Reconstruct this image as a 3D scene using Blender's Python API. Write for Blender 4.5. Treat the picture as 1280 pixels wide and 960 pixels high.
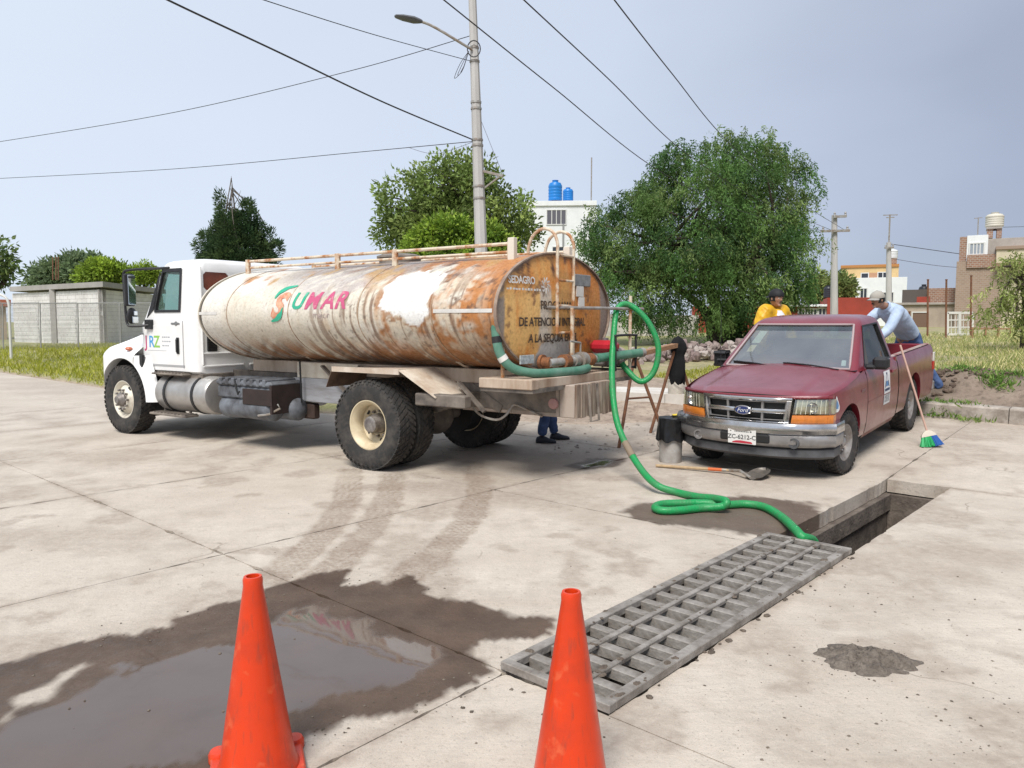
import bpy, bmesh, math, random
import numpy as np
from mathutils import Vector, Matrix

for o in list(bpy.data.objects):
    bpy.data.objects.remove(o)
scene = bpy.context.scene
COL = scene.collection
R = math.radians
random.seed(7)
rng = np.random.default_rng(7)

# ------------------------------------------------------------------ camera
CAM_H, FPX, PITCH = 1.65, 950.0, math.atan(78/950.0)
cam_d = bpy.data.cameras.new('camera')
cam = bpy.data.objects.new('camera', cam_d)
COL.objects.link(cam)
cam_d.sensor_width = 36.0
cam_d.lens = 36.0*FPX/1280.0
cam_d.clip_start = 0.05
cam_d.clip_end = 3000.0
cam.location = (0, 0, CAM_H)
cam.rotation_euler = (math.pi/2-PITCH, 0, 0)
scene.camera = cam

# ------------------------------------------------------------------ sky, sun, exposure
SUN_EL, SUN_AZ = R(54), R(254)      # azimuth measured from +X, counter clockwise: low left, behind the camera
sun_dir = Vector((math.cos(SUN_EL)*math.cos(SUN_AZ), math.cos(SUN_EL)*math.sin(SUN_AZ), math.sin(SUN_EL)))
world = bpy.data.worlds.new('World')
scene.world = world
world.use_nodes = True
wn = world.node_tree
wn.nodes.clear()
def N(tree, t, **kw):
    n = tree.nodes.new(t)
    for k, v in kw.items():
        setattr(n, k, v)
    return n
w_out = N(wn, 'ShaderNodeOutputWorld')
w_bg = N(wn, 'ShaderNodeBackground')
w_bg.inputs['Strength'].default_value = 0.12
w_sky = N(wn, 'ShaderNodeTexSky', sky_type='NISHITA')
w_sky.sun_disc = False
w_sky.sun_elevation = SUN_EL
w_sky.sun_rotation = math.atan2(sun_dir.x, sun_dir.y)
w_sky.dust_density = 4.0
w_sky.altitude = 2000.0
# the cloud deck: pale grey towards the sun side, slate blue away from it, soft broad billows
w_tc = N(wn, 'ShaderNodeTexCoord')
w_dot = N(wn, 'ShaderNodeVectorMath', operation='DOT_PRODUCT')
w_dot.inputs[1].default_value = (-0.93, 0.12, 0.30)
wn.links.new(w_tc.outputs['Generated'], w_dot.inputs[0])
w_map = N(wn, 'ShaderNodeMapping')
w_map.inputs['Scale'].default_value = (1.2, 1.2, 3.0)
wn.links.new(w_tc.outputs['Generated'], w_map.inputs['Vector'])
w_noise = N(wn, 'ShaderNodeTexNoise')
w_noise.inputs['Scale'].default_value = 1.6
w_noise.inputs['Detail'].default_value = 4.0
w_noise.inputs['Roughness'].default_value = 0.5
wn.links.new(w_map.outputs['Vector'], w_noise.inputs['Vector'])
w_ma = N(wn, 'ShaderNodeMath', operation='MULTIPLY_ADD')
w_ma.inputs[1].default_value = 0.34
wn.links.new(w_noise.outputs['Fac'], w_ma.inputs[0])
wn.links.new(w_dot.outputs['Value'], w_ma.inputs[2])
w_ramp = N(wn, 'ShaderNodeValToRGB')
e = w_ramp.color_ramp.elements
e[0].position = 0.0; e[0].color = (0.27, 0.305, 0.39, 1)
e[1].position = 1.0; e[1].color = (0.70, 0.775, 0.88, 1)
m = e.new(0.50); m.color = (0.575, 0.64, 0.765, 1)
m = e.new(0.24); m.color = (0.36, 0.405, 0.515, 1)
w_mr = N(wn, 'ShaderNodeMapRange')
w_mr.inputs['From Min'].default_value = -0.49
w_mr.inputs['From Max'].default_value = 1.01
wn.links.new(w_ma.outputs['Value'], w_mr.inputs['Value'])
wn.links.new(w_mr.outputs['Result'], w_ramp.inputs['Fac'])
w_scale = N(wn, 'ShaderNodeVectorMath', operation='SCALE')
w_scale.inputs['Scale'].default_value = 1/0.12
wn.links.new(w_ramp.outputs['Color'], w_scale.inputs[0])
w_mix = N(wn, 'ShaderNodeMix', data_type='RGBA')
w_mix.inputs[0].default_value = 0.90
wn.links.new(w_sky.outputs['Color'], w_mix.inputs[6])
wn.links.new(w_scale.outputs['Vector'], w_mix.inputs[7])
wn.links.new(w_mix.outputs[2], w_bg.inputs['Color'])
wn.links.new(w_bg.outputs['Background'], w_out.inputs['Surface'])

sun_d = bpy.data.lights.new('sun', 'SUN')
sun_d.energy = 3.6
sun_d.angle = R(24)
sun_d.color = (1.0, 0.955, 0.90)
sun = bpy.data.objects.new('sun', sun_d)
COL.objects.link(sun)
sun.location = sun_dir*50
sun.rotation_euler = (-sun_dir).to_track_quat('-Z', 'Y').to_euler()

vs = scene.view_settings
vs.view_transform = 'Standard'
vs.look = 'None'
vs.exposure = 0.22
vs.gamma = 1.0
vs.use_curve_mapping = False
scene.render.engine = 'CYCLES'
scene.render.resolution_x, scene.render.resolution_y = 1024, 768
scene.cycles.samples = 160
scene.cycles.use_denoising = True
scene.cycles.max_bounces = 6
scene.cycles.transparent_max_bounces = 8

# ------------------------------------------------------------------ survey: from a photo pixel (1280 x 960) to a point of the place
_fw = Vector((0, math.cos(PITCH), -math.sin(PITCH)))
_up = Vector((0, math.sin(PITCH), math.cos(PITCH)))
def ray(px, py):
    return Vector((1, 0, 0))*((px-640)/FPX) + _up*((480-py)/FPX) + _fw
def at(px, py, Y):
    d = ray(px, py)
    return Vector((0, 0, CAM_H)) + d*(Y/d.y)
def gnd(px, py, z=0.0):
    d = ray(px, py)
    return Vector((0, 0, CAM_H)) + d*((z-CAM_H)/d.z)
DS = Vector((0.67, 0.742)); DS.normalize()
DT = Vector((DS.y, -DS.x))
def st(x, y):
    return x*DS.x+y*DS.y, x*DT.x+y*DT.y
def xy(s, t):
    return s*DS.x+t*DT.x, s*DS.y+t*DT.y
def hs(s):
    s = np.asarray(s, dtype=float)
    a = np.clip(s-8.2, 0, 5.0)
    b = np.clip(s-13.2, 0, 34)
    return a*0.056*np.clip(a/0.6, 0, 1)**0.5 + b*0.024
def hz(x, y):
    return float(hs(st(x, y)[0]))
def ongnd(px, py, dz=0.0):
    """ground hit on the rising terrain"""
    p = gnd(px, py)
    for _ in range(30):
        z = hz(p.x, p.y)+dz
        q = gnd(px, py, min(z, CAM_H-0.05))
        p = p*0.5+q*0.5
    return p

# ------------------------------------------------------------------ numeric noise for worn paint and stains
def _hash(ix, iy, seed):
    n = (ix.astype(np.int64)*374761393 + iy.astype(np.int64)*668265263 + seed*1442695041) & 0x7fffffff
    n = ((n ^ (n >> 13))*1274126177) & 0x7fffffff
    n = (n ^ (n >> 16)) & 0x7fffffff
    return (n % 100003)/100003.0
def vnoise(x, y, seed=0):
    x = np.asarray(x, float); y = np.asarray(y, float)
    ix = np.floor(x); iy = np.floor(y)
    fx = x-ix; fy = y-iy
    fx = fx*fx*(3-2*fx); fy = fy*fy*(3-2*fy)
    ix = ix.astype(np.int64); iy = iy.astype(np.int64)
    a = _hash(ix, iy, seed); b = _hash(ix+1, iy, seed)
    c = _hash(ix, iy+1, seed); d = _hash(ix+1, iy+1, seed)
    return (a*(1-fx)+b*fx)*(1-fy)+(c*(1-fx)+d*fx)*fy
def fbm(x, y, seed=0, o=4):
    t = 0; a = 0.5; n = 0
    for i in range(o):
        t = t+a*vnoise(x, y, seed+i*17); n += a
        x = np.asarray(x)*2.03+5.1; y = np.asarray(y)*2.03+1.7; a *= 0.5
    return t/n
def sstep(a, b, x):
    t = np.clip((x-a)/(b-a), 0, 1)
    return t*t*(3-2*t)
def poly_sd(px, py, poly):
    """signed distance to a polygon, negative inside"""
    px = np.asarray(px, float); py = np.asarray(py, float)
    d = np.full(px.shape, 1e9); ins = np.zeros(px.shape, bool)
    n = len(poly)
    for i in range(n):
        ax, ay = poly[i]; bx, by = poly[(i+1) % n]
        ex, ey = bx-ax, by-ay
        wx, wy = px-ax, py-ay
        k = np.clip((wx*ex+wy*ey)/(ex*ex+ey*ey+1e-12), 0, 1)
        d = np.minimum(d, np.hypot(wx-k*ex, wy-k*ey))
        c = (ay > py) != (by > py)
        xi = ax+(py-ay)/(by-ay+1e-12)*ex
        ins ^= c & (px < xi)
    return np.where(ins, -d, d)
def line_d(px, py, pts):
    px = np.asarray(px, float); py = np.asarray(py, float)
    d = np.full(px.shape, 1e9); L = np.zeros(px.shape); acc = 0
    for (ax, ay), (bx, by) in zip(pts[:-1], pts[1:]):
        ex, ey = bx-ax, by-ay; l = math.hypot(ex, ey)
        k = np.clip(((px-ax)*ex+(py-ay)*ey)/(l*l), 0, 1)
        dd = np.hypot(px-ax-k*ex, py-ay-k*ey)
        L = np.where(dd < d, acc+k*l, L); d = np.minimum(d, dd); acc += l
    return d, L

# ------------------------------------------------------------------ materials
MATS = {}
def mat(name, col, rough=0.6, metal=0.0, var=0.0, col2=None, scale=6.0, bump=0.0, bscale=None, spec=None,
        coat=0.0, trans=0.0, emit=None, attr=None, stretch=None, detail=5.0, vlo=0.35, vhi=0.65, rvar=0.0, ior=1.45, world_co=False, alpha=1.0):
    if name in MATS:
        return MATS[name]
    m = bpy.data.materials.new(name); m.use_nodes = True
    nt = m.node_tree; b = nt.nodes['Principled BSDF']
    b.inputs['Base Color'].default_value = (*col, 1)
    b.inputs['Roughness'].default_value = rough
    b.inputs['Metallic'].default_value = metal
    b.inputs['IOR'].default_value = ior
    b.inputs['Alpha'].default_value = alpha
    if spec is not None: b.inputs['Specular IOR Level'].default_value = spec
    if coat: b.inputs['Coat Weight'].default_value = coat; b.inputs['Coat Roughness'].default_value = 0.12
    if trans: b.inputs['Transmission Weight'].default_value = trans
    need = var > 0 or col2 is not None or bump > 0 or rvar > 0
    src = None
    if need:
        if world_co:
            g = N(nt, 'ShaderNodeNewGeometry'); vec = g.outputs['Position']
        else:
            tc = N(nt, 'ShaderNodeTexCoord'); vec = tc.outputs['Object']
        if stretch:
            mp = N(nt, 'ShaderNodeMapping'); mp.inputs['Scale'].default_value = stretch
            nt.links.new(vec, mp.inputs['Vector']); vec = mp.outputs['Vector']
        no = N(nt, 'ShaderNodeTexNoise'); no.inputs['Scale'].default_value = scale
        no.inputs['Detail'].default_value = detail; no.inputs['Roughness'].default_value = 0.62
        nt.links.new(vec, no.inputs['Vector'])
        mr = N(nt, 'ShaderNodeMapRange'); mr.inputs['From Min'].default_value = vlo; mr.inputs['From Max'].default_value = vhi
        nt.links.new(no.outputs['Fac'], mr.inputs['Value'])
        src = mr.outputs['Result']
    base_out = None
    if attr:
        an = N(nt, 'ShaderNodeAttribute', attribute_name=attr)
        base_out = an.outputs['Color']
    if col2 is not None or var > 0:
        mx = N(nt, 'ShaderNodeMix', data_type='RGBA')
        c2 = col2 if col2 is not None else tuple(c*(1-var) for c in col)
        mx.inputs[6].default_value = (*col, 1); mx.inputs[7].default_value = (*c2, 1)
        if base_out is not None:
            mx.blend_type = 'MULTIPLY'; nt.links.new(base_out, mx.inputs[6])
            mx.inputs[7].default_value = (1-var, 1-var, 1-var, 1)
        nt.links.new(src, mx.inputs[0])
        base_out = mx.outputs[2]
    if base_out is not None:
        nt.links.new(base_out, b.inputs['Base Color'])
    if rvar:
        rr = N(nt, 'ShaderNodeMapRange'); rr.inputs['To Min'].default_value = rough-rvar; rr.inputs['To Max'].default_value = rough+rvar
        nt.links.new(src, rr.inputs['Value']); nt.links.new(rr.outputs['Result'], b.inputs['Roughness'])
    if bump:
        bs = no
        if bscale:
            bs = N(nt, 'ShaderNodeTexNoise'); bs.inputs['Scale'].default_value = bscale; bs.inputs['Detail'].default_value = 4
            nt.links.new(vec, bs.inputs['Vector'])
        bn = N(nt, 'ShaderNodeBump'); bn.inputs['Strength'].default_value = min(1, bump); bn.inputs['Distance'].default_value = 0.02
        nt.links.new(bs.outputs['Fac'], bn.inputs['Height']); nt.links.new(bn.outputs['Normal'], b.inputs['Normal'])
    if emit:
        b.inputs['Emission Color'].default_value = (*emit, 1); b.inputs['Emission Strength'].default_value = 1
    MATS[name] = m
    return m

def glass(name, tint=(0.75, 0.85, 0.83), opac=0.25, rough=0.03):
    """window glass: part see-through, part mirror, a little dusty"""
    if name in MATS: return MATS[name]
    m = bpy.data.materials.new(name); m.use_nodes = True
    nt = m.node_tree; nt.nodes.clear()
    out = N(nt, 'ShaderNodeOutputMaterial')
    tr = N(nt, 'ShaderNodeBsdfTransparent'); tr.inputs['Color'].default_value = (*tint, 1)
    gl = N(nt, 'ShaderNodeBsdfGlossy'); gl.inputs['Roughness'].default_value = rough
    df = N(nt, 'ShaderNodeBsdfDiffuse'); df.inputs['Color'].default_value = (0.45, 0.45, 0.42, 1)
    ge = N(nt, 'ShaderNodeNewGeometry'); dp = N(nt, 'ShaderNodeVectorMath', operation='DOT_PRODUCT')
    nt.links.new(ge.outputs['Normal'], dp.inputs[0]); nt.links.new(ge.outputs['Incoming'], dp.inputs[1])
    ab = N(nt, 'ShaderNodeMath', operation='ABSOLUTE'); nt.links.new(dp.outputs['Value'], ab.inputs[0])
    om = N(nt, 'ShaderNodeMath', operation='SUBTRACT'); om.inputs[0].default_value = 1.0; nt.links.new(ab.outputs[0], om.inputs[1])
    fr = N(nt, 'ShaderNodeMath', operation='POWER'); fr.inputs[1].default_value = 5.0; nt.links.new(om.outputs[0], fr.inputs[0])
    ma = N(nt, 'ShaderNodeMath', operation='MULTIPLY_ADD'); ma.inputs[1].default_value = 0.85; ma.inputs[2].default_value = opac
    ma.use_clamp = True
    nt.links.new(fr.outputs[0], ma.inputs[0])
    m1 = N(nt, 'ShaderNodeMixShader'); m2 = N(nt, 'ShaderNodeMixShader')
    nt.links.new(ma.outputs[0], m1.inputs[0]); nt.links.new(tr.outputs[0], m1.inputs[1]); nt.links.new(gl.outputs[0], m1.inputs[2])
    tc = N(nt, 'ShaderNodeTexCoord'); no = N(nt, 'ShaderNodeTexNoise'); no.inputs['Scale'].default_value = 3.0; no.inputs['Detail'].default_value = 5
    nt.links.new(tc.outputs['Object'], no.inputs['Vector'])
    mr = N(nt, 'ShaderNodeMapRange'); mr.inputs['From Min'].default_value = 0.35; mr.inputs['From Max'].default_value = 0.8
    mr.inputs['To Min'].default_value = 0.0; mr.inputs['To Max'].default_value = 0.10
    nt.links.new(no.outputs['Fac'], mr.inputs['Value'])
    nt.links.new(mr.outputs['Result'], m2.inputs[0]); nt.links.new(m1.outputs[0], m2.inputs[1]); nt.links.new(df.outputs[0], m2.inputs[2])
    nt.links.new(m2.outputs[0], out.inputs['Surface'])
    MATS[name] = m
    return m

# ------------------------------------------------------------------ mesh builder
class MB:
    def __init__(s):
        s.v = []; s.f = []
    def add(s, vs, fs):
        o = len(s.v); s.v.extend([tuple(p) for p in vs]); s.f.extend([tuple(i+o for i in f) for f in fs]); return s
    def box(s, x0, x1, y0, y1, z0, z1, ch=0.0, M=None):
        if ch <= 0:
            V = [(x0, y0, z0), (x1, y0, z0), (x1, y1, z0), (x0, y1, z0), (x0, y0, z1), (x1, y0, z1), (x1, y1, z1), (x0, y1, z1)]
            F = [(0, 3, 2, 1), (4, 5, 6, 7), (0, 1, 5, 4), (1, 2, 6, 5), (2, 3, 7, 6), (3, 0, 4, 7)]
        else:
            ch = min(ch, abs(x1-x0)*.45, abs(y1-y0)*.45, abs(z1-z0)*.45)
            bm = bmesh.new()
            bmesh.ops.create_cube(bm, size=1.0)
            for v in bm.verts:
                v.co = Vector(((x0+x1)/2+v.co.x*(x1-x0), (y0+y1)/2+v.co.y*(y1-y0), (z0+z1)/2+v.co.z*(z1-z0)))
            bmesh.ops.bevel(bm, geom=bm.edges[:], offset=ch, segments=1, affect='EDGES')
            bm.verts.index_update()
            V = [tuple(v.co) for v in bm.verts]; F = [tuple(v.index for v in f.verts) for f in bm.faces]
            bm.free()
        if M is not None: V = [tuple(M @ Vector(p)) for p in V]
        return s.add(V, F)
    def bar(s, a, b, w, h=None, up=(0, 0, 1)):
        """square bar from a to b"""
        a = Vector(a); b = Vector(b); h = h or w
        d = (b-a).normalized(); u = Vector(up)
        if abs(d.dot(u)) > .98: u = Vector((1, 0, 0))
        x = d.cross(u).normalized()*w/2; y = x.cross(d).normalized()*h/2
        V = [a-x-y, a+x-y, a+x+y, a-x+y, b-x-y, b+x-y, b+x+y, b-x+y]
        return s.add(V, [(0, 1, 2, 3), (7, 6, 5, 4), (0, 4, 5, 1), (1, 5, 6, 2), (2, 6, 7, 3), (3, 7, 4, 0)])
    def tube(s, pts, r, seg=8, cap=True):
        pts = [Vector(p) for p in pts]; n = len(pts)
        rs = r if hasattr(r, '__len__') else [r]*n
        ref = None; rings = []
        for i, p in enumerate(pts):
            t = (pts[min(i+1, n-1)]-pts[max(i-1, 0)])
            if t.length < 1e-9: t = Vector((0, 0, 1))
            t.normalize()
            if ref is None:
                ref = Vector((0, 0, 1)) if abs(t.z) < .9 else Vector((1, 0, 0))
            ref = (ref-t*ref.dot(t))
            if ref.length < 1e-6: ref = t.orthogonal()
            ref.normalize(); bi = t.cross(ref)
            rings.append([p+(ref*math.cos(2*math.pi*k/seg)+bi*math.sin(2*math.pi*k/seg))*rs[i] for k in range(seg)])
        V = [q for rr in rings for q in rr]; F = []
        for i in range(n-1):
            for k in range(seg):
                k2 = (k+1) % seg
                F.append((i*seg+k, i*seg+k2, (i+1)*seg+k2, (i+1)*seg+k))
        if cap:
            F.append(tuple(range(seg-1, -1, -1))); F.append(tuple((n-1)*seg+k for k in range(seg)))
        return s.add(V, F)
    def lathe(s, prof, seg=24, M=None, a0=0.0, a1=2*math.pi):
        """profile of (radius, height) about local Z"""
        full = abs(a1-a0-2*math.pi) < 1e-6; n = seg if full else seg+1
        V = []; F = []
        for r, z in prof:
            for k in range(n):
                a = a0+(a1-a0)*k/seg
                V.append((r*math.cos(a), r*math.sin(a), z))
        for i in range(len(prof)-1):
            for k in range(seg):
                k2 = (k+1) % n
                F.append((i*n+k, i*n+k2, (i+1)*n+k2, (i+1)*n+k))
        if M is not None: V = [tuple(M @ Vector(p)) for p in V]
        return s.add(V, F)
    def grid(s, fn, nu, nv, closeu=False):
        V = []; F = []
        for j in range(nv+1):
            for i in range(nu+(0 if closeu else 1)):
                V.append(fn(i/nu, j/nv))
        w = nu+(0 if closeu else 1)
        for j in range(nv):
            for i in range(nu):
                i2 = (i+1) % w
                F.append((j*w+i, j*w+i2, (j+1)*w+i2, (j+1)*w+i))
        return s.add(V, F)
    def prism(s, poly, z0, z1, M=None):
        n = len(poly)
        V = [(x, y, z0) for x, y in poly]+[(x, y, z1) for x, y in poly]
        F = [tuple(range(n-1, -1, -1)), tuple(range(n, 2*n))]+[(i, (i+1) % n, n+(i+1) % n, n+i) for i in range(n)]
        if M is not None: V = [tuple(M @ Vector(p)) for p in V]
        return s.add(V, F)
    def loft(s, rings, cap=True):
        n = len(rings[0]); V = [p for r in rings for p in r]; F = []
        for i in range(len(rings)-1):
            for k in range(n):
                k2 = (k+1) % n
                F.append((i*n+k, i*n+k2, (i+1)*n+k2, (i+1)*n+k))
        if cap:
            F.append(tuple(range(n-1, -1, -1))); F.append(tuple((len(rings)-1)*n+k for k in range(n)))
        return s.add(V, F)
    def sphere(s, c, r, seg=12, rings=8, M=None):
        rr = r if hasattr(r, '__len__') else (r, r, r)
        prof = [(math.sin(math.pi*i/rings), -math.cos(math.pi*i/rings)) for i in range(rings+1)]
        T = Matrix.Translation(c) @ (M or Matrix()) @ Matrix.Diagonal((rr[0], rr[1], rr[2], 1))
        return s.lathe(prof, seg, T)
    def xform(s, M):
        s.v = [tuple(M @ Vector(p)) for p in s.v]; return s
    def mirror_y(s):
        o = len(s.v); f0 = list(s.f); s.v.extend([(x, -y, z) for x, y, z in s.v]); s.f.extend([tuple(i+o for i in reversed(f)) for f in f0]); return s
    def mesh(s, name, m, smooth=35, fix=True):
        me = bpy.data.meshes.new(name)
        me.from_pydata(s.v, [], s.f)
        if fix:
            bm = bmesh.new(); bm.from_mesh(me)
            bmesh.ops.remove_doubles(bm, verts=bm.verts[:], dist=1e-5)
            bmesh.ops.recalc_face_normals(bm, faces=bm.faces[:])
            bm.to_mesh(me); bm.free()
        if smooth:
            me.polygons.foreach_set('use_smooth', [True]*len(me.polygons))
            me.set_sharp_from_angle(angle=R(smooth))
        if m is not None: me.materials.append(m)
        me.update()
        return me
    def build(s, name, m, parent=None, smooth=35, fix=True, loc=None):
        return link(name, s.mesh(name, m, smooth, fix), parent, loc)

def link(name, me, parent=None, loc=None):
    o = bpy.data.objects.new(name, me); COL.objects.link(o)
    if parent is not None: o.parent = parent
    if loc is not None: o.location = loc
    return o
def empty(name, loc=(0, 0, 0), rz=0.0, M=None):
    o = bpy.data.objects.new(name, None); COL.objects.link(o)
    o.empty_display_size = 0.2
    if M is not None: o.matrix_world = M
    else:
        o.location = loc; o.rotation_euler = (0, 0, rz)
    return o
def tag(o, label=None, cat=None, group=None, kind=None):
    if label: o['label'] = label
    if cat: o['category'] = cat
    if group: o['group'] = group
    if kind: o['kind'] = kind
    return o
def copy_tree(o, parent=None):
    c = o.copy(); COL.objects.link(c)
    if parent is not None: c.parent = parent
    for ch in o.children: copy_tree(ch, c)
    return c
def kids(o): return list(o.children)
def rot(axis, deg): return Matrix.Rotation(R(deg), 4, axis)
def T(x, y, z): return Matrix.Translation((x, y, z))
def catmull(pts, n=6):
    P = [Vector(p) for p in pts]; out = []
    for i in range(len(P)-1):
        p0 = P[max(i-1, 0)]; p1 = P[i]; p2 = P[i+1]; p3 = P[min(i+2, len(P)-1)]
        for k in range(n):
            t = k/n
            out.append(0.5*((2*p1)+(p2-p0)*t+(2*p0-5*p1+4*p2-p3)*t*t+(3*p1-p0-3*p2+p3)*t**3))
    out.append(P[-1]); return out
def fl(me, name, vals):
    a = me.attributes.new(name, 'FLOAT', 'POINT'); a.data.foreach_set('value', np.asarray(vals, np.float32))
def colattr(me, name, rgb):
    a = me.color_attributes.new(name, 'FLOAT_COLOR', 'POINT')
    c = np.ones((len(rgb), 4), np.float32); c[:, :3] = rgb
    a.data.foreach_set('color', c.ravel())
def npmesh(name, V, F, m, smooth=True):
    me = bpy.data.meshes.new(name)
    V = np.asarray(V, np.float32); F = np.asarray(F, np.int32)
    k = F.shape[1]
    me.vertices.add(len(V)); me.vertices.foreach_set('co', V.ravel())
    me.loops.add(F.size); me.loops.foreach_set('vertex_index', F.ravel())
    me.polygons.add(len(F)); me.polygons.foreach_set('loop_start', np.arange(0, F.size, k, dtype=np.int32))
    me.polygons.foreach_set('use_smooth', np.full(len(F), smooth))
    me.update(calc_edges=True); me.validate()
    if m: me.materials.append(m)
    return me
def boolean_cut(me, cutters, m):
    """cut window openings out of a shell"""
    a = link('tmp_shell', me)
    cs = []
    for c in cutters:
        cm = c.mesh('tmp_cut', None, 0); co = link('tmp_cut', cm); cs.append(co)
        md = a.modifiers.new('b', 'BOOLEAN'); md.operation = 'DIFFERENCE'; md.solver = 'EXACT'; md.object = co
    dg = bpy.context.evaluated_depsgraph_get(); dg.update()
    r = bpy.data.meshes.new_from_object(a.evaluated_get(dg))
    for c in cs: bpy.data.objects.remove(c)
    bpy.data.objects.remove(a)
    r.materials.clear(); r.materials.append(m)
    r.polygons.foreach_set('use_smooth', [True]*len(r.polygons)); r.set_sharp_from_angle(angle=R(32))
    return r
def text_mb(txt, size, shear=0.0, bold=0.0, spacing=1.0, align='LEFT'):
    """flat lettering in the local XY plane"""
    c = bpy.data.curves.new('tmp_text', 'FONT'); c.body = txt; c.size = size; c.shear = shear; c.offset = bold; c.space_character = spacing
    c.align_x = align; c.resolution_u = 3
    o = bpy.data.objects.new('tmp_text', c); COL.objects.link(o)
    dg = bpy.context.evaluated_depsgraph_get(); dg.update()
    me = bpy.data.meshes.new_from_object(o.evaluated_get(dg))
    mb = MB(); mb.add([tuple(v.co) for v in me.vertices], [tuple(p.vertices) for p in me.polygons])
    bpy.data.objects.remove(o)
    return mb

# ================================================================== SETTING: road, trench, terrain
def ground_poly(pix):
    return [(p.x, p.y) for p in (gnd(a, b) for a, b in pix)]
WET = ground_poly([(-60, 850), (20, 826), (70, 810), (130, 795), (215, 777), (300, 752), (332, 735), (375, 727), (436, 711), (432, 730), (478, 727),
                   (500, 714), (528, 716), (538, 733), (520, 742), (560, 752), (610, 757), (700, 772), (697, 797), (640, 800), (598, 803), (588, 815),
                   (606, 838), (572, 858), (540, 872), (470, 900), (383, 932), (300, 966), (200, 1010), (-60, 1010)])
WATER = ground_poly([(82, 872), (126, 824), (208, 806), (295, 786), (330, 768), (394, 757), (465, 781), (556, 815), (540, 826), (500, 850), (481, 866),
                     (383, 908), (318, 943), (263, 970), (180, 1010), (-40, 1010), (-40, 925)])
DRYSTREAK = ground_poly([(0, 900), (20, 872), (70, 850), (105, 824), (108, 832), (60, 870), (0, 906)])
HOSEWET = ground_poly([(762, 640), (790, 628), (850, 622), (940, 622), (1010, 628), (1040, 640), (1034, 660), (985, 676), (930, 668), (870, 660), (800, 652)])
SMALLWET = ground_poly([(702, 582), (740, 574), (782, 573), (770, 584), (730, 588)])
TRACKS = [ground_poly(t) for t in ([(440, 588), (432, 630), (405, 668), (372, 700), (335, 725)],
                                   [(492, 592), (484, 630), (458, 668), (420, 706), (390, 730)],
                                   [(594, 585), (602, 612), (584, 652), (545, 692), (505, 725)])]
def road_attrs(x, y):
    n1 = fbm(x*2.3, y*2.3, 3)-0.5; n2 = fbm(x*9, y*9, 8)-0.5
    jig = n1*0.30+n2*0.12
    w = sstep(0.022, -0.018, poly_sd(x, y, WET)+jig*0.9+(fbm(x*22, y*22, 9)-.5)*.06)
    w = np.maximum(w*(1-0.85*sstep(0.02, -0.03, poly_sd(x, y, DRYSTREAK)+n2*0.10)), 0)
    w = np.maximum(w, 0.9*sstep(0.03, -0.03, poly_sd(x, y, HOSEWET)+jig*1.1))
    w = np.maximum(w, 0.85*sstep(0.03, -0.03, poly_sd(x, y, SMALLWET)+jig*0.5))
    water = sstep(0.015, -0.015, poly_sd(x, y, WATER)+.05+n1*0.40+n2*0.16+np.clip(fbm(x*5, y*5, 77)-.60, 0, 1)*.9)
    water = np.maximum(water, sstep(0.0, -0.05, poly_sd(x, y, SMALLWET)+0.10+jig*0.4))
    mud = np.zeros_like(x)
    for tr in TRACKS:
        d, L = line_d(x, y, tr)
        tread = 0.5+0.5*np.sin(L*2*math.pi/0.075+d*9+n2*5)*sstep(.35, .6, fbm(x*6, y*6, 208))
        edge = sstep(0.155, 0.11, d+n2*0.10)
        fade = sstep(-0.25, 0.35, fbm(x*4, y*4, 21)-0.32+0.35*(L/2.4))
        mud = np.maximum(mud, np.clip(edge*(.35+.65*fade)*(0.50+0.60*tread)*(.60+.75*fbm(x*11, y*11, 209)), 0, 1))
    # dirt dragged over the slabs
    big = fbm(x*0.55+3, y*0.55, 33); mid = fbm(x*3.1, y*3.1, 41)
    dirt = sstep(0.48, 0.68, big*0.6+mid*0.4)*0.6
    dirt = np.maximum(dirt, .75*sstep(.60, .70, fbm(x*2.4+3, y*2.4+8, 133)))
    s = x*DS.x+y*DS.y; t = x*DT.x+y*DT.y
    dirt = np.maximum(dirt, 0.75*sstep(1.4, 0.0, np.abs(s-np.interp(t, S_T, S_S)))*sstep(0.35, 0.6, mid+0.15))
    dirt = np.maximum(dirt, 0.7*sstep(0.62, 0.74, fbm(x*1.6+9, y*1.6, 55)))
    dirt = np.maximum(dirt, 0.6*sstep(6.4, 7.6, s)*sstep(-9.5, -8, t)*sstep(-2.8, -3.2, t)*sstep(0.3, 0.6, mid+0.1))
    wet_edge = sstep(0.5, 0.0, np.abs(poly_sd(x, y, WET)))
    dirt = np.maximum(dirt, 0.35*wet_edge*sstep(0.4, 0.6, mid))
    # brown silt where the water thins out
    silt = w*(1-water)
    return w, water, mud, dirt, silt
S_T = [-90, -13, -10, -7, -4.6, -3.2, 12]
S_S = [7.0, 7.2, 8.6, 9.4, 11.6, 12.5, 11.2]
def road_edge(t): return float(np.interp(t, S_T, S_S))

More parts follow.
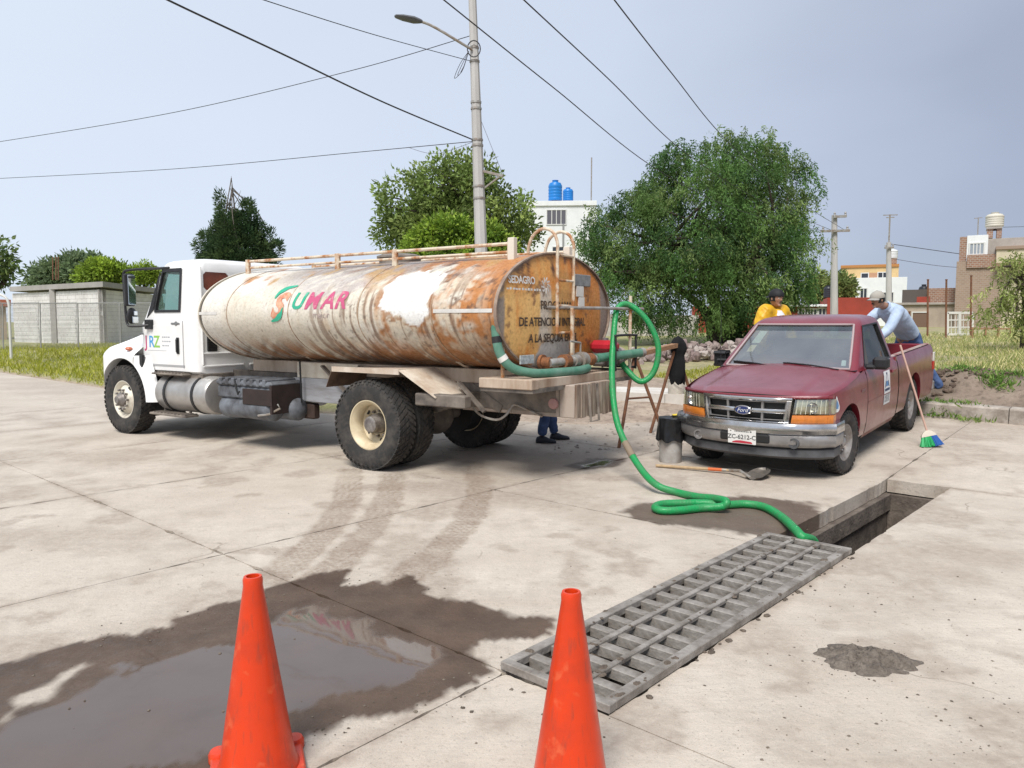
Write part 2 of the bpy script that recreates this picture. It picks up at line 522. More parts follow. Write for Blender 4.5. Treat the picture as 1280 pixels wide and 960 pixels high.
def concrete_material():
    m = bpy.data.materials.new('road_concrete'); m.use_nodes = True
    nt = m.node_tree; b = nt.nodes['Principled BSDF']; L = nt.links.new
    g = N(nt, 'ShaderNodeNewGeometry')
    def noise(sc, det=5, stretch=None, rotz=0):
        v = g.outputs['Position']
        if stretch:
            mp = N(nt, 'ShaderNodeMapping'); mp.inputs['Scale'].default_value = stretch; mp.inputs['Rotation'].default_value = (0, 0, rotz)
            L(v, mp.inputs['Vector']); v = mp.outputs['Vector']
        n = N(nt, 'ShaderNodeTexNoise'); n.inputs['Scale'].default_value = sc; n.inputs['Detail'].default_value = det; n.inputs['Roughness'].default_value = 0.65
        L(v, n.inputs['Vector']); return n.outputs['Fac']
    def rng_(v, a, b_, c=0.0, d=1.0):
        r = N(nt, 'ShaderNodeMapRange'); r.inputs[1].default_value = a; r.inputs[2].default_value = b_; r.inputs[3].default_value = c; r.inputs[4].default_value = d
        L(v, r.inputs[0]); return r.outputs[0]
    def mix(f, a, c, mode='MIX'):
        x = N(nt, 'ShaderNodeMix', data_type='RGBA', blend_type=mode)
        if isinstance(f, float): x.inputs[0].default_value = f
        else: L(f, x.inputs[0])
        for i, q in ((6, a), (7, c)):
            if isinstance(q, tuple): x.inputs[i].default_value = (*q, 1)
            else: L(q, x.inputs[i])
        return x.outputs[2]
    def A(n): return N(nt, 'ShaderNodeAttribute', attribute_name=n).outputs['Fac']
    def mul(a, c):
        x = N(nt, 'ShaderNodeMath', operation='MULTIPLY')
        for i, q in ((0, a), (1, c)):
            if isinstance(q, float): x.inputs[i].default_value = q
            else: L(q, x.inputs[i])
        return x.outputs[0]
    c = mix(rng_(noise(0.9, 6), .35, .65), (0.56, 0.498, 0.418), (0.445, 0.383, 0.312))
    c = mix(rng_(noise(7, 6), .42, .68, 0, .6), c, (0.42, 0.37, 0.31))
    ang = math.atan2(DS.y, DS.x)
    c = mix(rng_(noise(5, 4, (1, 14, 1), -ang), .48, .70, 0, .5), c, (0.40, 0.35, 0.295))
    c = mix(rng_(noise(2.6, 7), .54, .66, 0, .5), c, (0.38, 0.325, 0.265))
    c = mix(rng_(noise(1.1, 3, (1, 9, 1), -ang-1.2), .60, .70, 0, .35), c, (0.36, 0.31, 0.25))
    c = mix(rng_(noise(60, 3), .60, .70, 0, .75), c, (0.24, 0.205, 0.17))
    c = mix(rng_(noise(130, 2), .4, .7, 0, .30), c, (0.63, 0.575, 0.50))
    c = mix(rng_(noise(300, 2), .52, .66, 0, .45), c, (0.30, 0.255, 0.205))
    c = mix(rng_(noise(17, 6), .60, .68, 0, .55), c, (0.30, 0.25, 0.195))
    dn = N(nt, 'ShaderNodeTexNoise'); dn.inputs['Scale'].default_value = 2.2; dn.inputs['Detail'].default_value = 6; L(g.outputs['Position'], dn.inputs['Vector'])
    dv_ = N(nt, 'ShaderNodeVectorMath', operation='SCALE'); dv_.inputs['Scale'].default_value = .55; L(dn.outputs['Color'], dv_.inputs[0])
    da = N(nt, 'ShaderNodeVectorMath', operation='ADD'); L(g.outputs['Position'], da.inputs[0]); L(dv_.outputs[0], da.inputs[1])
    vo = N(nt, 'ShaderNodeTexVoronoi', feature='DISTANCE_TO_EDGE'); vo.inputs['Scale'].default_value = .42; L(da.outputs[0], vo.inputs['Vector'])
    c = mix(mul(rng_(vo.outputs['Distance'], .0012, .0045, 1.0, 0.0), rng_(noise(.7, 2), .57, .61, 0, .6)), c, (0.18, 0.14, 0.105))
    c = mix(rng_(noise(90, 2), .67, .72, 0, .55), c, (0.13, 0.105, 0.08))
    c = mix(mul(A('dirt'), rng_(noise(14, 5), .3, .7, .35, 1.0)), c, (0.27, 0.215, 0.17))
    c = mix(mul(A('mud'), rng_(noise(30, 4), .3, .65, .28, .80)), c, (0.185, 0.130, 0.090))
    wetc = mix(rng_(noise(3.5, 5), .35, .65), (0.048, 0.028, 0.018), (0.092, 0.058, 0.039))
    wetc = mix(rng_(noise(45, 3), .6, .7, 0, .6), wetc, (0.04, 0.033, 0.027))
    c = mix(mul(A('wet'), 0.93), c, wetc)
    c = mix(mul(A('water'), rng_(noise(2.2, 5), .35, .6, .45, .92)), c, (0.108, 0.083, 0.071))
    L(c, b.inputs['Base Color'])
    # roughness: dry .85, wet .35, standing water .04
    def fmix(f, a, c2):
        x = N(nt, 'ShaderNodeMix', data_type='FLOAT'); L(f, x.inputs[0])
        for i, q in ((2, a), (3, c2)):
            if isinstance(q, float): x.inputs[i].default_value = q
            else: L(q, x.inputs[i])
        return x.outputs[0]
    r = fmix(A('wet'), 0.86, rng_(noise(12, 4), .3, .7, .38, .72))
    r = fmix(A('water'), r, 0.035)
    L(r, b.inputs['Roughness'])
    sp_ = fmix(A('wet'), 0.5, 0.22); sp_ = fmix(A('water'), sp_, 0.5); L(sp_, b.inputs['Specular IOR Level'])
    bn = N(nt, 'ShaderNodeBump'); bn.inputs['Distance'].default_value = 0.012
    inv = N(nt, 'ShaderNodeMath', operation='SUBTRACT'); inv.inputs[0].default_value = 1.0; L(A('water'), inv.inputs[1])
    hsum = N(nt, 'ShaderNodeMath', operation='ADD'); L(noise(28, 6), hsum.inputs[0]); L(mul(A('mud'), 0.8), hsum.inputs[1])
    L(mul(inv.outputs[0], 0.55), bn.inputs['Strength']); L(hsum.outputs[0], bn.inputs['Height']); L(bn.outputs[0], b.inputs['Normal'])
    return m
CONC = concrete_material()
road = tag(empty('road'), 'pale concrete street of jointed slabs with wet and muddy patches', kind='structure')
S_LINES = [-5.0, -0.3, 2.55, 5.35, 8.25, 11.05, 14.0]
T_LEFT = [-2.34-2.73*k for k in range(0, 9)]+[-27.5, -32, -38, -46, -60, -85]
T_RIGHT = [1.0, 3.75, 6.5, 9.25, 12.0]
TR_S0, TR_S1, TR_T0, TR_T1 = 2.55, 8.42, -2.34, -1.762
def slab(s0, s1, t0, t1):
    GAP = 0.0035
    e0, e1 = road_edge(t0), road_edge(t1)
    if s0 >= max(e0, e1)-0.15: return
    x, y = xy((s0+s1)/2, (t0+t1)/2); dist = math.hypot(x, y)
    cell = 0.032 if dist < 6.5 else 0.045 if dist < 8.5 else (0.075 if dist < 12 else 0.3)
    nu = max(2, int((s1-s0)/cell)); nv = max(2, int((t1-t0)/cell))
    tt = np.linspace(t0+GAP, t1-GAP, nv+1); u = np.linspace(0, 1, nu+1)
    top = np.minimum(s1-GAP, np.interp(tt, S_T, S_S)); top = np.maximum(top, s0+GAP+0.1)
    tg = np.repeat(tt[:, None], nu+1, 1); sg = (s0+GAP)+(top[:, None]-s0-GAP)*u[None, :]
    X = sg*DS.x+tg*DT.x; Y = sg*DS.y+tg*DT.y
    Z = hs(sg)+(fbm(X*1.1, Y*1.1, 5)-0.5)*0.006
    # worn, chipped arris
    es = np.minimum(sg-s0, s1-sg); et = np.minimum(tg-t0, t1-tg); edge = np.minimum(es, et)
    if dist < 12:
        chip = np.clip(fbm(X*7, Y*7, 301)-.54, 0, 1)*.07*(edge < .012)
        X = X+(np.sign((s0+s1)/2-sg)*chip*(es < .012))*DS.x+(np.sign((t0+t1)/2-tg)*chip*(et < .012))*DT.x
        Y = Y+(np.sign((s0+s1)/2-sg)*chip*(es < .012))*DS.y+(np.sign((t0+t1)/2-tg)*chip*(et < .012))*DT.y
    V = np.stack([X, Y, Z], -1).reshape(-1, 3)
    idx = np.arange((nv+1)*(nu+1)).reshape(nv+1, nu+1)
    F = np.stack([idx[:-1, :-1], idx[1:, :-1], idx[1:, 1:], idx[:-1, 1:]], -1).reshape(-1, 4)
    F = F[:, ::-1]
    ring = np.concatenate([idx[0, :], idx[1:, -1], idx[-1, -2::-1], idx[-2:0:-1, 0]])
    low = V[ring].copy(); low[:, 2] -= 0.13
    base = len(V); n = len(ring); k = np.arange(n); k2 = (k+1) % n
    side = np.stack([ring[k], ring[k2], base+k2, base+k], -1)
    V = np.concatenate([V, low]); F = np.concatenate([F, side])
    me = npmesh('slab', V, F, CONC, smooth=False)
    if dist < 16:
        w, wa, mu, di, si = road_attrs(V[:, 0].astype(float), V[:, 1].astype(float))
    else:
        w = wa = mu = np.zeros(len(V)); di = sstep(.45, .7, fbm(V[:, 0]*0.5, V[:, 1]*0.5, 33))*0.5
    if dist < 16:
        sv = V[:, 0]*DS.x+V[:, 1]*DS.y; tv_ = V[:, 0]*DT.x+V[:, 1]*DT.y
        ed = np.minimum(np.minimum(np.abs(sv-s0), np.abs(s1-sv)), np.minimum(np.abs(tv_-t0), np.abs(t1-tv_)))
        nj = fbm(V[:, 0]*2.0, V[:, 1]*2.0, 401)
        di = np.maximum(di, sstep(.10, .0, ed+(fbm(V[:, 0]*8., V[:, 1]*8., 402)-.5)*.10)*sstep(.42, .60, nj)*.9)
    for nme, a in (('wet', w), ('water', wa), ('mud', mu), ('dirt', di)): fl(me, nme, a)
    link('slab', me, road)
for i in range(len(S_LINES)-1):
    s0, s1 = S_LINES[i], S_LINES[i+1]
    for a, b in zip(T_LEFT[1:], T_LEFT[:-1]):
        slab(s0, s1, a, b)
    if s0 >= TR_S0-0.01 and s1 <= 8.3:
        for a, b in zip([TR_T1]+T_RIGHT[:-1], T_RIGHT):
            if s0 < 5: slab(s0, 8.425, a, b)
    else:
        for a, b in zip([TR_T0]+T_RIGHT[:-1], T_RIGHT):
            slab(s0 if s0 != 8.25 else 8.428, s1, a, b)

# dark soil bed under the joints
mb = MB(); DIRTBED = mat('joint_soil', (0.10, 0.08, 0.062), 0.95, var=0.4, scale=20)
for (s0, s1, t0, t1) in ((-5, 12.3, -90, TR_T0-0.13), (-5, TR_S0-0.02, TR_T0-0.13, 12), (TR_S1+0.13, 11, TR_T0-0.13, 12), (TR_S0-0.02, TR_S1+0.13, TR_T1+0.13, 12)):
    ns = 24
    for k in range(ns):
        a = s0+(s1-s0)*k/ns; b = s0+(s1-s0)*(k+1)/ns
        mb.add([(*xy(a, t0), float(hs(a))-0.018), (*xy(b, t0), float(hs(b))-0.018), (*xy(b, t1), float(hs(b))-0.018), (*xy(a, t1), float(hs(a))-0.018)], [(0, 1, 2, 3)])
tag(mb.build('road_bed', DIRTBED, smooth=0, fix=False), kind='structure')

# trench
TRC = mat('trench_concrete', (0.20, 0.165, 0.135), 0.9, col2=(0.065, 0.05, 0.04), scale=4, bump=.5, bscale=30, vlo=.3, vhi=.7, world_co=True)
TRW = mat('trench_sludge', (0.022, 0.017, 0.013), 0.5, col2=(0.02, 0.017, 0.014), scale=6, world_co=True)
MST = Matrix(((DS.x, DT.x, 0, 0), (DS.y, DT.y, 0, 0), (0, 0, 1, 0), (0, 0, 0, 1)))     # (s,t,z) -> world
trench = tag(empty('drain_trench'), 'open concrete storm drain trench running across the street', kind='structure')
def tbox(name, s0, s1, t0, t1, z0, z1, m, parent, ch=0.006):
    return MB().box(s0, s1, t0, t1, z0, z1, ch, MST).build(name, m, parent)
tbox('trench_wall', TR_S0-0.15, TR_S1+0.12, TR_T0-0.12, TR_T0+0.02, -1.25, -0.135, TRC, trench)
tbox('trench_wall', TR_S0-0.15, TR_S1+0.12, TR_T1-0.02, TR_T1+0.12, -1.25, -0.135, TRC, trench)
tbox('ledge', TR_S0-0.1, TR_S1, TR_T0+0.02, TR_T0+0.055, -0.30, -0.13, TRC, trench)
tbox('ledge', TR_S0-0.1, TR_S1, TR_T1-0.05, TR_T1-0.02, -0.30, -0.13, TRC, trench)
tbox('end_wall', TR_S1-0.02, TR_S1+0.12, TR_T0+0.02, TR_T1-0.02, -1.25, -0.135, TRC, trench)
tbox('end_wall', TR_S0-0.15, TR_S0-0.02, TR_T0+0.02, TR_T1-0.02, -1.25, -0.135, TRC, trench)
mb = MB()
mb.grid(lambda u, v: tuple(MST @ Vector((TR_S0-.05+(TR_S1-TR_S0+.1)*u, TR_T0+(TR_T1-TR_T0)*v, -1.15+0.03*math.sin(u*37)*math.sin(v*5+u*9)))), 60, 8)
mb.build('trench_floor', TRW, trench)
# kerb of the opening: broken pale arris pieces along the left lip
mb = MB()

# steel grating laid over the near half of the trench
GR = mat('dusty_grating_steel', (0.33, 0.305, 0.275), 0.7, metal=0.2, col2=(0.15, 0.128, 0.108), scale=7, bump=.3, bscale=40, vlo=.38, vhi=.66)
gx, gy = xy(2.6, -2.065)
grate = tag(empty('drain_grate', (gx, gy, 0), math.atan2(DS.y, DS.x)), 'long rusty steel grating with square openings laid over the drain', 'grate')
GL, GW = 2.90, 0.285      # length along local X, half width
def gbar(name, x0, x1, y0, y1, z0, z1): return MB().box(x0, x1, y0, y1, z0, z1, 0.004).build(name, GR, grate)
for sy in (-1, 1):
    gbar('side_rail', 0, GL, sy*GW-0.028, sy*GW+0.028, 0.004, 0.046)
gbar('end_rail', -0.05, 0, -GW-0.028, GW+0.028, 0.004, 0.045)
gbar('end_rail', GL, GL+0.05, -GW-0.028, GW+0.028, 0.004, 0.045)
for yy in (-0.095, 0.095): gbar('long_bar', 0, GL, yy-0.016, yy+0.016, 0.020, 0.045)
ncb = 17; cb = None
for k in range(ncb):
    if cb is None:
        cb = MB().box(-0.030, 0.030, -GW+0.027, GW-0.027, -0.020, 0.034, 0.003).build('cross_bar', GR, grate)
        o = cb
    else:
        o = cb.copy(); COL.objects.link(o)
    o.location = (GL*(k+0.75)/(ncb+0.5), 0, random.uniform(-.002, .002)); o.rotation_euler = (0, 0, random.uniform(-.008, .008))

LMP = mat('caked_mud', (0.14, 0.11, 0.085), .95, var=.4, scale=30, bump=.5, bscale=60)
mb = MB()
for _ in range(150):
    x_ = random.uniform(0, GL); y_ = random.choice([-GW-.05, GW+.05, -GW, GW, -.095, .095])+random.gauss(0, .014); r_ = random.choice([.006, .008, .012, .017])
    z_ = .004 if abs(y_) > GW+.028 else .045 if abs(abs(y_)-GW) < .028 else .044 if abs(abs(y_)-.095) < .018 else .034
    o_ = len(mb.v); mb.sphere((x_, y_, z_), (r_*random.uniform(.8, 1.8), r_, r_*.45), 7, 4); mb.v[o_:] = [tuple(Vector(v)+Vector((random.gauss(0, r_*.12), random.gauss(0, r_*.12), 0))) for v in mb.v[o_:]]
o_ = mb.build('mud_lumps', LMP, grate, 0, fix=False); o_['kind'] = 'stuff'
# terrain beyond the road
def terrain_add(s, t, x, y):
    """what stands above the general rise: verge, kerb, dirt heaps"""
    d = s-np.interp(t, S_T, S_S)
    left = sstep(-9, -12, t); right = sstep(-3.6, -3.0, t)
    z = left*(0.10*sstep(0, .3, d)+0.10*sstep(0.3, 4, d)) + right*(0.17*sstep(0.0, .12, d)+0.22*sstep(0.2, 1.6, d))
    rough = fbm(x*1.3, y*1.3, 61)-0.5
    z = z+(1-left)*sstep(.2, 1.5, d)*(rough*0.10+(fbm(x*4.5, y*4.5, 63)-.5)*0.05)
    heap = right*np.exp(-((s-13.6)/.9)**2)*sstep(.2, .8, d)*(0.10+0.35*np.clip(fbm(x*2.4, y*2.4, 71)-.42, 0, 1))
    mid = (1-left)*(1-right)
    z = z+heap+mid*sstep(.0, 2.5, d)*0.10
    return z
def ground_z(x, y):
    s, t = st(x, y)
    d = s-np.interp(t, S_T, S_S)
    if d <= 0: return float(hs(s))
    a = lambda v: np.array([float(v)])
    return float((hs(a(s))+terrain_add(a(s), a(t), a(x), a(y)))[0])
def ground_zv(x, y):
    s = x*DS.x+y*DS.y; t = x*DT.x+y*DT.y
    d = s-np.interp(t, S_T, S_S)
    return np.where(d <= 0, hs(s), hs(s)+terrain_add(s, t, x, y))
def terrain_grass(s, t, x, y):
    d = s-np.interp(t, S_T, S_S)
    left = sstep(-9.5, -12, t); right = sstep(-4.2, -3.2, t)
    n = fbm(x*.9, y*.9, 81); n2 = fbm(x*3, y*3, 83)
    g_left = left*sstep(0, .25, d)
    g_mid = sstep(13.9, 15.2, s+(n2-.5)*2)*(0.55+0.45*sstep(.35, .6, n))
    g_right = sstep(14.0, 15.6, s+(n2-.5)*2.6)*(0.35+0.65*sstep(.35, .62, n))
    g = np.maximum(g_left, (1-left)*((1-right)*g_mid+right*g_right))
    return g
def terrain_material():
    m = bpy.data.materials.new('terrain_soil_and_turf'); m.use_nodes = True
    nt = m.node_tree; b = nt.nodes['Principled BSDF']; L = nt.links.new
    g = N(nt, 'ShaderNodeNewGeometry')
    def noise(sc, det=5):
        n = N(nt, 'ShaderNodeTexNoise'); n.inputs['Scale'].default_value = sc; n.inputs['Detail'].default_value = det; n.inputs['Roughness'].default_value = 0.65
        L(g.outputs['Position'], n.inputs['Vector']); return n.outputs['Fac']
    def mr(v, a, c):
        r = N(nt, 'ShaderNodeMapRange'); r.inputs[1].default_value = a; r.inputs[2].default_value = c; L(v, r.inputs[0]); return r.outputs[0]
    def mix(f, a, c):
        x = N(nt, 'ShaderNodeMix', data_type='RGBA'); L(f, x.inputs[0])
        for i, q in ((6, a), (7, c)):
            if isinstance(q, tuple): x.inputs[i].default_value = (*q, 1)
            else: L(q, x.inputs[i])
        return x.outputs[2]
    dirt = mix(mr(noise(2.2), .35, .65), (0.42, 0.34, 0.265), (0.26, 0.20, 0.155))
    dirt = mix(mr(noise(11), .5, .7), dirt, (0.17, 0.13, 0.10))
    at_h = N(nt, 'ShaderNodeAttribute', attribute_name='dark').outputs['Fac']
    dirt = mix(at_h, dirt, (0.105, 0.077, 0.057))
    turf = mix(mr(noise(1.5), .35, .65), (0.22, 0.24, 0.075), (0.36, 0.32, 0.16))
    turf = mix(mr(noise(9), .5, .75), turf, (0.11, 0.13, 0.04))
    c = mix(N(nt, 'ShaderNodeAttribute', attribute_name='grass').outputs['Fac'], dirt, turf)
    L(c, b.inputs['Base Color']); b.inputs['Roughness'].default_value = 0.95
    bn = N(nt, 'ShaderNodeBump'); bn.inputs['Distance'].default_value = 0.06; bn.inputs['Strength'].default_value = 0.7
    L(noise(9, 6), bn.inputs['Height']); L(bn.outputs[0], b.inputs['Normal'])
    return m
TERR = terrain_material()
tv = np.concatenate([np.linspace(-600, -60, 12)[:-1], np.linspace(-60, -26, 40)[:-1], np.linspace(-26, 16, 260)[:-1], np.linspace(16, 60, 40)[:-1], np.linspace(60, 600, 12)])
dv = np.concatenate([[0.0, 0.02, 0.06], np.linspace(0.12, 14, 100), np.linspace(14.6, 50, 50), np.linspace(55, 900, 22)])
tg, dg_ = np.meshgrid(tv, dv, indexing='ij')
sg = np.interp(tg, S_T, S_S)+dg_
X = sg*DS.x+tg*DT.x; Y = sg*DS.y+tg*DT.y
Z = hs(sg)+terrain_add(sg, tg, X, Y)
Z[:, 0] -= 0.25
V = np.stack([X, Y, Z], -1).reshape(-1, 3)
idx = np.arange(len(tv)*len(dv)).reshape(len(tv), len(dv))
F = np.stack([idx[:-1, :-1], idx[:-1, 1:], idx[1:, 1:], idx[1:, :-1]], -1).reshape(-1, 4)[:, ::-1]
me = npmesh('terrain', V, F, TERR)
fl(me, 'grass', terrain_grass(sg, tg, X, Y).ravel())
darkv = (sstep(12.2, 12.6, sg)*sstep(16.0, 14.2, sg)*sstep(-3.6, -2.9, tg)*(.45+.55*sstep(.36, .54, fbm(X*1.7, Y*1.7, 90)))).ravel()
fl(me, 'dark', darkv)
tag(link('terrain', me), kind='structure')
# the ground behind the camera and far to the sides
mb = MB()
mb.add([(*xy(-5.0, -600), -0.02), (*xy(-5.0, 600), -0.02), (*xy(-300, 600), -0.02), (*xy(-300, -600), -0.02)], [(0, 1, 2, 3)])
mb.add([(*xy(-5.0, 12.02), -0.02), (*xy(11.3, 12.02), -0.02), (*xy(11.3, 600), -0.02), (*xy(-5, 600), -0.02)], [(0, 1, 2, 3)])
mb.add([(*xy(-5.0, -85.02), -0.02), (*xy(7.05, -85.02), -0.02), (*xy(7.05, -600), -0.02), (*xy(-5, -600), -0.02)], [(0, 1, 2, 3)])
tag(mb.build('ground', mat('far_ground', (0.36, 0.31, 0.25), .95, var=.3, scale=.5, world_co=True), smooth=0), kind='structure')

# concrete kerb on the right behind the pickup, in cast lengths
KERB = mat('kerb_concrete', (0.42, 0.375, 0.325), .9, col2=(0.20, 0.165, 0.135), scale=5, bump=.4, bscale=25, vlo=.35, vhi=.7, world_co=True)
kerb = tag(empty('kerb'), 'low concrete kerb beyond the pickup with soil piled behind it', kind='structure')
kt = [-3.05, -1.9, -0.5, 0.9, 2.6, 4.4, 6.4, 8.6, 11]
for a, b in zip(kt[:-1], kt[1:]):
    a2, b2 = a+.006, b-.006
    sa, sb = road_edge(a2), road_edge(b2)
    za, zb = float(hs(sa)), float(hs(sb))
    mb = MB()
    prof = [(-0.02, -.1), (-0.005, 0.19), (0.02, 0.215), (0.20, 0.225), (0.22, 0.20), (0.22, -.1)]
    rings = []
    for (s_, t_, z_) in ((sa, a2, za), (sb, b2, zb)):
        rings.append([(*xy(s_+p, t_), z_+q) for p, q in prof])
    mb.loft(rings); mb.build('kerb_stone', KERB, kerb, smooth=20)
# pavement strip on the far side of the dirt patch
PAVE = mat('pavement_concrete', (0.62, 0.59, 0.54), .9, col2=(0.50, 0.46, 0.41), scale=3, world_co=True)
pave = tag(empty('pavement'), 'pale concrete footpath strip beyond the dirt patch', kind='structure')
def pave_strip(A, B, w, n, pm=pave):
    A = Vector((A[0], A[1])); B = Vector((B[0], B[1])); d = (B-A)/n; nn = Vector((-d.y, d.x)).normalized()*w
    for k in range(n):
        p = [A+d*(k+.004), A+d*(k+.996)]; p += [p[1]+nn, p[0]+nn]
        zs = [ground_z(*q)+0.02 for q in p]
        zz = max(zs)
        mb = MB(); V_ = [(q.x, q.y, zz+.05) for q in p]+[(q.x, q.y, zz-.3) for q in p]
        mb.add(V_, [(0, 1, 2, 3), (7, 6, 5, 4), (0, 4, 5, 1), (1, 5, 6, 2), (2, 6, 7, 3), (3, 7, 4, 0)])
        mb.build('paving_slab', PAVE, pm, smooth=0)
pa = ongnd(758, 498, .12); pb = ongnd(905, 505, .12)
pave_strip((pa.x-6, pa.y+3.6), (pb.x, pb.y), 1.15, 9)

# small heap of wet silt, crumbs and pebbles
SILT = mat('wet_silt', (0.19, 0.16, 0.13), .85, col2=(0.10, 0.082, 0.066), scale=30, bump=1.0, bscale=70)
c = gnd(1082, 826)
mb = MB()
def heap_fn(u, v):
    a = u*2*math.pi; r = v
    rx = ry2 = 1+.10*math.sin(3*a+1)+.06*math.sin(7*a)+.05*math.sin(13*a); rx, ry = 0.24*rx, 0.17*ry2
    x = math.cos(a)*r*rx; y = math.sin(a)*r*ry
    h = (1-r**1.3)*0.040+(float(fbm(np.array([x*26+3.]), np.array([y*26]), 5, 5)[0])-.40)*0.085*(1-r**3)
    return (x, y, max(0, h)+0.006*(1-r)-0.002)
mb.grid(heap_fn, 64, 16, closeu=True)
hp = mb.build('silt_heap', SILT, None, loc=(c.x, c.y, 0)); hp.rotation_euler = (0, 0, R(-12))
tag(hp, 'flat dark heap of wet silt on the concrete at right', 'silt heap')
CR = mat('mud_crumbs', (0.19, 0.155, 0.12), .95, var=.6, scale=3, world_co=True)
def crumbs(name, spots, label):
    mb = MB()
    for (x, y, r) in spots:
        z = hz(x, y)
        k = random.randint(4, 6); a0 = random.random()*6
        base = [(x+math.cos(a0+6.283*i/k)*r*random.uniform(.6, 1.3), y+math.sin(a0+6.283*i/k)*r*random.uniform(.6, 1.3), z+.001) for i in range(k)]
        topv = [(x+(p[0]-x)*.5, y+(p[1]-y)*.5, z+r*random.uniform(.35, .7)) for p in base]
        mb.add(base+topv, [(i, (i+1) % k, k+(i+1) % k, k+i) for i in range(k)]+[tuple(range(k, 2*k))])
    tag(mb.build(name, CR, smooth=0), label, kind='stuff')
sp = []
for _ in range(170):     # right-hand slabs
    px, py = random.uniform(880, 1280), random.uniform(690, 955)
    p = gnd(px, py); sp.append((p.x, p.y, random.choice([.003, .003, .004, .005, .008])))
for _ in range(190):
    p = gnd(random.gauss(1085, 34), random.gauss(828, 9)); sp.append((p.x, p.y, random.uniform(.003, .009)))
for _ in range(170):     # rim of the puddle
    px, py = random.choice([(random.uniform(100, 600), 0), (random.uniform(380, 640), 1)])
    py = 940-(px-300)*0.32+random.gauss(0, 12) if py else 835-(px)*.22+random.gauss(0, 14)
    p = gnd(px, py); sp.append((p.x, p.y, random.choice([.003, .004, .007])))
for _ in range(120):
    p = gnd(random.uniform(0, 1280), random.uniform(600, 950)); sp.append((p.x, p.y, random.choice([.003, .004, .007])))
for (px, py) in ((275, 817), (198, 790), (215, 786), (640, 862), (655, 866), (590, 890), (578, 885), (520, 890)):
    p = gnd(px, py); sp.append((p.x, p.y, .011))
crumbs('mud_crumbs', sp, 'scattered crumbs of dried mud on the concrete slabs')
sp = []
for _ in range(260):
    p = ongnd(random.uniform(690, 860), random.uniform(492, 562), .06)
    sp.append((p.x, p.y, random.choice([.008, .008, .012, .012, .02, .03])))
CRS = CR
mb = MB()
CR = mat('dirt_stones', (0.40, 0.35, 0.30), .95, var=.5, scale=12, world_co=True)
crumbs('loose_stones', [(x, y, r) for x, y, r in sp], 'small loose stones lying in the dirt behind the tanker')

# ================================================================== TANKER TRUCK
# local frame: X forward from the rear axle, Y to the driver's side (towards the camera), Z up
TK_O = Vector((-0.951, 9.345, 0)); TK_YAW = R(146.115)
TKM = Matrix.Translation(TK_O) @ Matrix.Rotation(TK_YAW, 4, 'Z')
tk = tag(empty('tanker_truck', M=TKM), 'white tanker truck with a long rusty cream water tank parked across the street', 'truck')
WHITE = mat('cab_white_paint', (0.80, 0.80, 0.79), .32, coat=.4, col2=(0.70, 0.69, 0.66), scale=2.2, vlo=.45, vhi=.8)
BLKP = mat('black_plastic', (0.022, 0.022, 0.024), .5, var=.4, scale=8)
RUB = mat('tyre_rubber', (0.030, 0.029, 0.028), .88, col2=(0.085, 0.074, 0.063), scale=7, bump=.3, bscale=30, vlo=.45, vhi=.75)
CREAMRIM = mat('cream_wheel_paint', (0.62, 0.53, 0.36), .5, col2=(0.40, 0.31, 0.19), scale=5, vlo=.45, vhi=.75)
IVORYRIM = mat('ivory_wheel_paint', (0.68, 0.64, 0.54), .5, col2=(0.42, 0.37, 0.30), scale=6, vlo=.45, vhi=.75)
HUBM = mat('hub_steel', (0.30, 0.28, 0.26), .55, metal=.5, col2=(0.13, 0.11, 0.10), scale=12)
FRAME = mat('chassis_dusty', (0.085, 0.073, 0.064), .85, col2=(0.24, 0.205, 0.17), scale=4, vlo=.35, vhi=.65)
TAN = mat('tan_weathered_steel', (0.52, 0.43, 0.34), .8, col2=(0.27, 0.18, 0.12), scale=3.5, stretch=(1, 1, .35), bump=.2, bscale=20, vlo=.4, vhi=.7)
TAILM = mat('dirty_tail_boards', (0.40, 0.32, 0.25), .85, col2=(0.13, 0.08, 0.055), scale=3.0, stretch=(7, 7, .7), bump=.3, bscale=20, vlo=.40, vhi=.66)
RUSTC = mat('rusty_cream_paint', (0.62, 0.54, 0.42), .65, col2=(0.36, 0.15, 0.05), scale=6, vlo=.45, vhi=.6)
RUSTY = mat('rust', (0.30, 0.12, 0.045), .85, col2=(0.12, 0.055, 0.03), scale=9, bump=.4, bscale=40)
GALV = mat('galvanised_pipe', (0.42, 0.42, 0.40), .5, metal=.5, col2=(0.28, 0.22, 0.17), scale=9)
ALU = mat('fuel_tank_aluminium', (0.50, 0.49, 0.47), .42, metal=.65, col2=(0.34, 0.32, 0.30), scale=3)
DARK = mat('dark_interior', (0.03, 0.03, 0.03), .8)
GLS = glass('truck_glass', (0.72, 0.84, 0.80), .06)
MIRR = mat('mirror_glass', (0.75, 0.8, 0.82), .03, metal=1.0)
def P(name, m, mb, parent=None, smooth=35): return mb.build(name, m, parent if parent is not None else tk, smooth)

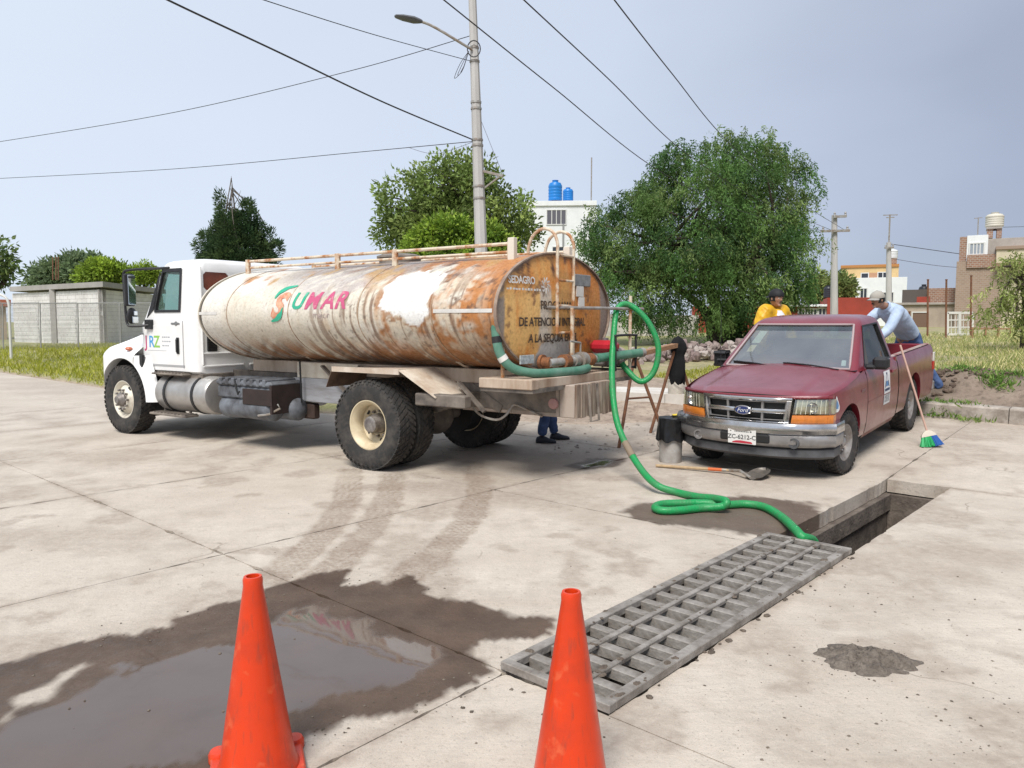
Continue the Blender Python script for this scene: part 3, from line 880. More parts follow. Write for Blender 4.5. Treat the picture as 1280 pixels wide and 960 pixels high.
# ---- wheels
def tyre_mesh(name, D, W, rimr, lugs=48, lug=0.012, off=0.5, m=RUB, seg=64):
    r = D/2; h = W/2
    prof = [(rimr-.004, -h*.72), (rimr+.012, -h*.86), (rimr+(r-rimr)*.35, -h*1.0), (rimr+(r-rimr)*.7, -h*.98), (r-.035, -h*.90), (r-.012, -h*.80), (r-.008, -h*.45),
            (r-.008, 0), (r-.008, h*.45), (r-.012, h*.80), (r-.035, h*.90), (rimr+(r-rimr)*.7, h*.98), (rimr+(r-rimr)*.35, h), (rimr+.012, h*.86), (rimr-.004, h*.72), (rimr-.02, h*.6), (rimr-.02, -h*.6), (rimr-.004, -h*.72)]
    M = rot('X', -90)
    mb = MB(); mb.lathe(prof, seg, M)
    rowz = [-.80, -.42, 0, .42, .80]
    for row, zc in enumerate(rowz):
        for k in range(lugs):
            a = 2*math.pi*(k+(.5 if row % 2 else 0))/lugs
            da = 2*math.pi/lugs*0.66; dz = h*(.17 if abs(zc) < .7 else .15)
            base_r = r-.014 if abs(zc) > .7 else r-.010
            sk = da*.35*(1 if row < 2 else -1)
            V_ = []
            for rr in (base_r-.004, r if abs(zc) < .7 else r-.004):
                for (aa, zz) in ((-da/2-sk, zc*h-dz), (da/2-sk, zc*h-dz), (da/2+sk, zc*h+dz), (-da/2+sk, zc*h+dz)):
                    V_.append(M @ Vector((rr*math.cos(a+aa), rr*math.sin(a+aa), zz)))
            mb.add(V_, [(4, 5, 6, 7), (0, 1, 5, 4), (1, 2, 6, 5), (2, 3, 7, 6), (3, 0, 4, 7)])
    # shoulder blocks wrap on the side wall
    for sgn in (-1, 1):
        for k in range(lugs):
            a = 2*math.pi*(k+.25)/lugs; da = 2*math.pi/lugs*.55
            V_ = []
            for (rr, zz) in ((r-.006, .86), (r-.05, .985), (r-.012, .78), (r-.055, .93)):
                for aa in (-da/2, da/2): V_.append(M @ Vector((rr*math.cos(a+aa), rr*math.sin(a+aa), sgn*h*zz)))
            mb.add(V_, [(0, 1, 3, 2), (0, 2, 6, 4), (1, 5, 7, 3), (2, 3, 7, 6)])
    return mb.mesh(name, m, 30)
def disc_rim_mesh(name, m, rimr, W, face, hubr, dish):
    """steel disc wheel; axis along Y, outside face towards +Y; face = y of the disc at its centre"""
    M = rot('X', -90); h = W/2; mb = MB()
    prof = [(rimr-.02, -h*.72), (rimr+.004, -h*.76), (rimr+.006, -h*.72), (rimr-.03, -h*.6), (rimr-.045, 0), (rimr-.03, h*.6), (rimr+.006, h*.74), (rimr+.012, h*.80), (rimr-.006, h*.80), (rimr-.022, h*.66), (rimr-.05, h*.45), (rimr-.06, dish)]
    prof += [(rimr*.80, dish+(face-dish)*.30), (rimr*.62, dish+(face-dish)*.72), (hubr*1.55, face), (hubr*1.05, face), (0.001, face)]
    mb.lathe([(a, -b if False else b) for a, b in prof], 40, M)
    return mb.mesh(name, m, 40)
def add_wheel(root, D, W, rimr, x, y, outside, tyre_me, rim_me, front, flip=False, holes=5, bolts=10, hubm=None):
    w = empty('wheel'); w.parent = root; w.location = (x, y, D/2)
    if outside < 0: w.rotation_euler = (0, 0, math.pi)
    w.rotation_euler[1] = random.uniform(0, 1.0)
    link('tyre', tyre_me, w); r_ = link('rim', rim_me, w)
    return w
def bolts_mesh(name, n, rad, y0, y1, br, m, hub=None):
    mb = MB(); M = rot('X', -90)
    for k in range(n):
        a = 2*math.pi*k/n
        mb.lathe([(br, y0), (br, y1-.006), (br*.6, y1), (0.0005, y1)], 6, M @ T(rad*math.cos(a), rad*math.sin(a), 0))
    if hub: mb.lathe(hub, 20, M)
    return mb.mesh(name, m, 30)
DT_, WT_ = 1.01, 0.275
tyre_me = tyre_mesh('tyre', DT_, WT_, .275, 44)
rimF_me = disc_rim_mesh('rim', IVORYRIM, .275, WT_, .125, .09, .02)
rimR_me = disc_rim_mesh('rim', CREAMRIM, .275, WT_, -.085, .10, -.02)
hubF_me = bolts_mesh('hub', 10, .145, .118, .165, .017, HUBM, [(.105, .11), (.105, .15), (.085, .175), (.06, .20), (.055, .215), (0.001, .215)])
hubR_me = bolts_mesh('hub', 10, .145, -.09, -.045, .017, HUBM, [(.115, -.10), (.115, -.02), (.095, .02), (.09, .075), (.06, .09), (0.001, .09)])
def holes_mesh(n, rad, y, rx):
    out = []
    for k in range(n):
        a = 2*math.pi*(k+.3)/n
        out.append(MB().lathe([(rx, y), (rx*.9, y+.004), (0.0005, y+.003)], 14, rot('X', -90) @ T(rad*math.cos(a), rad*math.sin(a), 0)).mesh('hand_hole', DARK, 30))
    return out
holF_me = holes_mesh(2, .195, .078, .034); holR_me = holes_mesh(5, .197, -.055, .032)
def truck_wheel(x, y, outside, rear):
    w = empty('wheel'); w.parent = tk
    w.matrix_local = T(x, y, DT_/2) @ (rot('Z', 180) if outside < 0 else Matrix()) @ rot('Y', random.uniform(0, 60))
    link('tyre', tyre_me, w); link('rim', rimR_me if rear else rimF_me, w); link('hub', hubR_me if rear else hubF_me, w)
    for hm in (holR_me if rear else holF_me): link('hand_hole', hm, w)
    return w
truck_wheel(5.0, 1.04, 1, False); truck_wheel(5.0, -1.04, -1, False)
truck_wheel(0.0, 1.06, 1, True); truck_wheel(0.0, -1.06, -1, True)
truck_wheel(0.0, 0.74, -1, True); truck_wheel(0.0, -0.74, 1, True)

# ---- chassis
mb = MB()
for sy in (-1, 1): mb.box(-2.0, 5.45, sy*.43-.04, sy*.43+.04, .70, .97, .006)
for xx in (-1.4, -.6, .6, 1.7, 2.8): mb.box(xx-.05, xx+.05, -.39, .39, .74, .94)
P('frame_rails', FRAME, mb)
mb = MB(); M = rot('X', -90)
mb.tube([(0, -.95, .5), (0, .95, .5)], .075, 12); mb.sphere((0, 0, .5), (.24, .23, .24), 16, 10); mb.tube([(.1, 0, .52), (2.8, 0, .62)], .05, 10)
for sy in (-1, 1):
    for k in range(4): mb.box(-.62+.07*k, .62-.07*k, sy*.48-.04, sy*.48+.04, .66-.02*k, .678-.02*k)
P('rear_axle', FRAME, mb)
for sy in (1, -1): P('brake_drum', DARK, MB().tube([(0, sy*.42, .505), (0, sy*.70, .505)], .262, 24))  # black drums, added to darken the inner wheels under the truck
mb = MB(); mb.tube([(5.0, -.9, .48), (5.0, .9, .48)], .055, 10)
for sy in (-1, 1): mb.box(4.4, 5.5, sy*.42-.04, sy*.42+.04, .58, .61)
mb.box(4.1, 5.2, -.3, .3, .55, 1.1, .05); mb.box(3.2, 4.1, -.2, .2, .55, .9, .05)
P('front_axle_and_engine', FRAME, mb)
# cream sub-frame and saddles under the barrel
mb = MB()
for sy in (-1, 1): mb.box(-1.75, 2.85, sy*.44-.05, sy*.44+.05, .975, 1.13, .005)
P('tank_subframe', TAN, mb)
for xx in (2.65, 1.62, -.85, -1.62):
    mb = MB()
    pts = [(-.9, 1.36), (-.62, 1.20), (-.45, 1.13), (-.45, .98), (.45, .98), (.45, 1.13), (.62, 1.20), (.9, 1.36), (.55, 1.17), (0, 1.11), (-.55, 1.17)]
    mb.prism(pts, -.03, .03, Matrix(((0, 0, 1, xx), (1, 0, 0, 0), (0, 1, 0, 0), (0, 0, 0, 1))))
    P('tank_saddle', TAN, mb, smooth=0)
# grey side sheet along the frame between battery box and wheels, with diagonal strut
SIDES = mat('grey_side_sheet', (0.33, 0.34, 0.36), .6, col2=(0.22, 0.21, 0.21), scale=4, stretch=(.5, 1, 3))
mb = MB(); mb.box(.55, 1.85, .62, .64, .63, .93, .004); P('side_sheet', SIDES, mb)
mb = MB(); mb.box(.7, 1.8, .60, .615, .93, 1.13, .004); P('side_sheet', mat('cream_sheet', (0.66, 0.62, 0.53), .7, col2=(0.5, 0.43, 0.33), scale=5), mb)
mb = MB(); mb.bar((1.25, .68, 1.1), (.75, .68, .72), .06, .02); P('strut', FRAME, mb)
mb = MB(); mb.tube([(1.62, .72, 1.15), (1.6, .72, .62)], .012, 6); P('tie_rod', BLKP, mb)
mb = MB(); mb.box(1.5, 2.7, .5, .62, .40, .60, .02); P('exhaust_box', mat('brown_box', (0.06, 0.036, 0.028), .8, var=.4), mb)

# ---- cab shell
def rrect(x0, x1, hw, z, r, n=5):
    pts = []
    r = min(r, hw*.95, (x1-x0)*.49)
    for (cx, cy, a0) in ((x1-r, hw-r, 0), (x0+r, hw-r, 90), (x0+r, -hw+r, 180), (x1-r, -hw+r, 270)):
        for k in range(n+1):
            a = R(a0+90*k/n); pts.append((cx+r*math.cos(a), cy+r*math.sin(a), z))
    return pts
def shell(levels, n=5, thick=.045):
    mb = MB(); outer = [rrect(a, b, w, z, r, n) for (z, a, b, w, r) in levels]
    mb.loft(outer)
    inn = MB(); zl = levels[0][0]; zt = levels[-1][0]
    inner = []
    zs = [zl+thick]+[z for (z, *_r) in levels if zl+thick+.012 < z < zt-thick-.006]+[zt-thick]
    for z in zs:
        g_ = [float(np.interp(z, [l[0] for l in levels], [l[i] for l in levels])) for i in (1, 2, 3, 4)]
        k = thick*(1.0 if z < zt-thick-.001 else 1.3)
        inner.append(rrect(g_[0]+k*1.1, g_[1]-k*1.1, g_[2]-k, z, max(g_[3]-thick*.5, .02), n))
    inn.loft(inner)
    m1 = mb.mesh('o', None, 0); m2 = inn.mesh('i', None, 0); m2.flip_normals()
    out = MB(); out.add([tuple(v.co) for v in m1.vertices], [tuple(p.vertices) for p in m1.polygons]); out.add([tuple(v.co) for v in m2.vertices], [tuple(p.vertices) for p in m2.polygons])
    return out
def ws_x(z): return 4.62-(z-1.68)*(4.62-4.19)/(2.37-1.68)     # windshield line
LV = []
for z in (.93, .96, 1.05, 1.3, 1.5, 1.62): LV.append((z, 3.32, 4.72 if z > 1.0 else 4.60, 1.02 if z > .94 else .97, .10))
for z in (1.68, 1.85, 2.05, 2.25, 2.36): LV.append((z, 3.32+(z-1.68)*.01, ws_x(z)+.03, 1.02-(z-1.68)*.055, .10))
LV += [(2.44, 3.335, 4.19, .968, .11), (2.475, 3.35, 4.15, .945, .12), (2.500, 3.38, 4.09, .90, .14), (2.515, 3.44, 4.0, .80, .16), (2.522, 3.55, 3.9, .5, .10)]
# side windows one cut through both doors, windshield, rear window
def prism_y(poly, y0, y1):      # poly in (x,z)
    return MB().prism(poly, y0, y1, Matrix(((1, 0, 0, 0), (0, 0, 1, 0), (0, 1, 0, 0), (0, 0, 0, 1))))
WINP = [(3.72, 1.80), (4.30, 1.80), (4.30, 1.86), (4.13, 2.36), (3.70, 2.36)]
def frame_of(poly, k, ctr=None):
    cx = sum(p[0] for p in poly)/len(poly); cy = sum(p[1] for p in poly)/len(poly)
    return [(cx+(x-cx)*k, cy+(y-cy)*k) for x, y in poly]
cut1 = prism_y(WINP, -1.3, 1.3)
cut2 = MB().box(4.15, 4.9, -.86, .86, 1.74, 2.33)
cut3 = MB().box(3.1, 3.5, .50, .90, 2.08, 2.33, .04)
cut4 = MB().box(3.1, 3.5, -.90, .22, 2.08, 2.33, .04)
sh = shell(LV)
cab_me = boolean_cut(sh.mesh('cab', None, 0, fix=False), [cut1, cut2, cut3, cut4], WHITE)
cab = link('cab', cab_me, tk)
# panes
def pane(name, pts, m, parent, th=.006):
    a = [Vector(p) for p in pts]; n = (a[1]-a[0]).cross(a[2]-a[0]).normalized()*th
    mb = MB(); k = len(a)
    mb.add([p-n*.5 for p in a]+[p+n*.5 for p in a], [tuple(range(k-1, -1, -1)), tuple(range(k, 2*k))]+[(i, (i+1) % k, k+(i+1) % k, k+i) for i in range(k)])
    return P(name, m, mb, parent, 0)
pane('windshield', [(4.63, -.86, 1.73), (4.63, .86, 1.73), (4.215, .84, 2.34), (4.215, -.84, 2.34)], GLS, cab)
REARG = mat('red_brown_pane', (0.22, 0.045, 0.022), .25, coat=.4, var=.3, scale=4)  # opaque red-brown colour stands in for the rusty tank's reflection
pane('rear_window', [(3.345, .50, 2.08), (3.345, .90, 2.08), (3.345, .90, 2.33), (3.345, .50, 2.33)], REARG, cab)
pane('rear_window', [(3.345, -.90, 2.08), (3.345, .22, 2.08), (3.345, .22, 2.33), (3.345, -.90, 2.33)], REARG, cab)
# curtain of red cloth behind the rear glass
mb = MB(); mb.grid(lambda u, v: (3.40+.01*math.sin(u*60), -.9+1.8*u, 1.98+.34*v), 60, 2); P('rear_curtain', mat('red_cloth', (0.33, 0.06, 0.03), .9, var=.3), mb, cab)
# door on each side: panel just proud of the shell with its window frame and pane, handle, trim
for sy in (1, -1):
    dpoly = [(3.63, .99), (4.42, .97), (4.60, 1.15), (4.66, 1.45), (4.60, 1.66), (4.36, 1.80), (4.17, 2.40), (3.66, 2.40)]
    # seam line of the door as a thin dark groove strip
    door = empty('door'); door.parent = tk
    def yw(z): return 1.02 if z < 1.68 else 1.02-(z-1.68)*.055
    mb = MB()
    mb.box(3.66, 4.60, sy*1.020, sy*1.026, 1.02, 1.60, .003); P('door_panel', WHITE, mb, door)
    mb = MB(); mb.box(3.63, 4.62, sy*1.0215, sy*1.0275, 1.02, 1.045); mb.box(3.645, 3.652, sy*1.021, sy*1.0275, 1.0, 1.66)
    P('door_seam', mat('seam_grey', (0.35, 0.35, 0.35), .6), mb, door)
    fo = frame_of(WINP, 1.09); fi = frame_of(WINP, .94)
    n = len(fo); V_ = []
    for (poly, dy) in ((fo, .012), (fi, .012), (fi, -.03), (fo, -.006)):
        V_ += [(x, sy*(yw(z)+dy), z) for x, z in poly]
    F_ = []
    for rr in range(3):
        for k in range(n): F_.append((rr*n+k, rr*n+(k+1) % n, (rr+1)*n+(k+1) % n, (rr+1)*n+k))
    P('window_frame', BLKP, MB().add(V_, F_), door, 0)
    pane('window_pane', [(x, sy*(yw(z)-.018), z) for x, z in frame_of(WINP, .96)], GLS, door)
    mb = MB(); mb.box(4.42, 4.48, sy*.97, sy*1.0, 1.72, 2.3); 
    mb = MB(); mb.box(3.735, 3.80, sy*1.024, sy*1.04, 1.20, 1.43, .015); mb.box(3.75, 3.785, sy*1.04, sy*1.062, 1.22, 1.41, .01)
    P('door_handle', BLKP, mb, door)
    mb = MB(); mb.box(3.72, 3.92, sy*1.0235, sy*1.032, 1.61, 1.635, .006); mb.lathe([(.0, 0), (.032, .0), (.03, .008), (.001, .01)], 16, T(3.80, sy*1.0245, 1.622) @ rot('X', -90*sy)); P('name_badge', mat('badge_grey', (0.25, 0.25, 0.25), .4, metal=.6), mb, door)
    # black quarter glass / A-pillar wedge
    pane('quarter_glass', [(4.52, sy*1.022, 1.70), (4.345, sy*1.022, 1.82), (4.19, sy*(yw(2.33)+.004), 2.33), (4.215, sy*(yw(2.33)+.004), 2.33)], BLKP, door)
# coloured letters on the doors
LET = {'J': (0.50, 0.05, 0.16), 'R': (0.05, 0.30, 0.60), 'Z': (0.25, 0.50, 0.08)}
for sy in (1, -1):
    x = 4.58 if sy > 0 else 4.22
    for ch, w in (('J', .095), ('R', .125), ('Z', .12)):
        t_ = text_mb(ch, .235, bold=.004)
        M = Matrix(((-sy, 0, 0, x), (0, 0, sy, sy*1.0275), (0, 1, 0, 1.285), (0, 0, 0, 1)))
        P('door_letter', mat('letter_'+ch, LET[ch], .5), t_.xform(M), tk, 0); x -= sy*w
    mb = MB()
    for k, (w, z) in enumerate(((.16, 1.43), (.17, 1.37), (.13, 1.31))):
        xx = 4.15 if sy > 0 else 4.10
        j = 0.0
        while j < w:
            l = random.uniform(.02, .05); mb.box(xx-j-l if sy > 0 else xx-w+j-.06, xx-j if sy > 0 else xx-w+j+l-.06, sy*1.0265, sy*1.0275, z-.008, z+.010); j += l+.012
    mb.box(4.05, 4.52, sy*1.0265, sy*1.0275, 1.235, 1.241)
    P('door_print', mat('print_grey', (0.35, 0.36, 0.38), .6), mb, tk, 0)
# back-of-cab details: recessed panel ribs, vent grille
mb = MB()
for (y0, y1, z0, z1) in ((.30, .95, 1.02, 1.05), (.30, .95, 1.20, 1.225), (.30, .95, 1.85, 1.875), (.94, .965, 1.05, 2.40), (-.95, .2, 1.02, 1.05)): mb.box(3.298, 3.322, y0, y1, z0, z1, .008)
P('cab_rear_rib', WHITE, mb)
mb = MB()
mb.box(3.305, 3.325, .72, .88, 1.24, 1.52, .01)
for k in range(7): mb.box(3.297, 3.309, .73, .87, 1.26+.036*k, 1.278+.036*k)
P('cab_vent', BLKP, mb)
# interior
mb = MB(); mb.box(4.25, 4.62, -.92, .92, 1.35, 1.72, .06); P('dashboard', mat('dash_grey', (0.09, 0.09, 0.095), .7), mb, cab)
for yy in (.5, -.45):
    mb = MB(); mb.box(3.45, 3.95, yy-.24, yy+.24, 1.15, 1.40, .05); mb.box(3.42, 3.56, yy-.22, yy+.22, 1.40, 1.93, .05); P('seat', mat('seat_grey', (0.06, 0.06, 0.065), .9), mb, cab)
mb = MB(); Ms = T(4.14, .5, 1.80) @ rot('Y', -58)
ring = [(Ms @ Vector((.21*math.cos(a*math.pi/12), .21*math.sin(a*math.pi/12), 0))) for a in range(25)]
mb.tube(ring, .015, 8, False); mb.tube([Ms @ Vector((-.2, 0, 0)), Ms @ Vector((.2, 0, 0))], .015, 6); mb.tube([Ms @ Vector((0, 0, 0)), (4.4, .5, 1.6)], .025, 8)
P('steering_wheel', BLKP, mb, cab)

# ---- hood and front fenders
HX0 = 4.68
def hood_half(sy):
    """side skin with the wheel arch; hood surface above"""
    xs = []
    R_A, XC, ZC = .615, 5.0, .50
    x = 4.44
    nx = 60
    def zb(x):
        if abs(x-XC) < R_A: return max(.60 if x < XC else .56, ZC+math.sqrt(max(0, R_A*R_A-(x-XC)**2)))
        return .60 if x < XC else .56
    def zt(x): return 1.56-.04*sstep(4.44, 4.9, np.array(x))-(0.30*sstep(4.7, 5.78, np.array(x)))
    def yy(x, z):
        nose = math.sqrt(max(0.0, 1-max(0, (x-5.40)/.39)**2.4)) if x > 5.40 else 1
        f = float(sstep(1.12, 1.50, np.array(z)))
        base = 1.165*(1-f)+.80*f
        cabin = float(sstep(4.90, 4.66, np.array(x)))*f
        base = base*(1-cabin)+.97*cabin
        return base*(.45+.55*nose) if x > 5.4 else base
    mb = MB()
    def fn(u, v):
        xx = HX0+(5.78-HX0)*u
        a, b = zb(xx), float(zt(xx)); z = a+(b-a)*v
        return (xx, sy*yy(xx, z), z)
    mb.grid(fn, 72, 16)
    # returned lip of the arch
    def lip(u, v):
        xx = HX0+(5.78-HX0)*u; z = zb(xx); return (xx, sy*(yy(xx, z)-.14*v), z+.008*v)
    mb.grid(lip, 72, 2)
    return mb, (zt, yy, zb)
mbL, fns = hood_half(1); mbR, _ = hood_half(-1)
zt, yy_, zb_ = fns
mb = MB(); mb.add(mbL.v, mbL.f); mb.add(mbR.v, mbR.f)
def top(u, v):
    xx = HX0+(5.78-HX0)*u; z = float(zt(xx)); y = yy_(xx, z); q = v*2-1
    return (xx, y*q, z+.09*(1-q*q)*(1-.5*u))
mb.grid(top, 40, 16)
def nose(u, v):
    z = .62+(float(zt(5.78))-.62)*v; y = yy_(5.78, z)*(u*2-1); return (5.78+.05*(1-(u*2-1)**2), y, z)
mb.grid(nose, 14, 6)
hood = P('hood', WHITE, mb, smooth=50)
for sy in (1, -1):
    def sk(u, v):
        z = .50+.66*v
        xr = min(4.70, 5.0-math.sqrt(max(.0, .615**2-(z-.5)**2))) if z < 1.10 else 4.70
        xl = 4.22+.24*v**1.5
        return (xl+(xr-xl)*u, sy*(1.165-.13*(1-u)**2-.05*max(0, v-.75)), z)
    mb = MB(); mb.grid(sk, 8, 14); mb.grid(lambda u, v: (sk(1, v)[0], sk(1, v)[1]-sy*.16*u, sk(1, v)[2]), 2, 14)
    P('fender_skirt', WHITE, mb, hood, 50)
mb = MB(); mb.box(5.82, 5.86, -.34, .34, .82, 1.18, .02)
for k in range(6): mb.box(5.85, 5.875, -.33, .33, .86+.05*k, .875+.05*k)
P('grille', BLKP, mb, hood)
for sy in (1, -1):
    mb = MB(); mb.sphere((5.66, sy*.56, .98), (.13, .13, .10), 14, 8); P('headlight', mat('lamp_lens', (0.75, 0.76, 0.74), .12, coat=.5), mb, hood)
    mb = MB(); mb.sphere((4.88, sy*1.105, 1.255), (.055, .05, .03), 12, 6); P('side_marker', mat('marker_red', (0.55, 0.16, 0.08), .3), mb, hood)
    mb = MB(); mb.prism([(4.50, 1.00), (4.56, .98), (4.56, 1.17), (4.49, 1.17)], -.03, .012, Matrix(((1, 0, 0, 0), (0, 0, sy, sy*1.125), (0, 1, 0, 0), (0, 0, 0, 1)))); P('fender_vent', BLKP, mb, hood, 0)
    # wheel well liner
    mb = MB(); mb.lathe([(.625, -.32), (.625, .17)], 24, T(5.0, sy*.85, .5) @ rot('X', -90*sy), R(-20) if sy < 0 else R(160), R(200) if sy < 0 else R(380)); P('wheel_well', DARK, mb, hood)
    mb = MB(); mb.box(4.82, 4.9, sy*.86-.01, sy*.86+.02, 1.50, 1.56, .01); P('hood_latch', BLKP, mb, hood)
    mb = MB(); mb.box(4.62, 4.70, sy*1.028-.006, sy*1.028+.006, 1.46, 1.485, .003); P('engine_badge', mat('badge_grey', (0.25, .25, .25)), mb, hood)
mb = MB(); mb.grid(lambda u, v: (5.90-.30*(abs(u*2-1)**3), (u*2-1)*1.02, .46+.24*v), 24, 2); mb.grid(lambda u, v: (5.90-.30*(abs(u*2-1)**3)-.2*v, (u*2-1)*1.02, .70), 24, 1)
P('front_bumper', mat('bumper_white', (0.6, 0.6, 0.58), .4), mb)
# mirrors on tubular arms
for sy in (1, -1):
    mr = empty('mirror'); mr.parent = tk
    mb = MB(); mb.tube(catmull([(4.10, sy*.98, 2.40), (4.35, sy*1.10, 2.395), (4.62, sy*1.20, 2.38), (4.70, sy*1.235, 2.34), (4.70, sy*1.24, 2.1), (4.68, sy*1.24, 1.75), (4.66, sy*1.235, 1.62), (4.60, sy*1.21, 1.585), (4.40, sy*1.04, 1.60)], 5), .018, 8); P('mirror_arm', BLKP, mb, mr)
    P('mirror_bracket', BLKP, MB().box(3.98, 4.22, sy*.955-.02, sy*.955+.05, 2.385, 2.42, .012), mr); P('mirror_bracket', BLKP, MB().box(4.36, 4.52, sy*1.02-.01, sy*1.02+.05, 1.54, 1.68, .012), mr)
    Mm = T(4.63, sy*1.20, 2.07) @ rot('Z', 26*sy)
    mb = MB(); mb.box(-.03, .035, -.10, .10, -.20, .26, .022, Mm); P('mirror_housing', BLKP, mb, mr)
    mb = MB(); mb.box(-.040, -.031, -.082, .082, -.18, .24, .003, Mm); P('mirror_face', MIRR, mb, mr)
    Mm = T(4.63, sy*1.18, 1.73) @ rot('Z', 26*sy)
    mb = MB(); mb.sphere((0, 0, 0), (.05, .10, .12), 14, 10, None).xform(Mm); P('convex_housing', BLKP, mb, mr)
    mb = MB(); mb.box(-.058, -.045, -.065, .065, -.10, -.01, .01, Mm); mb.box(-.058, -.045, -.05, .03, .01, .07, .01, Mm); P('convex_face', MIRR, mb, mr)
# fuel tank with straps, steps
ft = P('fuel_tank', ALU, MB().tube([(3.06, .86, .64), (3.075, .86, .64), (3.11, .86, .64), (4.22, .86, .64), (4.255, .86, .64), (4.27, .86, .64)], [.18, .24, .262, .262, .24, .18], 28))
for xx in (3.35, 4.0): P('strap', BLKP, MB().lathe([(.263, -.025), (.273, -.025), (.273, .025), (.263, .025)], 28, T(xx, .86, .64) @ rot('Y', 90)), ft)
mb = MB(); mb.box(3.55, 4.30, .86, 1.12, .905, .93, .006)
for k in range(9): mb.box(3.57+.08*k, 3.60+.08*k, .87, 1.11, .93, .945)
P('cab_step', FRAME, mb)
mb = MB(); mb.box(3.45, 4.32, .95, 1.16, .335, .365, .006)
for k in range(10): mb.box(3.47+.083*k, 3.5+.083*k, .96, 1.15, .365, .378)
mb.bar((3.6, .98, .36), (3.6, .98, .5), .03); mb.bar((4.2, .98, .36), (4.2, .98, .5), .03)
P('lower_step', FRAME, mb)
mb = MB(); mb.box(3.3, 4.45, -1.0, .98, .86, .935, .01); P('cab_floor', FRAME, mb)
mb = MB(); mb.tube([(2.98, -.84, .64), (4.2, -.84, .64)], .29, 20); P('fuel_tank', ALU, mb)
# battery box with ribbed lid, air tanks
BATT = mat('battery_cover_grey', (0.15, 0.165, 0.185), .6, col2=(0.055, 0.055, 0.06), scale=5)
mb = MB(); mb.box(1.72, 2.80, .62, 1.10, .66, .82, .02); bb = P('battery_box', BATT, mb)
mb = MB(); mb.box(1.70, 2.82, .60, 1.12, .82, .90, .03)
for k in range(8): mb.box(1.80+.125*k, 1.86+.125*k, .64, 1.125, .83, .925, .01)
P('lid', BATT, mb, bb)
mb = MB(); mb.box(1.68, 2.25, 1.105, 1.125, .60, .80, .004); mb.box(1.68, 1.72, .62, 1.12, .50, .86); P('bracket', mat('brown_primer', (0.032, 0.020, 0.017), .7, var=.4), mb, bb)
mb = MB(); mb.tube([(2.40, 1.121, .90), (2.36, 1.135, .80), (2.33, 1.13, .72), (2.30, 1.128, .76)], .012, 6); P('strap', BLKP, mb, bb)
for (a, b, y, z) in ((1.74, 2.80, .98, .54), (1.60, 2.2, .72, .53)):
    mb = MB(); mb.tube([(a, y, z), (a+.02, y, z), (a+.06, y, z), (b-.06, y, z), (b-.02, y, z), (b, y, z)], [.03, .11, .145, .145, .11, .03], 20); P('air_tank', BATT, mb)
mb = MB(); mb.tube([(1.66, 1.05, .62), (1.60, 1.06, .58), (1.75, 1.11, .50), (1.95, 1.12, .47)], .014, 6); P('air_pipe', GALV, mb)

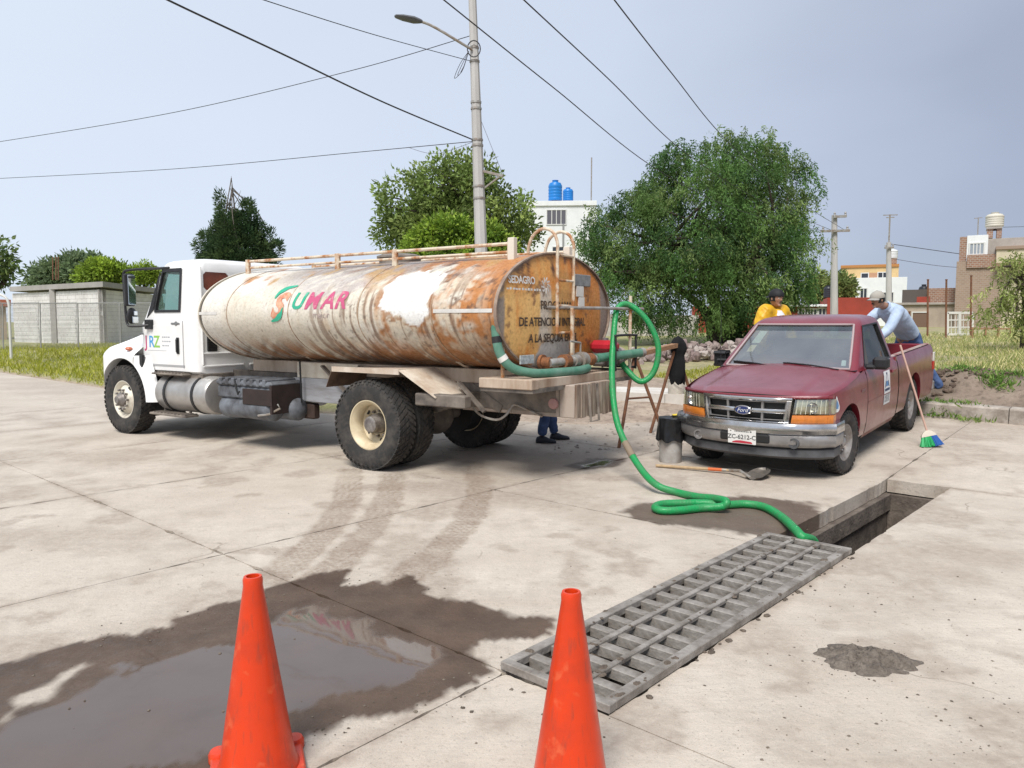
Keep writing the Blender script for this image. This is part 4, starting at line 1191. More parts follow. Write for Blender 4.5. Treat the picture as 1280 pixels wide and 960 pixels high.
# ---- the barrel
TX0, TX1, TA, TB, TZ = -1.75, 3.02, 1.20, .635, 1.745      # rear, front, half width, half height, centre height
def barrel_paint(x, y, z):
    v = (z-TZ)/TB; th = np.arctan2(v, y/TA)         # 0 near side, pi/2 top
    arc = th*0.95
    n1 = fbm(x*1.4, arc*1.4, 11); n2 = fbm(x*5, arc*5, 12); n3 = fbm(x*16, arc*16, 13)
    streak = fbm(x*11, arc*1.1, 14); streak2 = fbm(x*26, arc*1.6, 15)
    diag = fbm((x*1.0+arc*1.2)*7, (arc-x*.5)*1.4, 16)
    cream = np.array([.63, .58, .485]); white = np.array([.72, .70, .65]); orange = np.array([.40, .165, .05]); brown = np.array([.15, .075, .04])
    ochre = np.array([.56, .36, .13]); grey = np.array([.33, .30, .285]); dark = np.array([.07, .05, .04])
    C = np.ones(x.shape+(3,))*cream
    def mx(f, c):
        nonlocal C
        f = np.clip(f, 0, 1)[..., None]; C = C*(1-f)+np.asarray(c)*f
    mx(sstep(.45, .7, n1)*.7, white)
    back = sstep(1.4, -1.3, x)                      # 0 front .. 1 rear
    # faded ochre washes running down
    mx(sstep(.52, .70, streak*.6+n2*.4)*(.12+.45*back), ochre*.9)
    # grey bare metal showing along the upper shoulder
    mx(sstep(.40, .55, n1*.5+diag*.5+.10*sstep(.3, .9, v))*sstep(.35, .75, v)*sstep(2.2, 1.2, x)*.9, grey)
    mx(sstep(.50, .56, diag*.6+n2*.4)*sstep(.1, .6, v)*sstep(1.6, .3, x)*.8, brown*1.6)
    # orange rust growing to the rear
    rust = sstep(.46, .58, n1*.35+n2*.3+streak*.35-.16+.26*back+.05*v)
    mx(rust*sstep(1.0, -.4, x)*(.35+.65*sstep(.45, .62, n2*.5+diag*.5)), orange)
    mx(sstep(.47, .60, n2*.45+n1*.55-.20+.36*sstep(-.5, -1.2, x)+.10*sstep(-.1, .8, v)), orange*1.1)
    mx(sstep(.56, .66, diag*.5+n3*.5)*sstep(.3, -1.2, x)*.85, brown)
    run = fbm(x*8, arc*.9, 231); run2 = fbm(x*19, arc*1.3, 232)
    mx(sstep(.50, .58, run*.6+n2*.4)*sstep(.5, -.3, x)*sstep(-1.75, -1.35, x)*sstep(.85, .45, v)*.85, cream*np.array([1.0, .97, .92]))
    mx(sstep(.55, .63, run2*.55+run*.45)*sstep(1.8, .2, x)*sstep(.8, .2, v)*.8, np.array([.17, .085, .045]))
    mx(sstep(.50, .62, fbm(x*3.2, arc*2.0, 233))*sstep(.50, .85, v)*sstep(2.4, 1.0, x)*.7, np.array([.30, .25, .215]))
    # underside: brown streaks and grime
    low = sstep(-.35, -.85, v)
    mx(low*sstep(.40, .60, diag*.6+streak2*.4+.12*back)*.95, brown)
    mx(low*sstep(.45, .60, streak+.1*back)*.7, orange)
    mx(sstep(-.70, -.95, v)*sstep(.38, .55, n2*.5+streak2*.5)*.7, brown*.9)
    # drips and chips
    mx(sstep(.68, .75, streak2*.6+n3*.4)*sstep(.7, .0, v)*.6, brown)
    mx(sstep(.72, .76, n3)*.5*sstep(1.4, .4, x), dark)
    mx(sstep(.64, .70, n2)*sstep(2.6, 2.2, x)*sstep(.35, .6, v)*.6, ochre*.8)
    # clean repainted patch with torn edge
    near = y > 0
    patch = [(-.22, .46), (-.30, .62), (-.60, .70), (-.95, .62), (-.98, .40), (-.86, .20), (-.90, -.06), (-.72, -.22), (-.52, -.04), (-.33, .02), (-.20, .10)]
    sd = poly_sd(x+(n2-.5)*.16, v+(n3-.5)*.20, patch)
    mx(np.where(near, sstep(.03, -.01, sd), 0), np.array([.77, .765, .74]))
    mx(np.where(near, sstep(.02, -.01, np.abs(sd-.05)-.03)*sstep(.45, .6, n2)*.7, 0), orange*.8)
    # rubbed grey ground around the lettering
    mx(np.where(near, sstep(.3, .0, np.hypot((x-.75)/.9, (v-.52)/.3)-.6)*sstep(.36, .55, diag*.6+n2*.4)*.7, 0), np.array([.50, .465, .44]))
    # clean white nose
    mx(sstep(2.35, 2.6, x)*sstep(-.6, -.2, v)*.55, white*.97)
    mx(np.where((np.abs(x-2.42) < .012), .35, 0), grey)
    mx(sstep(2.95, 3.02, x)*.3, grey)
    mx(sstep(.62, .68, fbm(x*30, arc*30, 19))*sstep(-1.9, -.9, -x)*0.0, brown)
    return C
NU, NV = 300, 220
uu = np.linspace(TX0, TX1, NU+1); vv = np.linspace(0, 2*math.pi, NV+1)[:-1]
xg, tg2 = np.meshgrid(uu, vv, indexing='ij')
dent = (fbm(xg*2.2, np.cos(tg2)*2+np.sin(tg2)*3, 44)-.5)*.012
endr = 1-0.035*sstep(TX1-.10, TX1, xg)**2-.0
yg = np.cos(tg2)*(TA+dent)*endr; zg = TZ+np.sin(tg2)*(TB+dent)*endr
V = np.stack([xg, yg, zg], -1).reshape(-1, 3)
idx = np.arange((NU+1)*NV).reshape(NU+1, NV); nx_ = np.roll(idx, -1, axis=1)
F = np.stack([idx[:-1], nx_[:-1], nx_[1:], idx[1:]], -1).reshape(-1, 4)[:, ::-1]
BARREL = mat('worn_tank_paint', (1, 1, 1), .58, var=.30, scale=30, attr='paint', bump=.22, bscale=24, rvar=.16, vlo=.45, vhi=.75)
me = npmesh('tank', V, F, BARREL)
colattr(me, 'paint', barrel_paint(xg.ravel(), yg.ravel(), zg.ravel()))
tank = link('tank', me, tk)
def head(x0, bulge, name, paint, m):
    nr, na = 60, 160
    rr = np.linspace(0, 1, nr+1); aa = np.linspace(0, 2*math.pi, na+1)[:-1]
    rg, ag = np.meshgrid(rr, aa, indexing='ij')
    y = np.cos(ag)*rg*TA*.999; z = TZ+np.sin(ag)*rg*TB*.999; x = x0+bulge*(1-rg**2.2)
    V = np.stack([x, y, z], -1).reshape(-1, 3); idx = np.arange((nr+1)*na).reshape(nr+1, na); nx = np.roll(idx, -1, axis=1)
    F = np.stack([idx[:-1], nx[:-1], nx[1:], idx[1:]], -1).reshape(-1, 4)
    if bulge < 0: F = F[:, ::-1]
    me = npmesh(name, V, F, m); colattr(me, 'paint', paint(y.ravel(), z.ravel())); return link(name, me, tank)
def rear_paint(y, z):
    n1 = fbm(y*1.6, z*1.6, 111); n2 = fbm(y*5, z*5, 112); n3 = fbm(y*18, z*18, 113); drip = fbm(y*14, z*1.6, 114)
    orange = np.array([.66, .235, .04]); dark = np.array([.15, .07, .04]); ochre = np.array([.70, .44, .16]); pale = np.array([.62, .58, .50]); white = np.array([.74, .73, .69]); grey = np.array([.26, .235, .22])
    C = np.ones(y.shape+(3,))*orange
    def mx(f, c):
        nonlocal C
        f = np.clip(f, 0, 1)[..., None]; C = C*(1-f)+np.asarray(c)*f
    mx(sstep(.38, .60, n1*.6+drip*.4)*.65, ochre*1.0)
    mx(sstep(-.1, .25, y)*sstep(2.06, 1.85, z)*sstep(.35, .55, n1*.5+drip*.5+.08)*.75, ochre*1.15)
    mx(sstep(.16, .06, np.abs(y-.36)+(drip-.5)*.25)*sstep(2.12, 1.95, z)*sstep(1.35, 1.5, z)*.85, pale)       # bleached drip down the middle
    mx(sstep(-.15, -.6, y)*sstep(1.2, 1.4, z)*.75, orange*.85)
    mx(sstep(.54, .64, drip*.55+n2*.45)*sstep(2.0, 2.3, z), dark)                                          # runs from the hatch
    mx(sstep(.60, .68, n2*.5+n3*.5)*.7, dark)
    for yy0, zz0 in ((.62, 2.22), (.15, 2.24), (-.28, 2.2)):
        mx(sstep(.05, .0, np.abs(y-yy0)+(n3-.5)*.06)*sstep(.16, .05, np.abs(z-zz0)), dark*.7)
    # repainted pale trapezoid above the outlet
    sd = poly_sd(y+(n3-.5)*.03, z+(n3-.5)*.03, [(.62, 1.12), (.40, 1.42), (.1, 1.50), (-.18, 1.44), (-.22, 1.10), (.1, 1.02)])
    mx(sstep(.015, -.015, sd), np.array([.50, .485, .45]))
    rim = np.sqrt((y/TA)**2+((z-TZ)/TB)**2)
    mx(sstep(1.04, 1.06, y/1.0)*sstep(.4, .6, n2+.2)*.9, grey*.9)
    mx(sstep(-.93, -1.0, y)*.85, grey)
    mx(sstep(.95, .99, rim+(n2-.5)*.05)*.8, np.array([.22, .17, .14]))
    mx(sstep(1.24, 1.16, z)*.6, dark)
    return C
head(TX0, -.06, 'rear_head', rear_paint, BARREL)
head(TX1, .16, 'front_head', lambda y, z: np.ones((len(y), 3))*np.array([.72, .67, .57]), BARREL)
# rolled rims
def eband(x, w, th, m, name, par=tank, a0=0, a1=2*math.pi, seg=96):
    mb = MB(); V_ = []; n = seg
    for (dx, dr) in ((-w/2, .001), (-w/2, th), (w/2, th), (w/2, .001)):
        for k in range(n+1):
            a = a0+(a1-a0)*k/n; V_.append((x+dx, math.cos(a)*(TA+dr), TZ+math.sin(a)*(TB+dr)))
    F_ = [(r*(n+1)+k, r*(n+1)+k+1, (r+1)*(n+1)+k+1, (r+1)*(n+1)+k) for r in range(3) for k in range(n)]
    mb.add(V_, F_); return P(name, m, mb, par)
eband(TX0-.012, .035, .016, mat('rim_brown', (0.20, 0.14, 0.11), .7, col2=(.34, .26, .2), scale=8), 'rear_rim')
eband(TX1-.006, .02, .006, mat('cream_paint', (0.66, 0.61, 0.52), .6), 'front_rim')
SEAM = mat('weld_seam', (0.46, 0.36, 0.25), .7, col2=(.25, .13, .07), scale=9)
for xx in (2.42, 1.25, .1, -.95): eband(xx, .012, .0035, SEAM, 'weld_seam')
# pale tape stripes on the flank
TAPE = mat('faded_tape', (0.62, 0.60, 0.56), .45, var=.2, scale=12)
for (x0, x1) in ((-1.72, -.98), (2.62, 3.0)):
    mb = MB(); mb.grid(lambda u, v: (x0+(x1-x0)*u, math.cos(.02+.06*v)*(TA+.004), TZ-.02+math.sin(.02+.06*v)*(TB+.004)), 10, 2); P('reflective_tape', TAPE, mb, tank)
# lettering wrapped on the barrel
def wrap(mb2, x, zc, flip=1, off=.006):
    """text plane (u along -X when seen from the near side, v up) onto the flank"""
    out = []
    bm = bmesh.new(); 
    vs_ = [bm.verts.new(p) for p in mb2.v]
    for f in mb2.f:
        try: bm.faces.new([vs_[i] for i in f])
        except ValueError: pass
    for _ in range(2): bmesh.ops.subdivide_edges(bm, edges=[e_ for e_ in bm.edges if e_.calc_length() > .05], cuts=1, use_grid_fill=False)
    bmesh.ops.triangulate(bm, faces=bm.faces[:])
    th0 = math.asin((zc-TZ)/TB)
    for v in bm.verts:
        # arc length along the ellipse
        th = th0; rem = v.co.y; step = .004 if rem > 0 else -.004
        k = int(abs(rem)/.004)
        for _ in range(k): th += step/math.hypot(TA*math.sin(th), TB*math.cos(th))
        v.co = Vector((x-v.co.x, math.cos(th)*(TA+off), TZ+math.sin(th)*(TB+off)))
    bm.verts.index_update()
    o = MB(); o.v = [tuple(v.co) for v in bm.verts]; o.f = [tuple(v.index for v in f.verts) for f in bm.faces]; bm.free(); return o
PINK = mat('faded_magenta', (0.48, 0.085, 0.18), .6, col2=(0.62, 0.40, 0.38), scale=14, vlo=.54, vhi=.80)
TEAL = mat('faded_green', (0.03, 0.36, 0.22), .6, col2=(0.30, 0.48, 0.36), scale=14, vlo=.55, vhi=.8)
REDO = mat('faded_red', (0.52, 0.13, 0.07), .6, col2=(0.62, 0.40, 0.26), scale=14)
x = 1.21
P('flank_letter', TEAL, wrap(text_mb('U', .30, shear=.22, bold=.008), x, 1.80), tank, 0); x -= .235
P('flank_letter', PINK, wrap(text_mb('M', .30, shear=.22, bold=.008), x, 1.80), tank, 0); x -= .285
P('flank_letter', PINK, wrap(text_mb('A', .30, shear=.22, bold=.008), x, 1.80), tank, 0); x -= .215
P('flank_letter', PINK, wrap(text_mb('R', .30, shear=.22, bold=.008), x, 1.80), tank, 0)
def ribbon(pts, w0, w1):
    pts = catmull([(a, b, 0) for a, b in pts], 6); n = len(pts); V_ = []; F_ = []
    for i, p in enumerate(pts):
        t_ = (pts[min(i+1, n-1)]-pts[max(i-1, 0)]).normalized(); nn = Vector((-t_.y, t_.x, 0)); w = (w0+(w1-w0)*abs(2*i/(n-1)-1))*.5
        V_ += [p+nn*w, p-nn*w]
    for i in range(n-1): F_.append((2*i, 2*i+1, 2*i+3, 2*i+2))
    return MB().add(V_, F_)
P('flank_emblem', TEAL, wrap(ribbon([(.03, .18), (.07, .27), (.17, .34), (.31, .37)], .085, .02), 1.56, 1.76, off=.009), tank, 0)
P('flank_letter', REDO, wrap(text_mb('S', .44, shear=.35, bold=.022), 1.56, 1.70), tank, 0)
P('flank_emblem', TEAL, wrap(ribbon([(.22, .06), (.19, -.02), (.11, -.08), (.0, -.11)], .075, .012), 1.56, 1.76, off=.009), tank, 0)
WRN = mat('worn_print', (0.22, 0.17, 0.16), .7, col2=(0.55, 0.45, 0.40), scale=18)
P('flank_letter', WRN, wrap(text_mb('mejor', .115, bold=.002), 0.82, 1.69), tank, 0)
# rear lettering
def rear_text(txt, size, y, z, m, bold=.002, sp=1.0, ox=0.0):
    t_ = text_mb(txt, size, bold=bold, spacing=sp)
    M = Matrix(((0, 0, -1, 0), (-1, 0, 0, y), (0, 1, 0, z), (0, 0, 0, 1)))
    t_.xform(M)
    t_.v = [(TX0-.068+.06*min(1, (math.hypot(p[1]/TA, (p[2]-TZ)/TB))**2.2)-.004, p[1], p[2]) for p in t_.v]
    return P('rear_letter', m, t_, tank, 0)
WHT = mat('white_lettering', (0.72, 0.70, 0.66), .6, var=.35, scale=25); BLT = mat('dark_lettering', (0.055, 0.04, 0.032), .7, col2=(0.20, 0.11, 0.05), scale=16, vlo=.5, vhi=.8)
rear_text('SEDAGRO', .105, .99, 2.035, WHT, .003, .92)
mb = MB()
for k in range(13):
    yy0 = 1.06-.055*k; mb.box(TX0-.05, TX0-.045, yy0-.04+.02*random.random(), yy0, 1.965, 1.98+.012*random.random())
P('rear_print', WHT, mb, tank, 0)
# round eagle-like stamp, only a worn ring of strokes
mb = MB()
for k in range(9):
    a = 2*math.pi*k/9; mb.bar((TX0-.066, .36+.035*math.cos(a), 2.03+.035*math.sin(a)), (TX0-.066, .36+.085*math.cos(a+.5), 2.03+.085*math.sin(a+.5)), .016, .004, (1, 0, 0))
P('rear_stamp', WHT, mb, tank, 0)
rear_text('PROGRAMA', .125, .46, 1.78, BLT, .003, .95)
rear_text('DE ATENCION INTEGRAL', .125, .84, 1.605, BLT, .003, .93)
rear_text('A LA SEQUIA EN EL', .125, .66, 1.435, BLT, .003, .93)
mb = MB(); mb.box(TX0-.075, TX0-.03, -.62, -.26, 2.05, 2.18, .006); P('tail_plate', mat('grey_sign', (0.26, 0.27, 0.27), .6, var=.4, scale=14), mb, tank)
mb = MB(); mb.box(TX0-.072, TX0-.055, -.46, -.30, 1.93, 2.05, .002); mb.box(TX0-.072, TX0-.055, -.48, -.35, 1.80, 1.925, .002); P('paper_notice', mat('paper', (0.75, 0.73, 0.68), .8, var=.15), mb, tank)
mb = MB(); mb.box(TX0-.062, TX0-.05, .58, .84, 1.22, 1.31, .002); P('number_sticker', mat('pale_sticker', (0.55, 0.60, 0.60), .6, var=.5, scale=30), mb, tank)

# guard rails on top, ladder, hatch
def ztop(y): return TZ+TB*math.sqrt(1-(y/TA)**2)
for sy in (1, -1):
    yb = sy*.58
    rail = P('guard_rail', RUSTC, MB().tube([(2.78, yb, 2.46), (-1.52, yb, 2.46)], .019, 8).tube([(2.72, yb, 2.375), (-1.5, yb, 2.375)], .016, 8))
    for xx in (2.78, 1.05, .10, -1.52):
        mb = MB(); mb.box(xx-.035, xx+.035, yb-.02, yb+.02, ztop(.58)-.02, 2.485, .004); P('rail_post', RUSTC, mb, rail)
    mb = MB(); mb.box(-1.58, -1.50, yb-.035, yb+.035, ztop(.58)-.03, 2.52, .006); P('end_post', mat('cream_paint', (.66, .61, .52)), mb, rail)
ld = empty('ladder'); ld.parent = tk
for yy0 in (.20, -.15):
    mb = MB(); mb.tube(catmull([(-1.86, yy0, 1.52 if yy0 > 0 else 1.16), (-1.86, yy0, 2.3), (-1.86, yy0, 2.48), (-1.80, yy0, 2.60), (-1.68, yy0, 2.64), (-1.56, yy0, 2.58), (-1.50, yy0, 2.46), (-1.49, yy0, 2.34)], 5), .018, 8)
    P('ladder_stile', RUSTC, mb, ld)
for zz in (1.53, 1.82, 2.09, 2.36): P('rung', RUSTC, MB().tube([(-1.86, .20, zz), (-1.86, -.15, zz)], .014, 8), ld)
mb = MB(); mb.lathe([(.26, 0), (.26, .09), (.29, .09), (.29, .115), (.2, .14), (.001, .145)], 28, T(.55, 0, 2.35)); P('hatch', mat('hatch_grey', (0.28, 0.25, 0.22), .8, var=.4), mb)

# ---- rear wheel guards
for sy in (1, -1):
    mb = MB()
    def pl(a, b, y0, y1, th=.012):
        (xa, za), (xb, zb2) = a, b
        mb.add([(xa, y0, za), (xb, y0, zb2), (xb, y1, zb2), (xa, y1, za), (xa, y0, za+th), (xb, y0, zb2+th), (xb, y1, zb2+th), (xa, y1, za+th)], [(0, 3, 2, 1), (4, 5, 6, 7), (0, 1, 5, 4), (1, 2, 6, 5), (2, 3, 7, 6), (3, 0, 4, 7)])
    y0, y1 = (.60, 1.20) if sy > 0 else (-1.20, -.60)
    pl((.52, 1.10), (-.50, 1.13), y0, y1); mb.box(-.50, .52, sy*1.20-.012, sy*1.20+.004, 1.085, 1.142)
    g1 = P('wheel_guard', mat('pale_guard', (0.60, 0.53, 0.45), .7, col2=(.42, .33, .25), scale=4), mb, smooth=0)
    mb = MB(); pl((-.50, 1.125), (-1.0, .86), y0, y1); P('sloping_flap', mat('cream_sheet2', (0.66, 0.60, 0.50), .7, col2=(.46, .36, .27), scale=5), mb, g1, 0)
    mb = MB(); pl((.62, .90), (.52, 1.10), y0, y1); P('front_flap', mat('brown_flap', (0.20, 0.13, 0.09), .8, var=.5), mb, g1, 0)
    mb = MB(); mb.box(-1.36, -.70, sy*1.16-.10, sy*1.16+.02, .77, .90, .012); P('side_bumper', FRAME, mb)
    mb = MB(); mb.bar((-1.0, sy*.45, .84), (-1.0, sy*1.08, .84), .08); mb.bar((-.95, sy*.75, 1.0), (-1.3, sy*.75, .7), .05, .03); P('bumper_arm', FRAME, mb)

# ---- rear frame box, timber deck, rack
mb = MB(); mb.box(-2.22, -.78, -.46, .46, .66, 1.0, .008); rb = P('rear_frame_box', mat('dusty_box', (0.38, 0.32, 0.27), .85, col2=(0.20, 0.15, 0.115), scale=3, stretch=(1, 1, .5), vlo=.4, vhi=.68), mb)
mb = MB()
for k in range(3): mb.box(-1.45-.30*k, -1.442-.30*k, .458, .466, .67, .99)
for xx in (-1.05, -1.32, -1.62, -1.95):
    for zz in (.74, .83, .92): mb.sphere((xx, .462, zz), .012, 6, 4)
P('rivets', FRAME, mb, rb)
for k in range(9):
    y = -.46+.92*(k+.5)/9; mb = MB(); mb.box(-2.245-.006*random.random(), -2.222, y-.048, y+.048, .645+.02*random.random(), 1.0+.01*random.random(), .004); P('tail_plank', TAILM, mb, rb)
mb = MB(); mb.bar((-.80, .47, 1.0), (-1.32, .47, .70), .09, .02, (0, 1, 0)); P('gusset', FRAME, mb, rb)
for k in range(4): P('deck_plank', TAN, MB().box(-2.12+.155*k+.002, -1.965+.155*k-.002 if k < 3 else -1.50, -1.11+.01*random.random(), .98, 1.0, 1.088+.004*random.random(), .005))
P('deck_edge', TAN, MB().box(-2.125, -1.495, .985, 1.12, .992, 1.092, .008))
for (y0, y1) in ((.5, 1.10), (-1.1, -.5)): P('deck_bearer', FRAME, MB().box(-2.12, -1.5, y0, y1, .955, 1.0, .004))
mb = MB(); mb.tube([(-2.30, .30, 1.0), (-2.33, .30, .62), (-2.33, .12, .62), (-2.30, .12, 1.0)], .014, 6); P('step_stirrup', FRAME, mb)
mb = MB(); mb.tube(catmull([(-1.0, .55, .70), (-1.15, .60, .63), (-1.35, .6, .60), (-1.45, .56, .66), (-1.5, .5, .76), (-1.62, .5, .74), (-1.85, .48, .66)], 5), .013, 6); P('air_line', GALV, mb)
mb = MB(); mb.lathe([(.06, 0), (.055, .02), (.001, .025)], 14, T(-1.98, .465, .80) @ rot('X', -90)); P('tail_lamp', mat('faded_lamp', (0.40, 0.22, 0.20), .4), mb)
# rack: two-metre pipe on posts
mb = MB(); mb.tube([(-1.58, 1.16, 1.80), (-2.22, -1.20, 1.80)], .018, 8); P('rack_pipe', GALV, mb)
for (xx, yy0, zz) in ((-1.72, 1.02, 1.80), (-1.93, .0, 1.80), (-2.16, -.98, 1.95)):
    mb = MB(); mb.tube([(xx, yy0, 1.06), (xx, yy0, zz)], .02, 8); P('rack_post', RUSTC, mb)
# outlet pipe and valves
Mx = rot('Y', -90)
mb = MB(); mb.tube([(-1.78, .42, 1.22), (-1.92, .42, 1.22)], .06, 14); mb.lathe([(.085, 0), (.085, .03), (.001, .03)], 16, T(-1.80, .42, 1.22) @ Mx); P('outlet_flange', RUSTY, mb)
pp = [(-1.92, .45, 1.22), (-1.96, .38, 1.225), (-1.98, .1, 1.23), (-2.02, -.35, 1.235), (-2.06, -.62, 1.24)]
P('outlet_pipe', GALV, MB().tube(pp, .045, 12))
for (yy0, rr, m_) in ((.22, .075, RUSTY), (.02, .065, GALV), (-.1, .09, GALV), (-.26, .07, RUSTY)):
    xx = -1.96-.06*(.4-yy0)/1.0
    P('valve_body', m_, MB().tube([(xx, yy0+.055, 1.23), (xx, yy0-.055, 1.23)], rr, 14))
mb = MB(); mb.tube([(-1.98, -.1, 1.30), (-1.98, -.1, 1.42), (-1.98, .12, 1.44)], .012, 6); P('valve_lever', GALV, mb)
# motor pump in its tube frame
mp = empty('motor_pump'); mp.parent = tk; mp.location = (-1.95, -.85, 1.09)
for xx in (-.22, .22):
    mb = MB(); mb.tube(catmull([(xx, -.27, 0), (xx, -.27, .36), (xx, -.24, .40), (xx, .24, .40), (xx, .27, .36), (xx, .27, 0)], 4), .014, 8); P('frame_hoop', BLKP, mb, mp)
mb = MB(); mb.tube([(-.22, -.27, .02), (.22, -.27, .02)], .014, 6); mb.tube([(-.22, .27, .02), (.22, .27, .02)], .014, 6); mb.tube([(-.22, -.27, .2), (.22, -.27, .2)], .012, 6); P('frame_rail', BLKP, mb, mp)
mb = MB(); mb.box(-.15, .15, -.02, .24, .20, .345, .05); P('fuel_tank', mat('engine_red', (0.46, 0.02, 0.035), .3, coat=.4), mb, mp)
mb = MB(); mb.lathe([(.04, 0), (.04, .03), (.001, .035)], 12, T(0, .1, .34)); mb.box(-.13, .13, .0, .22, .04, .2, .03); mb.lathe([(.1, -.05), (.12, 0), (.1, .05), (.001, .05)], 18, T(0, -.16, .15) @ rot('X', 90)); P('engine_block', mat('engine_grey', (0.22, 0.22, 0.22), .5, metal=.4), mb, mp)
mb = MB(); mb.lathe([(.075, 0), (.075, .10), (.05, .14), (.001, .14)], 16, T(0, -.18, .15) @ rot('Y', -90)); mb.tube([(-.1, -.18, .15), (-.15, -.22, .16)], .05, 10); P('pump_body', GALV, mb, mp)

P('delivery_hose', mat('teal_hose', (0.055, 0.18, 0.12), .6, col2=(.13, .25, .19), scale=6), MB().tube([(-2.04, -.36, 1.24), (-2.12, -.7, 1.26), (-2.26, -1.12, 1.285)], .05, 12))
P('hose_clamp', GALV, MB().tube([(-2.245, -1.08, 1.283), (-2.262, -1.13, 1.286)], .058, 12))

# ================================================================== PICKUP
_a = R(40); _p = R(3.4)
PX = Vector((-math.sin(_a)*math.cos(_p), -math.cos(_a)*math.cos(_p), -math.sin(_p))); PY = Vector((math.cos(_a), -math.sin(_a), 0)); PZ = PX.cross(PY)
PO = Vector((2.935, 8.609, 0))-PX*.07
PKM = Matrix(((PX.x, PY.x, PZ.x, PO.x), (PX.y, PY.y, PZ.y, PO.y), (PX.z, PY.z, PZ.z, PO.z), (0, 0, 0, 1)))
pk = tag(empty('pickup_truck', M=PKM), 'faded dark red single cab pickup parked nose towards the open drain', 'pickup truck')
def soft_coat(m, r): m.node_tree.nodes['Principled BSDF'].inputs['Coat Roughness'].default_value = r
def pkw(x, y, z): return PKM @ Vector((x, y, z))
RED = mat('faded_maroon_paint', (0.185, 0.015, 0.026), .40, coat=.9, col2=(0.145, 0.013, 0.022), scale=2.5, rvar=.10, vlo=.4, vhi=.7)
soft_coat(RED, .22)
CHR = mat('dull_chrome', (0.60, 0.60, 0.61), .20, metal=.95, col2=(0.42, 0.41, 0.40), scale=6, rvar=.10)
CHRD = mat('scuffed_silver', (0.40, 0.39, 0.39), .42, metal=.6, col2=(0.26, 0.25, 0.245), scale=5, rvar=.1)
VAL = mat('grey_valance', (0.10, 0.10, 0.105), .55, var=.4, scale=6)
LENS = glass('hazy_headlight', (0.88, 0.88, 0.76), .22, .08)
REFL = mat('lamp_reflector', (0.80, 0.80, 0.72), .28, metal=.75, col2=(.55, .55, .46), scale=14, bump=.35, bscale=16)
AMB = mat('amber_lens', (0.60, 0.19, 0.03), .2, coat=.5, var=.25, scale=20)
WGL = glass('windshield_glass', (0.62, 0.74, 0.72), .40, .05)
SGL = glass('side_glass', (0.50, 0.56, 0.55), .05)
def Q(name, m, mb, parent=None, smooth=35): return mb.build(name, m, parent if parent is not None else pk, smooth)
def prof_y(z):
    return float(np.interp(z, [.28, .34, .45, .60, .72, .80, .92, 1.02, 1.08, 1.12], [.80, .835, .858, .870, .876, .872, .868, .850, .825, .79]))
def xfront(y): return .735-.27*(abs(y)/.87)**2.6
def side_y(x, z):
    y = prof_y(z)
    if x > .0: y -= .085*(x/.55)**2
    return y
ARCH = ((0.0, .40, .375), (-2.84, .41, .385))
def arch_z(x, base):
    z = base
    for (xc, r, zc) in ARCH:
        if abs(x-xc) < r: z = max(z, zc+math.sqrt(r*r-(x-xc)**2))
    return z
def skin(x0, x1, zt, base, nx, nz, name, par):
    mb = MB()
    for sy in (1, -1):
        def fn(u, v):
            x = x0+(x1-x0)*u; a = arch_z(x, base(x)); b = zt(x); z = a+(b-a)*v
            return (x, sy*side_y(x, z), z)
        mb.grid(fn, nx, nz)
        def lip(u, v):
            x = x0+(x1-x0)*u; a = arch_z(x, base(x)); return (x, sy*(side_y(x, a)-.07*v), a+.004*v)
        mb.grid(lip, nx, 2)
    return mb
zt_f = lambda x: .905+(.62-x)*.135 if x > -.6 else 1.07
base_f = lambda x: .33 if x < .3 else .33+.32*float(sstep(.3, .42, np.array(x)))
body = Q('front_fenders', RED, skin(-.62, .50, zt_f, base_f, 56, 10, '', pk))
# doors: one each side
for sy in (1, -1):
    mb = MB()
    def fn(u, v):
        x = -.628-(1.89-.628)*u; b = 1.075+.02*u; z = .34+(b-.34)*v; return (x, sy*(side_y(x, z)+.002), z)
    mb.grid(fn, 30, 14)
    door = Q('door', RED, mb)
    mb = MB(); mb.box(-1.78, -1.60, sy*.874, sy*.892, .925, .965, .01); Q('door_handle', RED, mb, door)
    mb = MB(); mb.grid(lambda u, v: (-.64-1.24*u, sy*(side_y(-.9, .70-.01*v)+.006), .705-.012*v), 4, 1); Q('body_crease', RED, mb, door)
    mm = empty('mirror'); mm.parent = pk
    mb = MB(); mb.box(-.80, -.66, sy*.82, sy*.93, 1.07, 1.12, .02); Q('mirror_foot', BLKP, mb, mm)
    mb = MB(); mb.box(-.82, -.70, sy*.885, sy*(1.055 if sy > 0 else .985), 1.065, 1.205, .03); Q('mirror_housing', BLKP, mb, mm)
    mb = MB(); mb.box(-.826, -.819, sy*.90, sy*(1.04 if sy > 0 else .97), 1.08, 1.19, .004); Q('mirror_face', MIRR, mb, mm)
# dark boxes added inside the lower body for shading, then the rocker
mb = MB(); mb.box(-1.93, -.45, -.80, .80, .33, .98, .03); mb.box(-.45, .50, -.62, .62, .38, .86, .03); Q('inner_shade_box', DARK, mb)
mb = MB()
for sy in (1, -1): mb.grid(lambda u, v: (-.62-1.33*u, sy*(.80+.035*v), .28+.07*v), 8, 2)
Q('rocker_panel', mat('dusty_maroon', (0.20, 0.05, 0.05), .8, col2=(.30, .22, .18), scale=5), mb)
# cab back edge strip between door and bed
mb = MB()
for sy in (1, -1): mb.grid(lambda u, v: (-1.898-.062*u, sy*side_y(-1.9, .34+.755*v), .34+.755*v), 1, 10)
mb.box(-1.985, -1.94, -.84, .84, .5, 1.09); Q('cab_corner', RED, mb)
